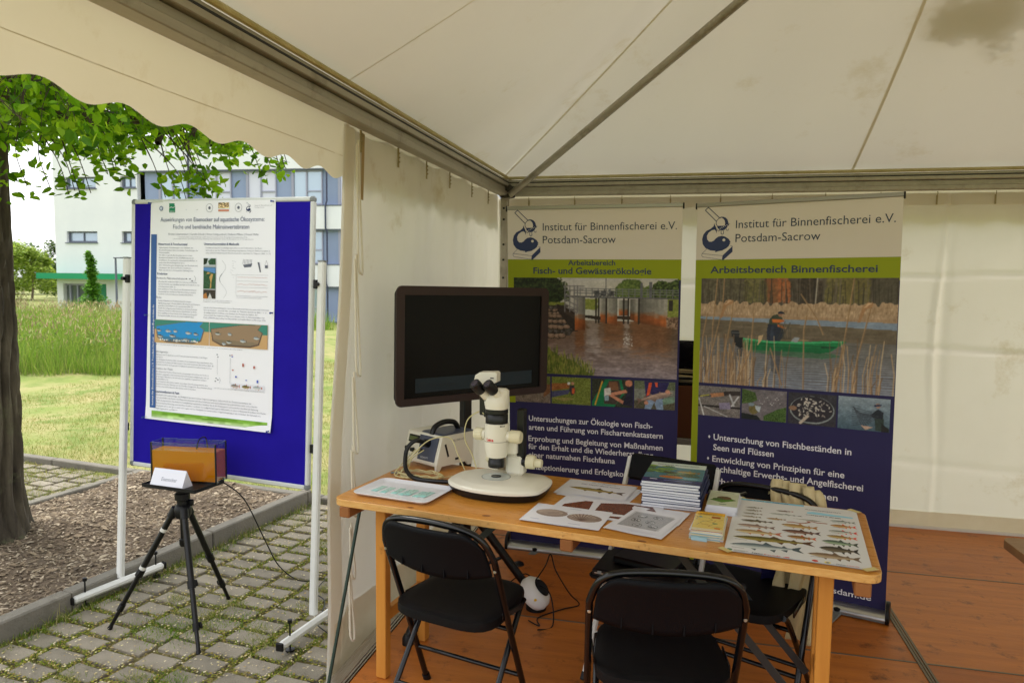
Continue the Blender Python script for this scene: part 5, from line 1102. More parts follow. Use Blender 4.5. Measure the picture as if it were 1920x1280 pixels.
para(['Konditionierung des eisenhaltigen Spreewassers und Sedimentation des Eisen-', 'hydroxids in der der Talsperre Spremberg vorgelagerten Vorsperre Bühlow resultiert in', 'einer starken Reduzierung der Eisenkonzentration unterhalb der Talsperre (Abb. 1 u. 2)'], .530, 1.234, .0137, .0105, .42)
para(['Abundanz der benthischen Makroinvertebraten in belasteten', 'Spreeabschnitten war signifikant geringer im Vergleich zu den', 'nicht belasteten (Abb. 2).', 'Kein signifikanter Unterschied in der Zusammensetzung der', 'Gemeinschaft der benthischen Makroinvertebraten zwischen', 'belasteten und nicht belasteten Gewässerabschnitten.'], .205, 1.046, .0137, .0105, .285)
para(['Relative Maßzahlen der Fischbestandsgröße belegten', 'signifikant geringere Fischbestände in Eisenhydroxid belasteten', 'gegenüber nicht belasteten Spreeabschnitten (Abb. 3)', 'Anzahl der nachgewiesenen Fischarten in der Spree betrug in', 'belasteten 18 und in nicht belasteten Abschnitten 22 Arten', 'Keine signifikanten Unterschiede in der Zusammensetzung der', 'Fischgemeinschaften durch die Eisenhydroxidbelastungen'], .205, .941, .0137, .0105, .29)
para(['Jeweils drei Untersuchungsstrecken in Eisenhydroxid belasteten und nicht belasteten', 'Spreeabschnitten - oberhalb bzw. unterhalb der Talsperre Spremberg (Abb. 1 u. 2)', 'Grundlage bildeten Felddaten zum Zustand der Fischgemeinschaften, der', 'Gemeinschaft der benthischen Makroinvertebraten sowie die Nahrungsanalysen der', 'Fische (DNA-Metabarcoding der Mageninhalte und stabile Wasserstoffisotope, δ²H)'], .52, .914, .0137, .0105, .425)
para(['Nachweis von 52 aquatischen und 27 terrestrischen Insektentaxa in den Mägen', 'der Fische', 'Die häufigsten Fischarten (Abb. 4) nutzten in den belasteten Spreeabschnitten öfter', 'terrestrische Insekten als Nahrung als in den nicht belasteten Abschnitten (Abb. 4),', 'wodurch die Fische die begrenzte Verfügbarkeit aquatischer Insekten kompensierten'], .193, .642, .0137, .0105, .40)
para(['Am Beispiel der Fischart Ukelei wurde eine geringere Kondition der Fische in', 'belasteten gegenüber nicht belasteten Spreeabschnitten nachgewiesen, was u.a.', 'auf geringere Nährwerte der terrestrischen gegenüber aquatischen Insekten', 'zurückzuführen ist', 'In den belasteten Abschnitten wurde ein positiver Zusammenhang zwischen dem', 'Anteil terrestrischer Nahrung und der Kondition festgestellt, dieser Zusammenhang', 'wurde in den nicht belasteten Abschnitten nicht beobachtet'], .193, .547, .0137, .0105, .39)
para(['Eisenhydroxid beeinträchtigte die Häufigkeit der untersuchten Organismengruppen, während sich die Zusammensetzungen der', 'Gemeinschaften der Fische und Makroinvertebraten zwischen belasteten und nicht belasteten Spreeabschnitten nicht unterschieden', 'Fische kompensieren die limitierte Verfügbarkeit aquatischer Insekten durch die Nutzung von terrestrischen Insekten als Nahrung', 'Die verstärkte Nutzung terrestrischer Insekten resultiert, u.a. aufgrund geringerer Nährwerte, in einer reduzierten Kondition der Fische', 'Eisenhydroxid in der Spree wirkt sich negativ auf die Häufigkeit der untersuchten Organismengruppen aus, verändert die Dynamik von', 'Nahrungsnetzen und führt zu einer reduzierten Fitness der Fische.'], .196, .417, .0152, .0115, .74)
para(['Abb. 1: Die Spree ober- und unterhalb der Talsperre Spremberg mit den', 'Probenahmestellen in belasteten und unbelasteten Spreeabschnitten'], .516, .955, .009, .0065, .19); para(['Abb. 2: Gesamteisenkonzentrationen in verschiedenen Spreeabschnitten', 'unterhalb und oberhalb der Talsperre Spremberg, Zufluss'], .735, .985, .009, .0065, .20)
para(['Abb. 3: Schematische Darstellung der untersuchten Fischgemeinschaften in nicht belasteten und belasteten Spreeabschnitten'], .18, .70, .009, .0065, .60); para(['Abb. 4: Anteil terrestrischer Nahrung der häufigsten Fischarten in belasteten und nicht belasteten Abschnitten'], .60, .485, .009, .0065, .33)
tag(obj('small_print', g, mat('poster_ink_grey', S(104, 108, 128), rough=.5), po, smooth=False), kind='stuff')
g = FG(); put_text(g, 'Institut für Binnenfischerei e.V. Potsdam-Sacrow   www.ifb-potsdam.de', .176, .36, .017, .56, .01, YT-.0004, rot=PI/2, res=1); obj('lettering', g, M_WHT_T, po, smooth=False)
g = FG()
g.disc(.220, 1.449, .013, YT); g.disc(.395, 1.449, .017, YT)
obj('round_seal', g, mat('seal_blue', S(70, 92, 140), rough=.5), po, smooth=False)
g = FG()
for cx, r in ((.220, .009), (.395, .012)): g.disc(cx, 1.449, r, YT-.0004)
g.rect(.392, 1.439, .398, 1.46, YT-.0007); obj('seal_inner', g, mat('seal_pale', S(196, 204, 224), rough=.5), po, smooth=False)
g = FG()
for cx, r in ((.551, .022), (.741, .022)):
    g.stroke([(cx+r*math.cos(k*PI/12), 1.449+r*math.sin(k*PI/12)) for k in range(24)], .0015, YT, True); g.disc(cx, 1.449, .008, YT)
put_text(g, 'UNIVERSITÄT', .425, 1.452, .010, .068, 0, YT, res=1); put_text(g, 'ZU KÖLN', .425, 1.438, .012, .048, 0, YT, res=1); put_text(g, 'Institut für Binnenfischerei e.V.', .845, 1.456, .008, .11, 0, YT, res=0); put_text(g, 'Potsdam-Sacrow', .845, 1.446, .008, .06, 0, YT, res=0)
g.stroke([(.702, .518), (.702, .654)], .0012, YT); g.stroke([(.52, .965), (.52, .965)], .001, YT)
for k in range(3): g.stroke([(.735, 1.098-.033*k), (.937, 1.098-.033*k)], .0008, YT)
g.stroke([(.733, .99), (.733, 1.10)], .0008, YT)
for k in range(26):                                             # river map and sampling drawings
    a = k/25; g.stroke([(.64+.022*math.sin(a*9)+.01*a, 1.17-.19*a), (.64+.022*math.sin((a+.04)*9)+.01*a, 1.17-.19*(a+.04))], .0022 if .35 < a < .6 else .0009, YT)
for k in range(8): g.stroke([(.705+.012*math.sin(k), 1.17-.012*k), (.715+.015*math.cos(k*2), 1.165-.012*k)], .0008, YT)
g.poly([(.775, 1.150), (.835, 1.158), (.828, 1.140), (.785, 1.136)], YT)
for k in range(7): g.stroke([(.775+.009*k, 1.155), (.778+.009*k, 1.178)], .0022, YT)
g.poly([(.868, 1.165), (.880, 1.165), (.890, 1.115), (.884, 1.112)], YT); g.rect(.915, 1.135, .933, 1.15, YT); g.stroke([(.915, 1.15), (.924, 1.175), (.933, 1.15)], .001, YT)
for x, z in ((.70, .668), (.615, .668), (.62, .655), (.61, .54), (.622, .533), (.605, .524)): g.disc(x, z, .005, YT, 8, .003)
g.stroke([(.632, .545), (.638, .53), (.632, .515)], .0012, YT); g.stroke([(.617, .645), (.617, .56)], .0008, YT)
for x, z in ((.40, 1.068), (.425, 1.068), (.44, 1.058)): g.disc(x, z, .006, YT, 8, .003)
g.stroke([(.455, 1.085), (.465, 1.07), (.458, 1.055)], .0015, YT)
tag(obj('line_drawing', g, mat('poster_drawing', S(96, 100, 116), rough=.5), po, smooth=False), kind='stuff')
g = FG()
for k in range(3):
    zz = 1.085-.033*k-.004*k
    pts = [(.742+.19*i/40, zz+random.uniform(-.001, .001)*(1+k*1.6)) for i in range(41)]; g.stroke(pts, .0011, YT-.0003)
for x, z0, z1 in ((.715, .588, .594), (.781, .613, .630), (.852, .607, .621)): g.rect(x, z0, x+.010, z1, YT-.0003)
g.rect(.710, .668, .716, .673, YT-.0003)
obj('red_marks', g, mat('poster_red', S(176, 84, 70), rough=.5), po, smooth=False)
g = FG()
for x, z0, z1 in ((.736, .552, .561), (.803, .540, .545), (.875, .533, .548), (.710, .660, .665)): g.rect(x, z0, x+.010, z1, YT-.0003)
obj('blue_marks', g, mat('poster_mark_blue', S(64, 92, 190), rough=.5), po, smooth=False)
g = FG(); g.rect(.276, 1.426, .318, 1.476, YT); obj('green_logo', g, mat('logo_green', S(0, 128, 88), rough=.5), po, smooth=False)
g = FG(); g.stroke([(.279, 1.452), (.292, 1.456), (.302, 1.452), (.315, 1.457)], .003, YT-.0005); g.rect(.280, 1.431, .314, 1.4335, YT-.0005); obj('logo_wave', g, M_WHT_T, po, smooth=False)
g = emblem(.790, 1.476, .000115, y=YT); obj('emblem', g, M_NAVY_T, po, smooth=False)
c = Cv(.070, .030, 40, 18, (196, 170, 130)); c.noise(.12, 3, 3, col=(1, .9, .7)); c.mesh('tile_logo', po, (.609, YT, 1.446), M_INKP)
c = Cv(.070, .010, 24, 5, (226, 222, 226)); c.line(0, .007, .07, .007, .0015, (200, 110, 80)); c.line(0, .002, .07, .002, .0015, (200, 110, 80)); c.mesh('tile_logo_text', po, (.609, YT, 1.430), M_INKP)
c = Cv(.082, .216, 34, 84, (70, 90, 60))                         # three small river photographs
c.put(c.Y > .168, (196, 206, 210)); c.poly([(0, .168), (0, .216), (.03, .216), (.02, .185), (0, .180)], (34, 48, 30), 1, .03); c.poly([(.03, .2), (.05, .214), (.082, .216), (.082, .175), (.04, .178)], (48, 84, 56), 1, .05); c.vgrad(.168, .180, (150, 160, 170), (190, 196, 200))
c.poly([(0, .052), (.082, .052), (.082, .165), (0, .165)], (48, 86, 56), 1, .05); c.poly([(0, .15), (.082, .135), (.082, .165), (0, .165)], (90, 140, 196)); c.poly([(.02, .130), (.055, .135), (.04, .115), (.048, .09), (.044, .055), (.052, .055), (.055, .095), (.065, .13), (.03, .142)], (196, 158, 96)); c.poly([(0, 0), (.082, 0), (.082, .048), (0, .048)], (60, 54, 46), 1, .05); c.poly([(0, 0), (.03, 0), (.02, .03), (0, .02)], (180, 120, 60)); c.poly([(.03, 0), (.06, 0), (.045, .03)], (206, 206, 206)); c.put((c.Y > .048) & (c.Y < .052), (226, 226, 236)); c.mesh('river_photos', po, (.516, YT, .966), M_INKP)
def pond(bgc, deep, fishes, edge):
    c = Cv(.378, .128, 150, 52, (198, 160, 112)); P = lambda l: [(a*.378, (1-b)*.128) for a, b in l]
    c.poly(P([(0, 0), (1, 0), (1, .42), (0, .42)]), (62, 134, 118)); c.poly(P([(.02, .28), (.55, .05), (.9, .02), (.84, .22), (.92, .34), (.86, .85), (.7, .98), (.2, .96), (.05, .78)]), edge); c.poly(P([(.03, .30), (.56, .06), (.89, .03), (.83, .22), (.90, .35), (.84, .80), (.7, .90), (.2, .88), (.07, .75)]), bgc)
    c.poly(P([(.05, .7), (.85, .75), (.7, .92), (.2, .9)]), deep, .6)
    for x, y, l, dark in fishes: fish(c, x*.378, (1-y)*.128, (x+l)*.378, (1-y-.03)*.128, .016, (70, 70, 56) if dark else (120, 130, 136), (196, 200, 200), (100, 90, 80))
    return c
c = pond((40, 140, 204), (70, 110, 130), ((.04, .45, .09, 1), (.2, .46, .12, 0), (.35, .45, .08, 0), (.57, .5, .12, 0), (.72, .53, .09, 1), (.28, .66, .12, 1), (.53, .8, .12, 0), (.06, .7, .1, 1), (.38, .86, .08, 0)), (110, 100, 90))
for i in range(40): c.ell((.08+.75*random.random())*.378, (.12+.05*random.random())*.128, .005, .0035, random.choice(((226, 226, 220), (90, 84, 76), (170, 166, 160))))
c.line(.71*.378, .06*.378, .71*.378, .09*.378, .003, (40, 150, 110)); c.line(.80*.378, .06*.378, .80*.378, .1*.378, .003, (40, 150, 110)); c.mesh('pond_picture', po, (.181, YT, .712), M_INKP)
c = pond((150, 126, 100), (120, 110, 90), ((.1, .45, .11, 1), (.32, .45, .08, 0), (.53, .7, .12, 0), (.3, .78, .1, 1), (.22, .86, .08, 0), (.76, .55, .12, 0)), (96, 78, 66)); o = c.mesh('pond_picture', po, (.562, YT, .712), M_INKP)
c = Cv(.22, .03, 90, 14, (226, 226, 236))
for i, (a, b) in enumerate((((110, 110, 110), (190, 170, 160)), ((90, 84, 50), (160, 140, 90)), ((150, 160, 166), (206, 206, 206)))): fish(c, .002+i*.072, .015, .064+i*.072, .015, .018, a, b, (176, 90, 70))
c.mesh('fish_drawing', po, (.705, YT, .492), M_INKP)
c = Cv(.782, .038, 120, 10, (120, 172, 56)); c.vgrad(0, .02, (206, 226, 190), (150, 196, 90)); c.noise(.03, 6, 2); c.mesh('green_footer', po, (.170, YT-.006, .293), M_INKP)
for x, z in ((.150, 1.478), (.962, 1.478), (.128, .862), (.968, .905), (.122, .290), (.964, .288)):
    g = G(); g.tube([(0, 0, 0), (0, -.006, 0), (0, -.018, -.001)], [.0045, .003, .0055], 10); o = obj('push_pin', g, mat('pin_blue', S(30, 60, 140), rough=.3), po, (x, YT-.002 if z > .4 else YT-.008, z))

# ------------------------------------------------------------------ tripod with tray, tank of orange water and name card
trp = thing('camera_tripod', 'black camera tripod carrying a flat black tray in front of the blue board', 'tripod', (-2.408, 3.095, -.17))
def TL(p): return (p[0]+2.408, p[1]-3.095, p[2]+.17)
hub = (-2.408, 3.095)
obj('centre_column', G().tube([TL((*hub, .26)), TL((*hub, .275)), TL((*hub, .53))], [.013, .014, .014], 14).lathe([(.016, .42), (.020, .43), (.020, .455), (.014, .46)], 16), M_BLKM, trp)
obj('hub', G().lathe([(.030, .565), (.040, .58), (.042, .615), (.034, .63), (.026, .635), (.026, .655), (.036, .66), (.036, .69), (.028, .695), (.030, .712), (.042, .715), (.042, .722)], 20).box((.03, .02, .64), (.03, .02, .03), None, .004), M_BLKP, trp)
for fx, fy in ((-2.755, 2.972), (-2.165, 2.868), (-2.386, 3.425)):
    a = Vector(TL((hub[0]+(fx-hub[0])*.10, hub[1]+(fy-hub[1])*.10, .44))); b = Vector(TL((fx, fy, -.17))); d = b-a
    l_ = obj('leg', G().tube([a, a+d*.52], .0155, 12).tube([a+d*.5, a+d*.82], .0125, 12).tube([a+d*.8, a+d*.985], .0095, 12), M_BLKM, trp)
    n_ = Vector((-d.y, d.x, 0)).normalized()
    for t in (.50, .79): obj('leg_lock', G().tube([a+d*t, a+d*(t+.055)], .0195 if t < .6 else .016, 12).beam(a+d*(t+.0)+n_*.02, a+d*(t+.045)+n_*.024, .012, .012, bv=.003), M_BLKP, l_)
    obj('rubber_foot', G().tube([a+d*.97, a+d*.995, b], [.010, .013, .009], 12), M_BLKP, l_)
    obj('leg_joint', G().tube([a-d*.01, a+d*.06], .021, 12), M_BLKP, l_)
    if fx < -2.7: obj('white_grip', G().tube([a+d*.16, a+d*.185], .0165, 12).tube([a+d*.475, a+d*.5], .0168, 12), mat('grip_white', S(206, 204, 196), rough=.5), l_)
TRZ = .5545
ty = obj('tray', G().box((0, 0, .006), (.335, .205, .012), None, .004), M_BLKP, trp, TL((-2.417, 3.117, TRZ)), (0, 0, -.11), smooth=False)
g = G()
for a, b in (((-.165, -.1005), (.165, -.1005)), ((-.165, .1005), (.165, .1005)), ((-.1655, -.098), (-.1655, .098)), ((.1655, -.098), (.1655, .098))): g.beam((*a, .014), (*b, .014), .004, .010, bv=.001)
obj('tray_rim', g, M_BLKP, ty, smooth=False)
AQ = pose(-2.592, 3.100, TRZ+.012, .10)
aq = thing('glass_tank', 'small glass tank filled with cloudy orange water on the tripod tray', 'tank', M=AQ)
M_GL = glass('tank_glass', (.90, .95, .93)); w, d_, h_ = .352, .105, .200
def pane(a, b, t=.004): return G().beam(a, b, t, h_-.004)
obj('glass_front', G().box((w/2, .002, h_/2), (w, .004, h_)), M_GL, aq, smooth=False); obj('glass_back', G().box((w/2, d_-.002, h_/2), (w, .004, h_)), M_GL, aq, smooth=False)
for x in (.002, w-.002): obj('glass_side', G().box((x, d_/2, h_/2), (.004, d_-.009, h_)), M_GL, aq, smooth=False)
obj('glass_base', G().box((w/2, d_/2, .003), (w-.01, d_-.01, .006)), M_GL, aq, smooth=False)
for x in (.003, w-.003):
    for y in (.003, d_-.003): obj('silicone_seam', G().box((x, y, h_/2), (.0065, .0065, h_+.001)), mat('dark_silicone', S(22, 26, 24), rough=.4), aq, smooth=False)
obj('orange_water', G().box((w/2, d_/2, .084), (w-.0102, d_-.0102, .150)), mat('ochre_water', S(240, 138, 0), rough=.12, spec=.5, sss=0, transl=.25, tcol=S(240, 150, 10)), aq, smooth=False)
obj('pump', G().box((w-.035, .02, .03), (.035, .025, .04), Matrix.Rotation(.3, 3, 'Y'), .005), mat('pump_dark', S(60, 62, 20), rough=.5), aq, smooth=False)
obj('air_hose', G().tube(catmull([(w*.60, d_*.6, .15), (w*.62, d_*.7, .20), (w*.66, d_*.9, .215), (w*.68, d_+.008, .19), (w*.72, d_+.012, .05), (w*.86, d_+.02, .015), (w+.012, d_*.5, .012)], 6), .003, 6), M_BLKP, aq)
cd = thing('name_card', 'folded white name card reading Eisenocker on the tray before the orange tank', 'card', M=pose(-2.545, 3.032, TRZ+.0125, -.10))
o = obj('card', G().prism([(0, 0), (.072, 0), (.036, .082)], 0, .200, Matrix(((0, 0, 1), (1, 0, 0), (0, 1, 0)))), mat('glossy_card', S(222, 222, 232), rough=.22, spec=.5), cd, smooth=False)
g = FG(); put_text(g, 'Eisenocker', .062, .030, .026, .095, .0, -.0004); o2 = obj('lettering', g, mat('ink_grey', S(110, 116, 128), rough=.5), cd, rot=(-math.atan2(.036, .082), 0, 0), smooth=False)
cab = thing('power_cable', 'thin black cable running from the tank over the paving to the curtain', 'cable')
cp = [(-2.245, 3.19, .565), (-2.17, 3.26, .46), (-2.12, 3.36, .22), (-2.09, 3.45, .04), (-2.05, 3.60, -.10), (-2.00, 3.78, -.155), (-1.98, 3.70, -.158), (-1.96, 3.60, -.158), (-1.86, 3.52, -.158), (-1.80, 3.38, -.156), (-1.77, 3.26, -.150), (-1.66, 3.18, -.156), (-1.52, 3.10, -.158), (-1.36, 2.98, -.158)]
obj('cable', G().tube(catmull(cp, 8), .0032, 6), M_BLKP, cab)
cab = thing('cable_loop', 'thick black cable looped on the ground by the right foot of the board', 'cable')
obj('cable', G().tube(catmull([(-1.40, 2.66, -.155), (-1.50, 2.72, -.155), (-1.64, 2.70, -.155), (-1.72, 2.62, -.155), (-1.70, 2.54, -.155), (-1.60, 2.52, -.155), (-1.50, 2.58, -.155), (-1.44, 2.66, -.15), (-1.36, 2.68, -.15)], 8), .0055, 8), M_BLKP, cab)

# ------------------------------------------------------------------ the long table
TM = pose(-1.2724, 2.4727, 0, -.1446)
def TT(a, b, z=.7705, r=0.0): return TM @ Matrix.Translation((a, b, z)) @ Matrix.Rotation(r, 4, 'Z')
tb = thing('trestle_table', 'long honey coloured wooden trestle table in front of the banners', 'table', M=TM)
M_TOP = mat('varnished_top', S(206, 142, 56), rough=.30, spec=.5, col2=S(190, 124, 44), scale=2.4, stretch=(.6, 9, 1), contrast=.8, bump=.10, bscale=22, bstretch=(.5, 9, 1), dirt=S(160, 98, 40), dscale=8, dlo=.60, dhi=.78, coat=.25)
M_TEDGE = mat('worn_edge', S(196, 140, 70), rough=.6, col2=S(222, 180, 110), scale=14, stretch=(1.5, 8, 8), contrast=.7, dirt=S(120, 74, 34), dscale=14, dlo=.58, dhi=.7, bump=.3, bscale=40)
M_TLEG = mat('table_leg_wood', S(206, 144, 62), rough=.45, col2=S(188, 122, 46), scale=3, stretch=(9, 9, .7), contrast=.7, dirt=S(130, 80, 36), dscale=12, dlo=.66, dhi=.78)
TLn, TWd = 1.876, .645
g = G(); g.prism(rrect(0, 0, TLn, TWd, .045, 5), .7435, .77)
g.mi = [0 if (f[0] >= 24 and len(f) == 3) else 1 for f in g.f]
obj('tabletop', g, [M_TOP, M_TEDGE], tb, bevel=.003)
for a_, b_, w_, h_, r_ in ((.62, .045, .012, .010, .2), (.33, .02, .010, .008, .1), (1.18, .012, .012, .009, 0), (.55, .60, .016, .010, .3), (1.28, .18, .004, .003, 0), (.16, .16, .006, .004, 0)):
    g = G(); g.lathe([(0, 0), (w_, 0), (w_*.6, .0004), (0, .0005)], 14, (a_, b_, .7703), Matrix.Rotation(r_, 3, 'Z'), 1.3, h_/w_); obj('knot', g, mat('wood_knot', S(128, 74, 26), rough=.35), tb)
for a in (.055, .93, 1.825): obj('batten', G().box((a, TWd/2, .722), (.045, TWd+.0, .042), None, .004), mat('batten_wood', S(150, 96, 48), rough=.6, col2=S(128, 80, 40), scale=4), tb, smooth=False)
def trestle(a):
    for b in (.175, .505): obj('leg', G().box((a, b, .352), (.045, .042, .70), None, .003), M_TLEG, tb, smooth=False)
    for z, h in ((.25, .05), (.676, .045)): obj('crossbar', G().box((a, .34, z), (.028, .288, h), None, .003), M_TLEG, tb, smooth=False)
trestle(.118); trestle(1.735)
M_STEEL = mat('dark_steel', S(62, 66, 68), rough=.4, metal=.7)
for a0, a1, b in ((.15, .62, .45), (1.70, 1.24, .20), (1.70, 1.24, .48)):
    o = obj('folding_brace', G().beam((a0, b, .20 if a0 > 1 else .27), (a1, b, .715), .006, .026), M_STEEL, tb, smooth=False); obj('rivet', G().cyl(((a0+a1)/2, b-.008, .48), ((a0+a1)/2, b+.008, .48), .012, 12), M_STEEL, o)

# ------------------------------------------------------------------ folding chairs
M_SEAT = mat('chair_plastic', S(9, 10, 13), rough=.5, spec=.18, bump=.35, bscale=420)
M_BACK = mat('chair_back_plastic', S(9, 11, 17), rough=.55, spec=.16, bump=.3, bscale=420)
M_TUBE = mat('chair_tube', S(8, 8, 11), rough=.25, spec=.5)
def chair(label, x, y, rz, tube=None, pads=True, group='black folding chairs around the table'):
    t = thing('folding_chair', label, 'chair', (x, y, 0), rz, group); mt = tube or M_TUBE
    def ty_(z): return -.14+(z-.65)*-.42          # the long tubes lean forward towards the floor
    def P(x_, z): return (x_, ty_(z), z)
    half = .225; pts = [P(-half-.004, .01), P(-half, .30), P(-half, .62), P(-half+.004, .675), P(-half+.028, .737), P(-half+.075, .766), P(-.06, .777), P(.06, .777), P(half-.075, .766), P(half-.028, .737), P(half-.004, .675), P(half, .62), P(half, .30), P(half+.004, .01)]
    obj('frame_tube', G().tube(catmull(pts, 5), .0115, 12), mt, t)
    g = G()
    def bk(u, v):
        s = 2*u-1; zt = .767-.10*max(0, abs(s)-.62)**2/.1444*.62; zb = .612-.030*(1-s*s); z = zb+(zt-zb)*v; xx = s*(half-.012)*(1-.02*v)
        if abs(s) > .8: xx *= 1-(abs(s)-.8)*.12*v
        return (xx, ty_(z)-.016-.035*(1-s*s)+.004*math.sin(v*PI), z)
    g.grid(bk, 28, 10); g.flat = False
    b = obj('backrest', g, M_BACK, t, solid=.013, ang=60)
    rb = G()
    for s in (-.62, -.2, .22, .64):
        p = Vector(bk((s+1)/2, .06)); rb.box(p+Vector((0, -.010, .012)), (.004, .012, .036))
    obj('rib', rb, M_BACK, b, smooth=False)
    for s in (-1, 1): obj('rivet', G().lathe([(0, 0), (.006, 0), (.0045, .003)], 12, (s*half, ty_(.63)-.0115, .63), Matrix.Rotation(PI/2, 3, 'X')), M_ALU2, t)
    # seat: rounded, wider at the rear, rolled edge
    def seat(u, v):
        a = 2*PI*u; cx, cyy = math.cos(a), math.sin(a); e = 4.2
        r = 1/((abs(cx)**e+abs(cyy)**e)**(1/e)); X = r*cx*v; Y = r*cyy*v
        wd = .200-.012*Y; z = .448-.012*(1-v**4)-.012*max(0, v-.86)/.14
        return (X*wd, .035+Y*.198, z+.006*(Y > .6)*(-1)*(Y-.6))
    g = G(); rings = [.02, .3, .6, .8, .9, .96, 1.0]; N_ = 48; V = []; F = []
    for r in rings:
        for i in range(N_): V.append(seat(i/N_, r))
    for r_, dz in ((1.005, -.010), (1.0, -.030), (.97, -.034)):
        for i in range(N_): q = seat(i/N_, 1.0); V.append((q[0]*r_, .035+(q[1]-.035)*r_, q[2]+dz))
    n = len(V)//N_
    for k in range(n-1):
        for i in range(N_): j = (i+1) % N_; F.append((k*N_+i, k*N_+j, (k+1)*N_+j, (k+1)*N_+i))
    F.append(tuple(range(N_-1, -1, -1))); F.append(tuple((n-1)*N_+i for i in range(N_))); g.add(V, F)
    obj('seat', g, M_SEAT, t, ang=50)
    for s in (-1, 1):
        l_ = obj('rear_leg', G().tube(catmull([(s*.192, .15, .415), (s*.195, .08, .36), (s*.200, -.20, .01)], 5), .0105, 12), mt, t)
        obj('foot_cap', G().tube([(s*.200, -.196, .022), (s*.200, -.204, 0)], .0145, 12), M_BLKP, l_)
        obj('foot_cap', G().tube([P(s*(half+.004), .024), P(s*(half+.004), 0)], .0155, 12), M_BLKP, t)
        obj('seat_hinge', G().beam((s*.205, -.05, .43), (s*.212, .10, .415), .006, .022, bv=.002), mt, t, smooth=False)
    obj('stretcher', G().tube([P(-half, .17), P(half, .17)], .0085, 10), mt, t); obj('stretcher', G().tube([(-.197, -.115, .12), (.197, -.115, .12)], .0085, 10), mt, t)
    obj('stretcher', G().tube([(-.195, .055, .335), (.195, .055, .335)], .0085, 10), mt, t)
    return t
chair('black folding chair by the left table leg, seen from behind', -.765, 2.475, -.245)
chair('black folding chair at the middle of the near table edge, seen from behind', -.035, 2.245, .13)
chair('black folding chair behind the table with tote bags over its backrest', .275, 2.865, PI-.44)
M_LGT = mat('light_enamel', S(206, 206, 200), rough=.3, spec=.5)
def pale_chair(label, x, y, rz):
    t = thing('folding_chair', label, 'chair', (x, y, 0), rz)
    for s in (-1, 1):
        u_ = obj('upright', G().beam((s*.195, .21, .015), (s*.195, -.205, .835), .016, .026, bv=.003), M_LGT, t, smooth=False)
        obj('foot_cap', G().beam((s*.195, .215, .005), (s*.195, .198, .035), .020, .030, bv=.003), M_BLKP, u_, smooth=False)
        l_ = obj('rear_leg', G().beam((s*.175, -.20, .015), (s*.175, .14, .43), .016, .026, bv=.003), M_LGT, t, smooth=False)
        obj('foot_cap', G().beam((s*.175, -.206, .005), (s*.175, -.192, .03), .020, .030, bv=.003), M_BLKP, l_, smooth=False)
    obj('backrest', G().box((0, -.185, .800), (.372, .022, .115), Matrix.Rotation(.42, 3, 'X'), .009), M_SEAT, t, smooth=False)
    obj('seat', G().box((0, .01, .435), (.385, .37, .028), None, .010), M_SEAT, t, smooth=False)
    obj('stretcher', G().beam((-.19, .13, .17), (.19, .13, .17), .010, .018), M_LGT, t, smooth=False)
pale_chair('folding chair with pale straight frame behind the book stack, a black laptop on its seat', -.085, 2.93, PI-.34)

# ------------------------------------------------------------------ stereo microscope
M_CRM = mat('microscope_white', S(226, 222, 206), rough=.32, spec=.5); M_CRM2 = mat('cream_knob', S(216, 208, 176), rough=.45); M_MBLK = mat('microscope_black', S(10, 10, 12), rough=.35)
ms = thing('stereo_microscope', 'white stereo microscope with black eyepieces on a round lit base', 'microscope', M=TT(.553, .335, .7702))
def base_out(k, n=64, q=1.0):
    out = []
    for i in range(n):
        a = 2*PI*i/n; c_, s_ = math.cos(a), math.sin(a); e = 2.15; r = 1/((abs(c_)**e+abs(s_)**e)**(1/e))
        x = .212*r*c_; y = .150*r*s_*(1.0 if s_ < 0 else 1.22)
        if x > .185: x = .185+(x-.185)*.35
        if x < -.200: x = -.200+(x+.200)*.5
        if y > .15: y = .15
        out.append((x*k, y*k))
    return out
def loft(levels):
    g = G(); n = 64; V = []; F = []
    for k, z in levels: V += [(x, y, z) for x, y in base_out(k)]
    for j in range(len(levels)-1):
        for i in range(n): F.append((j*n+i, j*n+(i+1) % n, (j+1)*n+(i+1) % n, (j+1)*n+i))
    F.append(tuple(range(n-1, -1, -1))); F.append(tuple((len(levels)-1)*n+i for i in range(n))); g.add(V, F); return g
obj('base', loft([(.90, 0), (.93, .002), (1.0, .026), (1.0, .030)]), M_MBLK, ms, ang=30)
obj('base_plate', loft([(1.0, .0305), (1.004, .036), (1.0, .041), (.965, .046), (.78, .0545), (.76, .0555)]), M_CRM, ms, ang=20)
bx, by = -.022, .012
sp = obj('stage_ring', G().lathe([(.058, .0555), (.058, .0562), (.0555, .0565), (.0555, .0560)], 40, (bx, by, 0)), M_GREY, ms)
obj('stage_glass', G().lathe([(0, .0552), (.055, .0556), (.055, .0563), (0, .0565)], 40, (bx, by, 0)), mat('stage_frosted', S(206, 212, 206), rough=.15, spec=.6), ms)
obj('sample_dish', G().lathe([(0, .0566), (.020, .0566), (.020, .0590), (.018, .0592), (.018, .0575), (0, .0575)], 24, (bx, by, 0)), mat('dark_sample', S(40, 46, 50), rough=.15), ms)
obj('column_foot', G().box((.035, .085, .0955), (.075, .060, .085), None, .012), M_CRM, ms, smooth=False)
obj('column', G().box((.058, .082, .222), (.030, .040, .20), None, .004), M_MBLK, ms, smooth=False)
obj('carrier_plate', G().box((-.085, .055, .348), (.052, .030, .115), None, .004).box((-.060, .040, .302), (.05, .03, .03), None, .003), M_MBLK, ms, smooth=False)
ax, ay = -.022, .012
obj('carrier_arm', G().box((ax+.045, .060, .180), (.055, .045, .085), None, .010), M_CRM, ms, smooth=False)
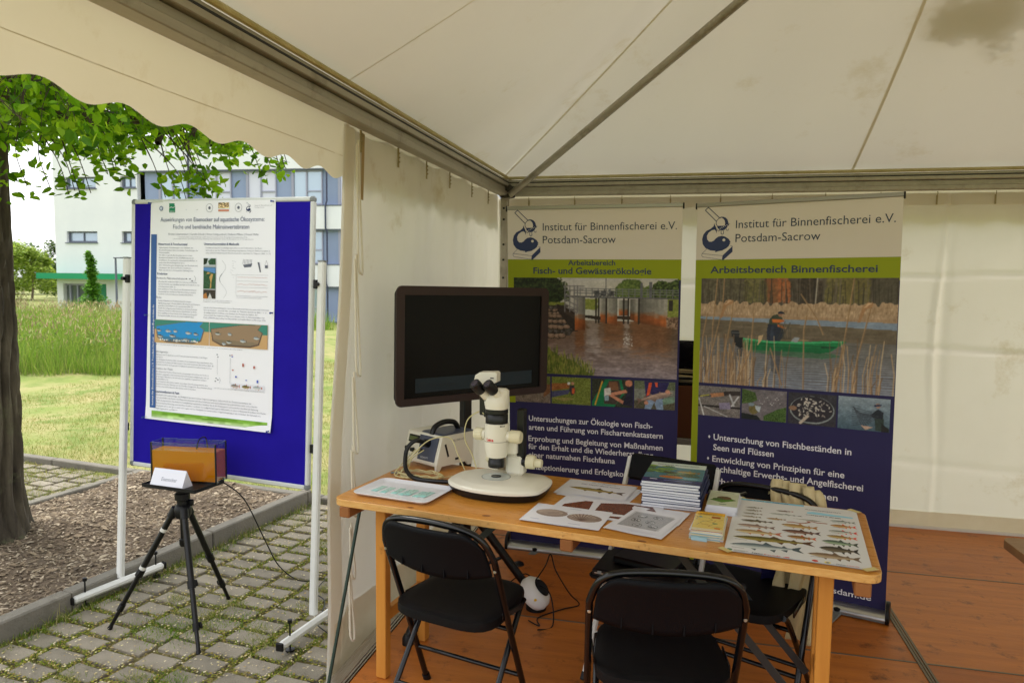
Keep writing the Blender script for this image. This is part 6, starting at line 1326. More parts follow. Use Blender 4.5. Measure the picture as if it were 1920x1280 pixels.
obj('zoom_body', G().lathe([(.034, .136), (.040, .138), (.0425, .146), (.0455, .165), (.0475, .20), (.0480, .225), (.0475, .2695), (.044, .272)], 36, (ax, ay, 0)), M_CRM, ms)
obj('body_seam', G().lathe([(.0478, .201), (.0484, .201), (.0484, .203), (.0478, .203)], 36, (ax, ay, 0)), mat('seam_grey', S(150, 146, 134), rough=.5), ms)
obj('objective', G().lathe([(.022, .095), (.031, .096), (.0325, .100), (.0325, .120), (.030, .123), (.030, .1365), (.028, .137)], 32, (ax, ay, 0)), M_MBLK, ms)
obj('coupling_ring', G().lathe([(.044, .272), (.0445, .274), (.0445, .306), (.042, .309), (.0455, .312), (.0455, .326), (.040, .329)], 36, (ax, ay, 0)), M_MBLK, ms)
kn = G()
def knob(x0, x1, y, z, r, fluted=18):
    g = G(); n = 72; V = []; F = []; ns = ((x0, .7), (x0, 1), (x0+(x1-x0)*.1, 1), (x0+(x1-x0)*.85, 1), (x1, .86), (x1, .3))
    for x, k in ns:
        for i in range(n): a = 2*PI*i/n; rr = r*k*(1+.028*math.cos(a*fluted)*(k == 1)); V.append((x, y+rr*math.cos(a), z+rr*math.sin(a)))
    for j in range(len(ns)-1):
        for i in range(n): F.append((j*n+i, j*n+(i+1) % n, (j+1)*n+(i+1) % n, (j+1)*n+i))
    F.append(tuple(range(n))); F.append(tuple((len(ns)-1)*n+i for i in range(n))); g.add(V, F); return g
for x0, x1, r, z, y in ((ax+.046, ax+.062, .020, .222, ay), (ax-.046, ax-.060, .020, .222, ay)): obj('knob_collar', G().cyl((x0, y, z), (x1, y, z), r, 24), M_CRM, ms)
obj('zoom_knob', knob(ax+.060, ax+.104, ay, .222, .0245), M_CRM2, ms); obj('zoom_knob', knob(ax-.058, ax-.094, ay, .222, .0240), M_CRM2, ms)
obj('focus_shaft', G().cyl((.066, .078, .112), (.086, .078, .112), .021, 24), M_MBLK, ms)
obj('focus_knob', knob(.084, .118, .078, .112, .027, 24), M_CRM2, ms); obj('focus_knob', knob(.116, .146, .078, .110, .017, 16), M_CRM2, ms); obj('focus_knob', knob(-.042, -.085, .068, .116, .020), M_CRM2, ms)
# binocular head
hd = G(); hd.M = Matrix.Translation((ax, ay, .329)); V = []; F = []
secs = [(0, .043, .043, 0, 0), (.028, .048, .046, 0, 0), (.050, .047, .045, -.002, .004), (.070, .040, .030, .004, .012), (.078, .028, .018, .006, .014)]
for z, rx, ry, ox, oy in secs:
    for i in range(32): a = 2*PI*i/32; e = 2.6; c_, s_ = math.cos(a), math.sin(a); r = 1/((abs(c_)**e+abs(s_)**e)**(1/e)); V.append((ox+rx*r*c_, oy+ry*r*s_, z-.10*(s_ < 0)*(-s_)*0))
for j in range(len(secs)-1):
    for i in range(32): F.append((j*32+i, j*32+(i+1) % 32, (j+1)*32+(i+1) % 32, (j+1)*32+i))
F.append(tuple(range(31, -1, -1))); F.append(tuple(4*32+i for i in range(32))); hd.add(V, F); hd.M = Matrix.Identity(4)
obj('binocular_head', hd, M_CRM, ms, ang=50)
dirv = Vector((-.030, -.058, .062)).normalized()
for ox, oy in ((-.030, -.018), (.020, -.010)):
    a = Vector((ax+ox, ay+oy, .368)); e = obj('eyepiece_tube', G().tube([a, a+dirv*.050], .0165, 24), M_CRM, ms)
    obj('tube_ring', G().tube([a+dirv*.006, a+dirv*.011], .0180, 24), M_MBLK, e)
    obj('eyepiece', G().tube([a+dirv*.046, a+dirv*.052, a+dirv*.088, a+dirv*.096], [.0185, .0215, .0228, .0215], 28), M_MBLK, ms)
    obj('eye_lens', G().tube([a+dirv*.0955, a+dirv*.0970], .0150, 24), mat('violet_lens', S(40, 30, 56), rough=.05, spec=.9), ms)
ch = G(); ch.prism([(-.055, 0), (-.048, .030), (-.030, .042), (.035, .046), (.042, .040), (.042, .006), (.030, 0), (-.010, -.006)], -.026, .026, Matrix(((1, 0, 0), (0, 0, -1), (0, 1, 0))))
obj('camera_head', ch, M_CRM, ms, (ax-.048, ay+.026, .425), (0, 0, .1), bevel=.003, smooth=False)
obj('card_slot', G().box((ax-.022, ay-.0005, .447), (.014, .0015, .004)), M_MBLK, ms, rot=(0, 0, 0), smooth=False)
g = FG()                                                # red brand script, wrapped on the body front
put_text(g, 'Leica', -.019, .206, .017, .031, .03, 0.0)
g.v = [(ax+.0486*math.sin(x/.0486-.1), ay-.0486*math.cos(x/.0486-.1), z) for x, y, z in g.v]; obj('lettering', g, mat('ink_red', S(206, 30, 30), rough=.5), ms, smooth=False)
g = FG(); put_text(g, 'M205', .020, .262, .010, .022, .01, 0.0); g.v = [(ax+.0480*math.sin(x/.048+.25), ay-.0480*math.cos(x/.048+.25), z) for x, y, z in g.v]; obj('lettering', g, M_BLACK_T, ms, smooth=False)

# ------------------------------------------------------------------ cold light source with gooseneck
LM = TT(-.020, .572, .7702, -.36)
lu = thing('light_source', 'cream and grey cold light source box with handle left of the microscope', 'light source', M=LM)
R_X = Matrix(((0, 0, 1), (1, 0, 0), (0, 1, 0)))
sec = [(0, .028), (.004, .018), (.20, .018), (.225, .035), (.225, .150), (.040, .152), (.032, .148)]
obj('housing', G().prism(sec, 0, .225, R_X), M_CRM, lu, bevel=.004)
obj('foot_rail', G().prism([(.0, .028), (0, 0), (.018, 0), (.03, .018), (.18, .018), (.192, 0), (.212, 0), (.22, .03)], -.0, .012, R_X), M_CRM, lu, smooth=False)
obj('foot_rail', G().prism([(.0, .028), (0, 0), (.018, 0), (.03, .018), (.18, .018), (.192, 0), (.212, 0), (.22, .03)], .213, .2255, R_X), M_CRM, lu, smooth=False)
fa = math.atan2(.032, .120); FR_ = Matrix.Translation((0, -.0006, .028)) @ Matrix.Rotation(-fa, 4, 'X')
def onfront(nm, g, m, **k): o = obj(nm, g, m, lu, **k); o.matrix_local = FR_; return o
M_SLT = mat('slate_panel', S(74, 80, 98), rough=.4)
onfront('front_panel', G().prism([(.100, .010), (.205, .012), (.212, .118), (.085, .118)], -.0, .0, Matrix(((1, 0, 0), (0, 0, -1), (0, 1, 0)))).box((.152, -.002, .064), (.112, .004, .108), None, .002), M_SLT, smooth=False)
onfront('display', G().box((.052, -.0015, .094), (.070, .003, .034), None, .001), mat('display_dark', S(24, 28, 20), rough=.2), smooth=False)
onfront('display_glow', FG().poly([(.022, .085), (.074, .085), (.074, .103), (.022, .103)], -.0034), mat('display_green', S(84, 96, 50), rough=.3), smooth=False)
for x, z, r in ((.022, .048, .010), (.058, .044, .010), (.118, .050, .007)): onfront('dial', G().tube([(x, 0, z), (x, -.014, z)], [r, r*.85], 18), M_MBLK)
onfront('port', G().tube([(.150, -.002, .086), (.150, -.026, .086)], [.019, .017], 24), M_MBLK)
g = FG(); put_text(g, 'SCHOTT', .118, .018, .012, .050, .02, -.0045); put_text(g, 'KL 2500', .010, .016, .009, .034, 0, -.0008); onfront('lettering', g, mat('ink_pale', S(190, 192, 196), rough=.5), smooth=False)
obj('top_cover', G().prism([(.036, .1525), (.222, .1515), (.222, .156), (.05, .157)], .085, .2254, R_X), M_SLT, lu, smooth=False)
obj('handle', G().tube(catmull([(.155, .035, .150), (.155, .055, .182), (.155, .11, .196), (.155, .17, .186), (.155, .195, .154)], 6), .012, 12), M_MBLK, lu)
obj('vent_slot', G().box((.2262, .06, .085), (.001, .010, .06), Matrix.Rotation(.3, 3, 'X')).box((.2262, .12, .04), (.001, .02, .01)), M_MBLK, lu, smooth=False)
g = FG(); put_text(g, 'KL 2500 LCD', .10, .120, .012, .07, .01, 0); o = obj('lettering', g, mat('ink_mid', S(110, 110, 110), rough=.5), lu, (.2258, 0, 0), (0, 0, PI/2), smooth=False)
port = LM @ FR_ @ Vector((.150, -.024, .086))
gn = thing('gooseneck_cable', 'black ribbed gooseneck light guide arching from the light source to the microscope base', 'light guide')
def tp(a, b, z): return tuple(TM @ Vector((a, b, z)))
gp = catmull([tuple(port), tuple(port+Vector((-.01, -.045, .018))), tp(.100, .455, .905), tp(.082, .435, .880), tp(.082, .415, .845), tp(.105, .38, .80), tp(.17, .335, .782), tp(.25, .325, .782), tp(.345, .335, .785)], 14)
obj('gooseneck', G().tube(gp, [.0085+.0012*(i % 2) for i in range(len(gp))], 12), M_MBLK, gn, ang=80)
cb_ = thing('data_cable', 'thin cream cable coiled on the table beside the light source and rising to the microscope', 'cable')
coil = []
for i in range(64): a = i/64*PI*7; coil.append(tp(.16+.10*math.cos(a)+.01*math.sin(a*.37), .40+.045*math.sin(a)+.004*math.sin(a*.7), .776+.003*(i % 5)))
obj('cable', G().tube(catmull([tp(.47, .36, 1.07), tp(.42, .42, 1.065), tp(.36, .44, 1.02), tp(.345, .45, .94), tp(.38, .46, .86), tp(.40, .44, .79), tp(.30, .46, .776)], 8)+catmull(coil, 2), .0026, 6), mat('cream_cable', S(206, 196, 146), rough=.5), cb_)
obj('cable', G().tube(catmull([tp(.345, .47, .785), tp(.30, .48, .86), tp(.25, .50, .925), tp(.17, .47, .915), tp(.12, .42, .86), tp(.09, .40, .80), tp(.07, .36, .776), tp(.12, .35, .776), tp(.20, .37, .778)], 8), .0026, 6), MATS['cream_cable'], cb_)
for k in range(3): obj('cable', G().tube(catmull([tp(.085+.02*k, .50, .86), tp(.075+.012*k, .44, .83), tp(.055+.03*k, .37, .779), tp(.12+.02*k, .34, .776)], 8), .0026, 6), MATS['cream_cable'], cb_)
pl_ = thing('cable_plug', 'small grey plug lying at the left rear edge of the table', 'plug', M=TT(.035, .40, .7705, .3)); obj('plug', G().box((0, 0, .004), (.03, .010, .008), None, .002).tube([(.014, 0, .004), (.05, .01, .003), (.09, -.02, .003)], .002, 6), M_GREY, pl_, smooth=False)

# ------------------------------------------------------------------ tray of glass slides
tr = thing('slide_tray', 'flat white melamine tray at the left end of the table', 'tray', M=TT(.045, .055, .7706, -.03))
def troff(r, z, w=.335, d=.235, rad=.035): return [(x, y, z) for x, y in rrect(r, r, w-r, d-r, max(.004, rad-r), 6)]
g = G(); V = []; F = []; LV = [(.022, 0), (.014, .003), (.0, .013), (.001, .0145), (.004, .0135), (.017, .005), (.024, .0035)]
for r, z in LV: V += troff(r, z)
n = len(troff(0, 0))
for k in range(len(LV)-1):
    for i in range(n): F.append((k*n+i, k*n+(i+1) % n, (k+1)*n+(i+1) % n, (k+1)*n+i))
F.append(tuple(range(n-1, -1, -1))); F.append(tuple((len(LV)-1)*n+i for i in range(n))); g.add(V, F)
obj('tray', g, mat('melamine_white', S(222, 222, 226), rough=.3, spec=.5), tr, ang=50)
M_SL = mat('slide_teal', S(176, 214, 206), rough=.1, spec=.7); M_SLS = mat('specimen_dark', S(96, 100, 96), rough=.6); M_LBL = mat('slide_label', S(150, 206, 200), rough=.5)
names = ['leftmost glass slide on the white tray, almost empty', 'second glass slide from the left on the white tray', 'glass slide left of the tray centre with a dark speck', 'glass slide at the tray centre, spotted with specimens', 'glass slide just right of the tray centre, dark striped specimens', 'second glass slide from the right on the white tray', 'rightmost glass slide on the white tray']
for i, (a, l_) in enumerate(zip((.062, .104, .150, .182, .206, .246, .272), names)):
    s = thing('glass_slide', l_, 'slide', M=TT(.045+a-.004, .055+.075-.012*(i % 2)*.4, .7745+(.0012 if i in (4, 6) else 0), -.10+random.uniform(-.12, .08)), group='glass slides in the tray')
    sl = obj('slide', G().box((0, .038, .0006), (.026, .076, .0011)), M_SL, s, smooth=False); obj('slide_label', G().box((0, .012, .0013), (.024, .020, .0003)), M_LBL, s, smooth=False)
    if i:
        g = G()
        for k in range(5 if i > 2 else 2): g.lathe([(0, .0012), (.0022, .0014), (0, .0022)], 8, (random.uniform(-.008, .008), .030+.009*k, 0))
        obj('specimen', g, M_SLS, s)

# ------------------------------------------------------------------ printed sheets on the table
M_PAP = mat('laminated_paper', S(226, 226, 234), rough=.22, spec=.5, bump=.03, bscale=6)
FLAT = (-PI/2, 0, 0)
def sheet(name, label, cat, a, b, r, w, h, z, cv, curl=.002):
    t = thing(name, label, cat, M=TT(a, b, z, r)); g = G(); g.flat = True
    g.grid(lambda u, v: (u*w, v*h, curl*(math.sin(u*4+1)*math.cos(v*3))**2), 8, 8); obj('paper', g, M_PAP, t, ang=80)
    if cv is not None: cv.mesh('printed_picture', t, ((w-cv.w)/2, (h-cv.h)/2, curl+.0006), mat('laminate_ink', attr='ink', rough=.22, spec=.5), FLAT)
    return t
PW = (226, 226, 234)
c = Cv(.285, .20, 150, 104, PW); fish(c, .03, .095, .262, .085, .040, (116, 104, 50), (168, 146, 84), (86, 62, 40), (196, 186, 120)); c.noise(.004)
t = sheet('pike_print', 'laminated print with a long brown pike under its heading, right behind the base', 'print', .752, .400, -.03, .285, .22, .7716, c)
g = FG(); put_text(g, 'Die Art (Raubfisch)', .10, .192, .013, .10, .01, 0); put_text(g, 'Der Hecht (Esox lucius)', .065, .160, .016, .16, .01, 0); obj('lettering', g, M_SLATE, t, (0, 0, .0032), FLAT, smooth=False)
sheet('loose_print', 'white sheet lying askew underneath the pike print', 'print', .768, .386, -.09, .285, .22, .7708, None)
c = Cv(.285, .20, 140, 100, PW); c.poly([(.03, .02), (.03, .10), (.09, .17), (.17, .185), (.27, .16), (.275, .02)], (112, 60, 44), 1, .04); c.noise(.01)
for _ in range(60): x = random.uniform(.04, .26); c.ell(x, random.uniform(.03, .15), .006, .003, (134, 76, 54), .5)
sheet('rock_print', 'print of a dark red brown rock partly under the two shells sheet', 'print', .800, .180, -.06, .285, .205, .7711, c)
c = Cv(.26, .18, 130, 90, PW); c.poly([(.02, .03), (.03, .14), (.12, .16), (.22, .15), (.25, .05), (.2, .02)], (106, 62, 48), 1, .05)
sheet('rock_print', 'print of a brown rock peeking out behind the line drawing sheet', 'print', .945, .195, .10, .26, .185, .7718, c)
c = Cv(.283, .205, 190, 140, PW)
for cx, cy, rx, ry, fl_ in ((.082, .115, .058, .040, 0), (.205, .105, .062, .042, 1)):
    c.ell(cx, cy, rx, ry, (150, 132, 122), 1, .02); c.ell(cx-.008, cy+.008, rx*.8, ry*.72, (178, 160, 148), .9, .02); c.ell(cx, cy-.008, rx*.7, ry*.5, (160, 142, 132), .6, .02)
    if fl_:
        for k in range(11): an = PI*.12+k*PI*.076; c.line(cx-.005, cy-.03, cx+rx*.95*math.cos(an), cy-.02+ry*1.5*math.sin(an), .0022, (104, 86, 78), .8)
    else:
        for k in range(5): c.line(cx-.01, cy-.01, cx+.05-.015*k, cy+.03-.008*k, .0015, (140, 122, 112), .7)
c.line(.03, .035, .06, .035, .002, (150, 160, 190)); c.line(.17, .03, .21, .03, .002, (150, 160, 190)); c.line(.13, .185, .17, .185, .002, (150, 160, 190))
sheet('scale_print', 'laminated print of two round fish scales, one smooth and one ribbed', 'print', .746, .040, .0, .283, .205, .7726, c)
c = Cv(.24, .235, 150, 146, (200, 200, 208)); c.a[:] = np.array(PW)/255; c.poly([(.02, .03), (.2, .03), (.22, .2), (.03, .2)], (176, 176, 180), 1, .05)
for k in range(30): c.line(.02, .03+.006*k, .21, .035+.006*k, .0012, (130, 130, 134), .6)
for cx, cy in ((.08, .16), (.15, .17), (.07, .11), (.14, .11), (.10, .06), (.17, .07)):
    c.ell(cx, cy, .022, .017, (196, 196, 200)); 
    for k in range(9): c.line(cx+random.uniform(-.02, .02), cy+random.uniform(-.015, .015), cx+random.uniform(-.02, .02), cy+random.uniform(-.015, .015), .0012, (70, 70, 74), .8)
    for k in range(14): a_ = k/14*6.28; c.line(cx+.021*math.cos(a_), cy+.016*math.sin(a_), cx+.021*math.cos(a_+.45), cy+.016*math.sin(a_+.45), .0014, (80, 80, 84), .8)
sheet('drawing_print', 'sheet with a grey line drawing, nearest the middle of the front edge', 'print', 1.035, .075, -.17, .205, .285, .7732, None)
t_ = bpy.data.objects['drawing_print']; c.mesh('printed_picture', t_, (.012, .030, .0030), MATS['laminate_ink'], FLAT).scale = (.76, 1, .95)
sheet('blank_print', 'plain white sheet showing behind the line drawing sheet', 'print', .985, .230, -.12, .285, .16, .7722, None)

# big fish poster taped to the table
fp = thing('fish_poster', 'large poster of native fish species taped to the right end of the table', 'poster', M=TT(1.433, .030, .7712, .008))
g = G(); g.flat = True; g.grid(lambda u, v: (u*.418, v*.592, .0006+.0015*math.sin(u*6)**2*math.sin(v*7)**2), 10, 14); obj('poster_sheet', g, mat('poster_matt', S(214, 214, 216), rough=.45, spec=.4), fp, ang=80)
c = Cv(.418, .592, 300, 425, (216, 216, 216)); c.put((c.Y > .572) & (c.X < .24), (128, 196, 224)); c.poly([(.25, .49), (.40, .49), (.40, .505), (.27, .52), (.25, .51)], (150, 204, 226))
FS = [((.012, .062), (.230, .088), .040, (96, 110, 116), (196, 202, 200), (70, 84, 90)), ((.016, .140), (.265, .160), .034, (84, 78, 34), (150, 136, 64), (92, 60, 36)), ((.017, .206), (.168, .214), .030, (150, 122, 76), (206, 186, 140), (190, 110, 80)),
      ((.021, .270), (.146, .272), .024, (132, 108, 96), (186, 160, 140), (120, 96, 84)), ((.028, .324), (.138, .334), .018, (70, 64, 48), (120, 108, 84), (70, 60, 48)), ((.03, .371), (.097, .375), .012, (120, 112, 90), (190, 180, 160), (110, 100, 80)),
      ((.031, .408), (.10, .412), .012, (96, 92, 80), (190, 186, 170), (120, 100, 80)), ((.038, .447), (.095, .455), .013, (100, 96, 80), (180, 176, 160), (120, 96, 80)), ((.036, .483), (.098, .490), .010, (90, 86, 70), (170, 166, 150), (100, 90, 70)),
      ((.143, .482), (.204, .49), .010, (64, 54, 50), (150, 130, 110), (160, 90, 70)), ((.121, .441), (.233, .446), .010, (110, 116, 110), (190, 196, 190), (110, 110, 100)), ((.112, .377), (.18, .382), .014, (140, 110, 70), (190, 160, 110), (130, 100, 60)),
      ((.163, .327), (.282, .328), .030, (156, 120, 66), (196, 168, 110), (170, 120, 60)), ((.165, .264), (.288, .272), .028, (86, 60, 50), (136, 100, 84), (74, 40, 40)), ((.181, .212), (.273, .212), .024, (120, 84, 40), (170, 130, 70), (206, 96, 50)),
      ((.322, .436), (.405, .440), .019, (110, 120, 116), (196, 200, 196), (120, 120, 110)), ((.320, .384), (.404, .389), .024, (150, 110, 56), (206, 160, 100), (222, 80, 50)), ((.312, .320), (.403, .325), .022, (110, 118, 110), (200, 200, 190), (216, 60, 50)),
      ((.304, .266), (.398, .268), .024, (130, 106, 56), (196, 166, 100), (222, 84, 50)), ((.288, .208), (.397, .204), .032, (76, 96, 80), (150, 170, 140), (60, 70, 56)), ((.278, .138), (.394, .141), .038, (66, 60, 50), (110, 100, 80), (50, 44, 40)), ((.243, .070), (.394, .072), .034, (120, 96, 70), (180, 160, 130), (110, 90, 70))]
for a, b, h_, t1, b1, f1 in FS:
    fish(c, a[0], a[1], b[0], b[1], h_*1.3, t1, b1, f1, (150, 140, 76) if h_ == .034 and a[0] < .02 else None); c.line(a[0]+.01, a[1]-h_*.62, a[0]+.045, a[1]-h_*.62, .0022, (150, 150, 150))
pe = [(.184, .363), (.20, .368), (.22, .364), (.24, .372), (.255, .385), (.25, .395), (.265, .399), (.28, .392), (.31, .395)]
for p, q in zip(pe[:-1], pe[1:]): c.line(*p, *q, .006, (150, 84, 60))
c.poly([(.20, .412), (.27, .418), (.30, .412), (.27, .407)], (120, 116, 80)); c.ell(.263, .014, .009, .009, (196, 66, 50)); c.ell(.298, .013, .009, .009, (226, 206, 90)); c.ell(.298, .012, .005, .004, (40, 84, 160)); c.ell(.016, .012, .009, .009, (90, 130, 96)); c.line(.03, .014, .07, .014, .002, (150, 150, 150)); c.line(.03, .008, .06, .008, .002, (150, 150, 150))
c.mesh('printed_picture', fp, (0, 0, .0028), M_INKP, FLAT)
g = FG(); put_text(g, 'Die Fische der Stepenitz', .036, .574, .013, .150, .02, 0); put_text(g, 'FLUSSLANDSCHAFT', .245, .536, .011, .12, .02, 0); put_text(g, 'STEPENITZ (ELBE)', .245, .470, .011, .115, .02, 0); put_text(g, 'Natur', .083, .003, .013, .034, .02, 0); put_text(g, 'Natur', .322, .006, .010, .026, .02, 0)
obj('lettering', g, M_SLATE, fp, (0, 0, .0034), FLAT, smooth=False)
g = FG(); put_text(g, 'freunde', .118, .003, .013, .048, .01, 0); put_text(g, 'freunde', .349, .006, .010, .034, .01, 0); g.poly([(.172, .004), (.19, .004), (.192, .012), (.18, .010)], 0); obj('lettering', g, MATS['ink_red'], fp, (0, 0, .0034), FLAT, smooth=False)
M_TAPE = mat('masking_tape', S(222, 206, 140), rough=.6, transl=.2)
for x, y, r in ((.008, .590, .6), (.412, .588, -.7), (.004, .0, -.75), (.412, .002, .7)):
    obj('tape', G().box((0, 0, .0), (.045, .020, .0006)), M_TAPE, fp, (x, y, .0042), (0, 0, r), smooth=False)

# ------------------------------------------------------------------ stack of books
M_PG = mat('book_pages', S(226, 226, 228), rough=.7, col2=S(206, 206, 208), scale=3, stretch=(1, 1, 160), contrast=.6)
M_CV = mat('book_cover_edge', S(40, 50, 90), rough=.35)
cv_ = Cv(.215, .30, 110, 150, (70, 110, 120)); cv_.put(cv_.Y > .235, (206, 222, 214)); cv_.put(cv_.Y < .055, (36, 46, 104)); cv_.poly([(0, .055), (.215, .055), (.215, .235), (0, .235)], (70, 120, 132), 1, .03)
for _ in range(26): cv_.ell(random.uniform(0, .09), random.uniform(.14, .25), .02, .010, random.choice(((110, 150, 60), (150, 180, 70), (70, 110, 60))), .8, .05)
for _ in range(18): cv_.ell(random.uniform(.08, .2), random.uniform(.11, .16), .02, .010, random.choice(((76, 88, 44), (50, 70, 44), (130, 140, 70))), .8, .05)
fish(cv_, .11, .175, .20, .17, .034, (120, 104, 60), (170, 150, 96), (130, 90, 50)); cv_.ell(.10, .085, .045, .018, (176, 106, 40), 1, .05); cv_.ell(.17, .08, .03, .012, (110, 160, 180), 1, .04); cv_.line(.03, .04, .05, .04, .006, (226, 226, 226)); cv_.line(.08, .035, .18, .035, .002, (150, 160, 190))
nb = 10; zz = .7706
for k in range(nb):
    th = .0099
    top = k == nb-1
    dx, dy, r = (-.004*(k > 4)+random.uniform(-.003, .003), random.uniform(-.004, .004)-.004*(k > 5), random.uniform(-.025, .025)+(.05 if k == 0 else 0))
    lbl = 'topmost book of the stack, water plants and fish on its cover' if top else ('lowest book of the stack, its blue cover edge sticking out' if k == 0 else ['', 'second book from the bottom of the stack', 'third book from the bottom of the stack', 'fourth book from the bottom of the stack', 'fifth book from the bottom of the stack', 'fifth book from the top of the stack, edge set back left', 'fourth book from the top of the stack', 'third book from the top of the stack', 'book directly beneath the topmost book'][k])
    b = thing('book', lbl, 'book', M=TT(1.105+dx, .375+dy, zz, .03+r), group='books stacked on the table')
    obj('pages', G().box((.1065, .148, th/2), (.209, .292, th-.0016)), M_PG, b, smooth=False)
    obj('cover', G().box((.1075, .15, th-.0004), (.215, .30, .0008)).box((.1075, .15, .0004), (.215, .30, .0008)).box((.2147, .15, th/2), (.0008, .30, th-.001)), M_CV if not top else M_CV, b, smooth=False)
    if top:
        cv_.mesh('cover_picture', b, (0, 0, th+.0006), M_INKG, FLAT)
        g = FG(); put_text(g, 'Fische in Brandenburg', .028, .262, .018, .16, .02, 0); obj('lettering', g, M_SLATE, b, (0, 0, th+.0012), FLAT, smooth=False); g = FG(); put_text(g, 'Institut für Binnenfischerei e.V. Potsdam-Sacrow', .04, .245, .008, .15, 0, 0, res=0); obj('lettering', g, M_WHT_T, b, (0, 0, th+.0012), FLAT, smooth=False)
    zz += th+.0001

# flyers
def flyers(label1, label2, a, b, w, h, n, cv, top, r0, spread, edge, grp, nm):
    z = .7706; th = .0016
    blk = thing(nm+'_pile', label2, 'flyers', M=TT(a, b, z, r0))
    for k in range(n):
        dx, dy, r = random.uniform(-spread, spread), random.uniform(-spread, spread), random.uniform(-.05, .05)
        obj('flyer', G().box((w/2+dx, h/2+dy, th*k+th/2), (w, h, th-.0002), Matrix.Rotation(r, 3, 'Z')), edge[k % len(edge)], blk, smooth=False)
    t = thing(nm, label1, 'flyer', M=TT(a, b, z+th*n+.0002, r0+.02)); obj('flyer_sheet', G().box((w/2, h/2, .0006), (w, h, .001)), M_PAP, t, smooth=False); cv.mesh('printed_picture', t, (0, 0, .0016), M_INKG, FLAT)
    return t
M_FW = mat('flyer_white', S(216, 218, 222), rough=.5); M_FB = mat('flyer_blue', S(150, 186, 196), rough=.5); M_FC = mat('flyer_cream', S(226, 214, 170), rough=.5); M_FP = mat('flyer_peach', S(226, 206, 186), rough=.5)
c = Cv(.105, .195, 66, 122, (198, 206, 176)); c.put(c.Y > .16, (206, 216, 190)); c.poly([(.004, .07), (.05, .045), (.10, .085), (.06, .12)], (80, 130, 40), 1, .04); c.ell(.055, .105, .026, .022, (96, 76, 40), 1, .05); c.ell(.035, .085, .02, .013, (60, 104, 40), 1, .04); c.line(.045, .025, .065, .025, .006, (110, 130, 110)); c.line(.02, .175, .085, .175, .002, (120, 130, 110)); c.noise(.01)
flyers('topmost green flyer with a frog picture beside the fish poster', 'short pile of white edged flyers under the green flyer', 1.338, .385, .105, .195, 20, c, 0, .0, .0015, [M_FW], '', 'green_flyer')
c = Cv(.098, .21, 64, 136, (226, 200, 110)); c.put(c.Y > .178, (232, 176, 40)); c.put(c.Y < .03, (226, 214, 180)); c.put(c.Y < .006, (200, 120, 80))
for _ in range(26): x, y = random.uniform(.01, .09), random.uniform(.04, .16); c.line(x, y, x+random.uniform(-.02, .02), y+random.uniform(-.02, .02), .0012, random.choice(((140, 140, 90), (160, 150, 120), (180, 130, 70))), .8)
c.put((c.X > .055) & (c.X < .085) & (c.Y > .145) & (c.Y < .165), (170, 96, 40)); c.put((c.X > .07) & (c.X < .09) & (c.Y > .035) & (c.Y < .047), (220, 120, 40)); c.ell(.02, .15, .006, .006, (70, 150, 160)); c.ell(.07, .09, .009, .006, (110, 150, 100)); c.noise(.008)
t = flyers('topmost yellow folded map flyer near the front of the table', 'untidy pile of coloured map flyers under the yellow one', 1.322, .100, .098, .21, 17, c, 0, .02, .005, [M_FC, M_FW, M_FB, M_FP, M_FW], '', 'yellow_flyer')
g = FG(); put_text(g, 'STÄDTE', .014, .186, .009, .06, .02, 0); put_text(g, 'BRANDENBURG', .008, .174, .008, .08, .02, 0); obj('lettering', g, mat('ink_brown', S(110, 80, 40), rough=.5), t, (0, 0, .0022), FLAT, smooth=False)
bl = thing('blue_leaflet', 'pale blue leaflet sticking out below the yellow map flyers', 'leaflet', M=TT(1.325, .092, .7706, -.03)); obj('leaflet', G().box((.025, .03, .006), (.05, .07, .012)), M_FB, bl, smooth=False)
bl.location.z -= 0
for (a, b, r, lb) in ((1.325, .535, 1.60, 'black pen nearest the book stack'), (1.350, .560, 1.45, 'black pen between the other two pens'), (1.388, .580, 1.02, 'black pen pointing away to the right of the pens')):
    p = thing('pen', lb, 'pen', M=TT(a, b, .7758, r), group='black pens behind the flyers')
    obj('barrel', G().tube([(0, 0, 0), (.006, 0, 0), (.012, 0, 0), (.12, 0, 0), (.135, 0, 0)], [.0012, .0025, .0048, .0048, .004], 10), M_MBLK, p); obj('clip', G().box((.108, 0, .006), (.04, .003, .0015)), M_ALU2, p, smooth=False)

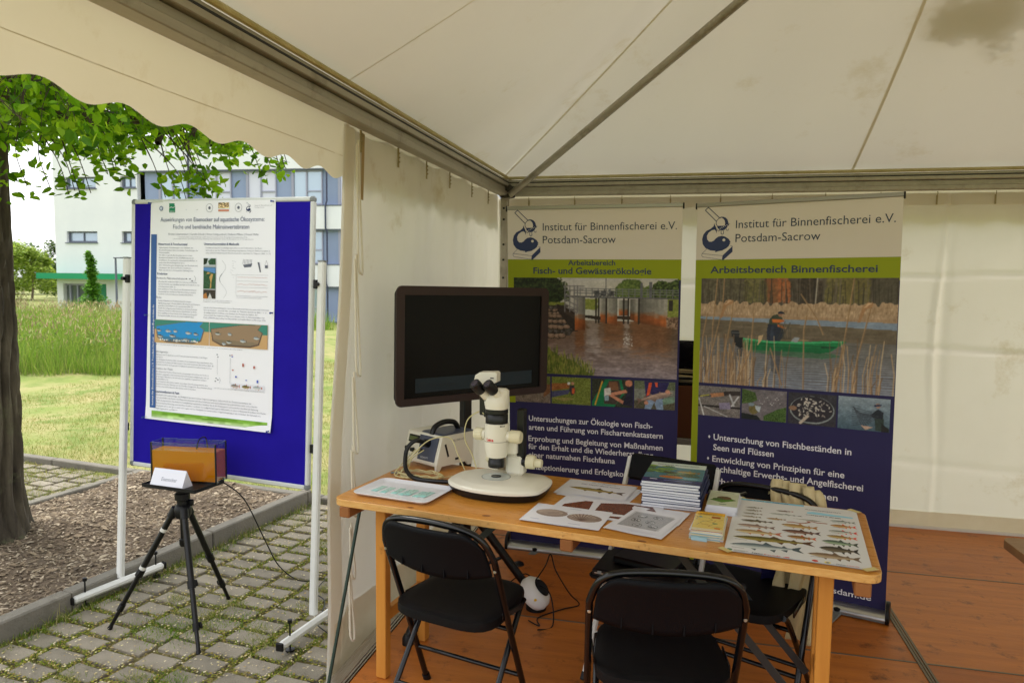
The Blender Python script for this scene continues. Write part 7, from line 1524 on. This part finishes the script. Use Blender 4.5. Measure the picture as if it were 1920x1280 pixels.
# ------------------------------------------------------------------ tote bags on the rear chair
M_CAN = mat('natural_canvas', S(206, 192, 150), rough=.95, spec=.1, bump=.35, bscale=300, col2=S(192, 176, 134), scale=5); M_NVC = mat('navy_canvas', S(34, 32, 72), rough=.95, spec=.1, bump=.35, bscale=300)
def strap(name, parent, pts, w, m):
    P_ = catmull(pts, 6); g = G(); g.flat = False; k = len(P_); V = []
    for i, p in enumerate(P_):
        t = (P_[min(i+1, k-1)]-P_[max(i-1, 0)]).normalized(); a = i/k*1.2; s = Vector((math.cos(-.3+a*.3), math.sin(-.3+a*.3), 0)); s = (s-t*s.dot(t)).normalized(); V += [p-s*w/2, p+s*w/2]
    g.add(V, [(2*i, 2*i+1, 2*i+3, 2*i+2) for i in range(k-1)]); return obj(name, g, m, parent, solid=.002, ang=60)
def hang(name, parent, cx, cy, ang, w, z0, z1, m, folds, amp, flare=0.0):
    g = G()
    def fn(u, v):
        z = z1+(z0-z1)*v; s = (u-.5)*w*(1+flare*v)*(1+.06*math.sin(v*7+folds)); d = amp*math.sin(u*folds*PI+v*2.2)*(.55+.45*v)+.006*math.sin(v*14+u*5)
        return (cx+s*math.cos(ang)-d*math.sin(ang), cy+s*math.sin(ang)+d*math.cos(ang), z+.012*math.sin(u*9)*v)
    g.grid(fn, 34, 22); return obj(name, g, m, parent, solid=.003, ang=70)
bags = [('natural canvas tote bag hanging in long folds beside the right table leg', M_CAN, (.500, 2.880), .35, .13, .60, .235, 5), ('second canvas tote bag just left of the folded one', M_CAN, (.425, 2.905), .7, .09, .62, .30, 4), ('navy tote bag with cream edge hanging right of the table leg', M_NVC, (.548, 2.960), .2, .06, .58, .22, 3), ('navy tote bag under the rear chair, half hidden by the pale folds', M_NVC, (.400, 2.950), .3, .13, .52, .32, 2)]
tops = [(.41, 3.035), (.48, 3.005), (.52, 2.985), (.45, 3.02)]
for i, (lb, m, (x, y), an, w, z1, z0, fo) in enumerate(bags):
    t = thing('tote_bag', lb, 'bag', group='tote bags over the rear chair')
    hang('bag_body', t, x, y, an, w, z0, z1, m, fo, .016, .9 if i == 2 else .15)
    if m is M_NVC: hang('cream_edge', t, x+w*.48, y+.01, an+.6, .020, z0+.03, z1, M_CAN, 1, .010)
    tx, ty2 = tops[i]
    for s in (-.018, .02):
        strap('strap', t, [(x+s, y-.01, z1-.01), (tx+s+.012, ty2-.045, .70), (tx+s+random.uniform(-.01, .01), ty2-.020, .765), (tx+s+random.uniform(-.015, .015), ty2+.006, random.uniform(.79, .825)), (tx+s-.005, ty2+.03, .76), (tx+s-.012, ty2+.045, .66)], .040, M_CAN)

# ------------------------------------------------------------------ device on the pale chair, dome lamp and cables under the table
dv = thing('black_laptop', 'closed black laptop with a port on its side lying on the pale framed chair', 'laptop', (-.115, 2.875, .448), -.17)
obj('body', G().box((0, 0, .014), (.36, .25, .026), None, .004), M_BLKP, dv, smooth=False); obj('edge_line', G().box((0, -.1255, .012), (.34, .002, .003)), M_ALU2, dv, smooth=False); obj('port', G().box((-.150, -.1262, .016), (.016, .002, .012)), M_GREY, dv, smooth=False)
dk = thing('black_device', 'slim black box resting askew on top of the black laptop', 'device', (-.09, 2.90, .4755), -.35); obj('box', G().box((0, 0, .014), (.26, .18, .028), None, .006), M_BLKM, dk, smooth=False)
dm = thing('dome_device', 'white dome shaped device with black oval opening lying on the floor', 'device', (-.655, 3.36, 0), .3)
RT = Vector((.62, -.36, .70)).to_track_quat('Z', 'Y').to_matrix()
obj('dome', G().lathe([(0, -.045), (.045, -.045), (.066, -.030), (.074, -.005), (.070, .022), (.056, .042), (.044, .050), (.0, .051)], 32, (0, 0, .088), RT, 1.0, 1.15), mat('dome_white', S(222, 222, 220), rough=.35), dm)
obj('opening', G().lathe([(0, .0515), (.040, .0515), (.036, .058), (0, .060)], 28, (0, 0, .088), RT, 1.0, 1.15), M_BLKP, dm)
obj('dome_foot', G().lathe([(0, 0), (.05, 0), (.05, .02), (.03, .035)], 20, (.01, .02, 0)), M_BLKP, dm)
obj('yellow_sticker', G().lathe([(0, 0), (.007, 0), (.006, .001)], 14, Vector((-.004, -.0735, .086)), Matrix.Rotation(PI/2, 3, 'X')), mat('sticker_yellow', S(222, 180, 40), rough=.5), dm)
fc = thing('floor_cables', 'tangle of thin black cables around the white dome device', 'cables')
for pts in ([(-.66, 3.36, .14), (-.60, 3.33, .24), (-.58, 3.36, .29), (-.55, 3.34, .22), (-.49, 3.38, .10), (-.45, 3.46, .01), (-.52, 3.40, .006), (-.62, 3.28, .006), (-.60, 3.20, .006), (-.66, 3.24, .006)], [(-.66, 3.36, .14), (-.57, 3.30, .12), (-.54, 3.22, .006), (-.60, 3.16, .006)], [(-.9, 3.3, .006), (-.86, 3.42, .05), (-.80, 3.40, .08), (-.77, 3.34, .006), (-.72, 3.44, .06), (-.70, 3.40, .006)], [(-.95, 3.2, .006), (-.88, 3.5, .006), (-.74, 3.55, .10), (-.66, 3.52, .006), (-.60, 3.46, .03), (-.66, 3.40, .05)]):
    obj('cable', G().tube(catmull(pts, 7), .0032, 6), M_BLKP, fc)

# ------------------------------------------------------------------ store of bags behind the banners
st = thing('side_table', 'grey topped side table with black legs behind the gap between the banners', 'table', (.02, 4.86, 0), -.05)
obj('tabletop', G().box((0, 0, .602), (.9, .45, .038), None, .004), mat('grey_top', S(150, 146, 136), rough=.5), st, smooth=False)
for s in (-1, 1):
    for q in (-1, 1): obj('leg', G().tube([(s*.40, q*.18, .58), (s*.43, q*.20, .0)], .012, 8), M_BLKM, st)
obj('diagonal_brace', G().beam((-.28, -.19, .575), (.40, -.19, .22), .010, .022), M_BLKM, st, smooth=False)
bxs = thing('cardboard_box', 'plain brown cardboard box standing on the grey side table', 'box', (.02, 4.84, .6215), -.03); obj('carton', G().box((0, 0, .165), (.62, .36, .33), None, .003), mat('brown_carton', S(112, 66, 36), rough=.85, col2=S(100, 58, 30), scale=4), bxs, smooth=False)
pile = thing('folded_bags', 'folded cream and black tote bags lying on the brown box', 'bags', (.02, 4.82, .952), 0)
for k in range(9): obj('folded_bag', G().box((random.uniform(-.02, .05), random.uniform(-.02, .02), .008+.0125*k), (random.uniform(.34, .44), .24, .011), Matrix.Rotation(random.uniform(-.25, .25), 3, 'Z') @ Matrix.Rotation(random.uniform(-.03, .03), 3, 'Y'), .004), M_CAN if k in (1, 2, 4, 6, 7) else M_BLKP, pile, smooth=False)
cl = thing('black_cloth', 'heap of black cloth on top of the folded bags', 'cloth', (.03, 4.83, 1.066), 0)
g = G(); V = []; F = []
for j in range(9):
    for i in range(28):
        a = 2*PI*i/28; v = j/8; r = math.cos(v*PI/2)**.6*(1+.10*math.sin(a*5+v*6)+.06*math.sin(a*9)); V.append((.24*r*math.cos(a), .14*r*math.sin(a), .15*math.sin(v*PI/2)*(1+.08*math.sin(a*3))))
for j in range(8):
    for i in range(28): F.append((j*28+i, j*28+(i+1) % 28, (j+1)*28+(i+1) % 28, (j+1)*28+i))
F.append(tuple(range(27, -1, -1))); g.add(V, F); obj('cloth', g, mat('black_cloth', S(20, 19, 22), rough=.95, spec=.1, bump=.5, bscale=60), cl, ang=80)

# ------------------------------------------------------------------ second table at the right edge
t2 = thing('second_table', 'wooden table whose worn corner shows at the right edge of the tent', 'table', (1.055, 2.672, 0), .03)
g = G(); g.prism(rrect(0, -.70, 1.9, 0, .04, 5), .742, .77); g.mi = [0 if (f[0] >= 24 and len(f) == 3) else 1 for f in g.f]
obj('tabletop', g, [mat('aged_top', S(150, 112, 70), rough=.4, col2=S(128, 92, 54), scale=2.4, stretch=(.6, 9, 1), bump=.15, bscale=22), mat('aged_edge', S(110, 76, 44), rough=.7, col2=S(140, 104, 66), scale=10)], t2, bevel=.003)
for x in (.45, 1.6):
    for y in (-.18, -.52): obj('leg', G().box((x, y, .36), (.045, .042, .72), None, .003), M_TLEG, t2, smooth=False)
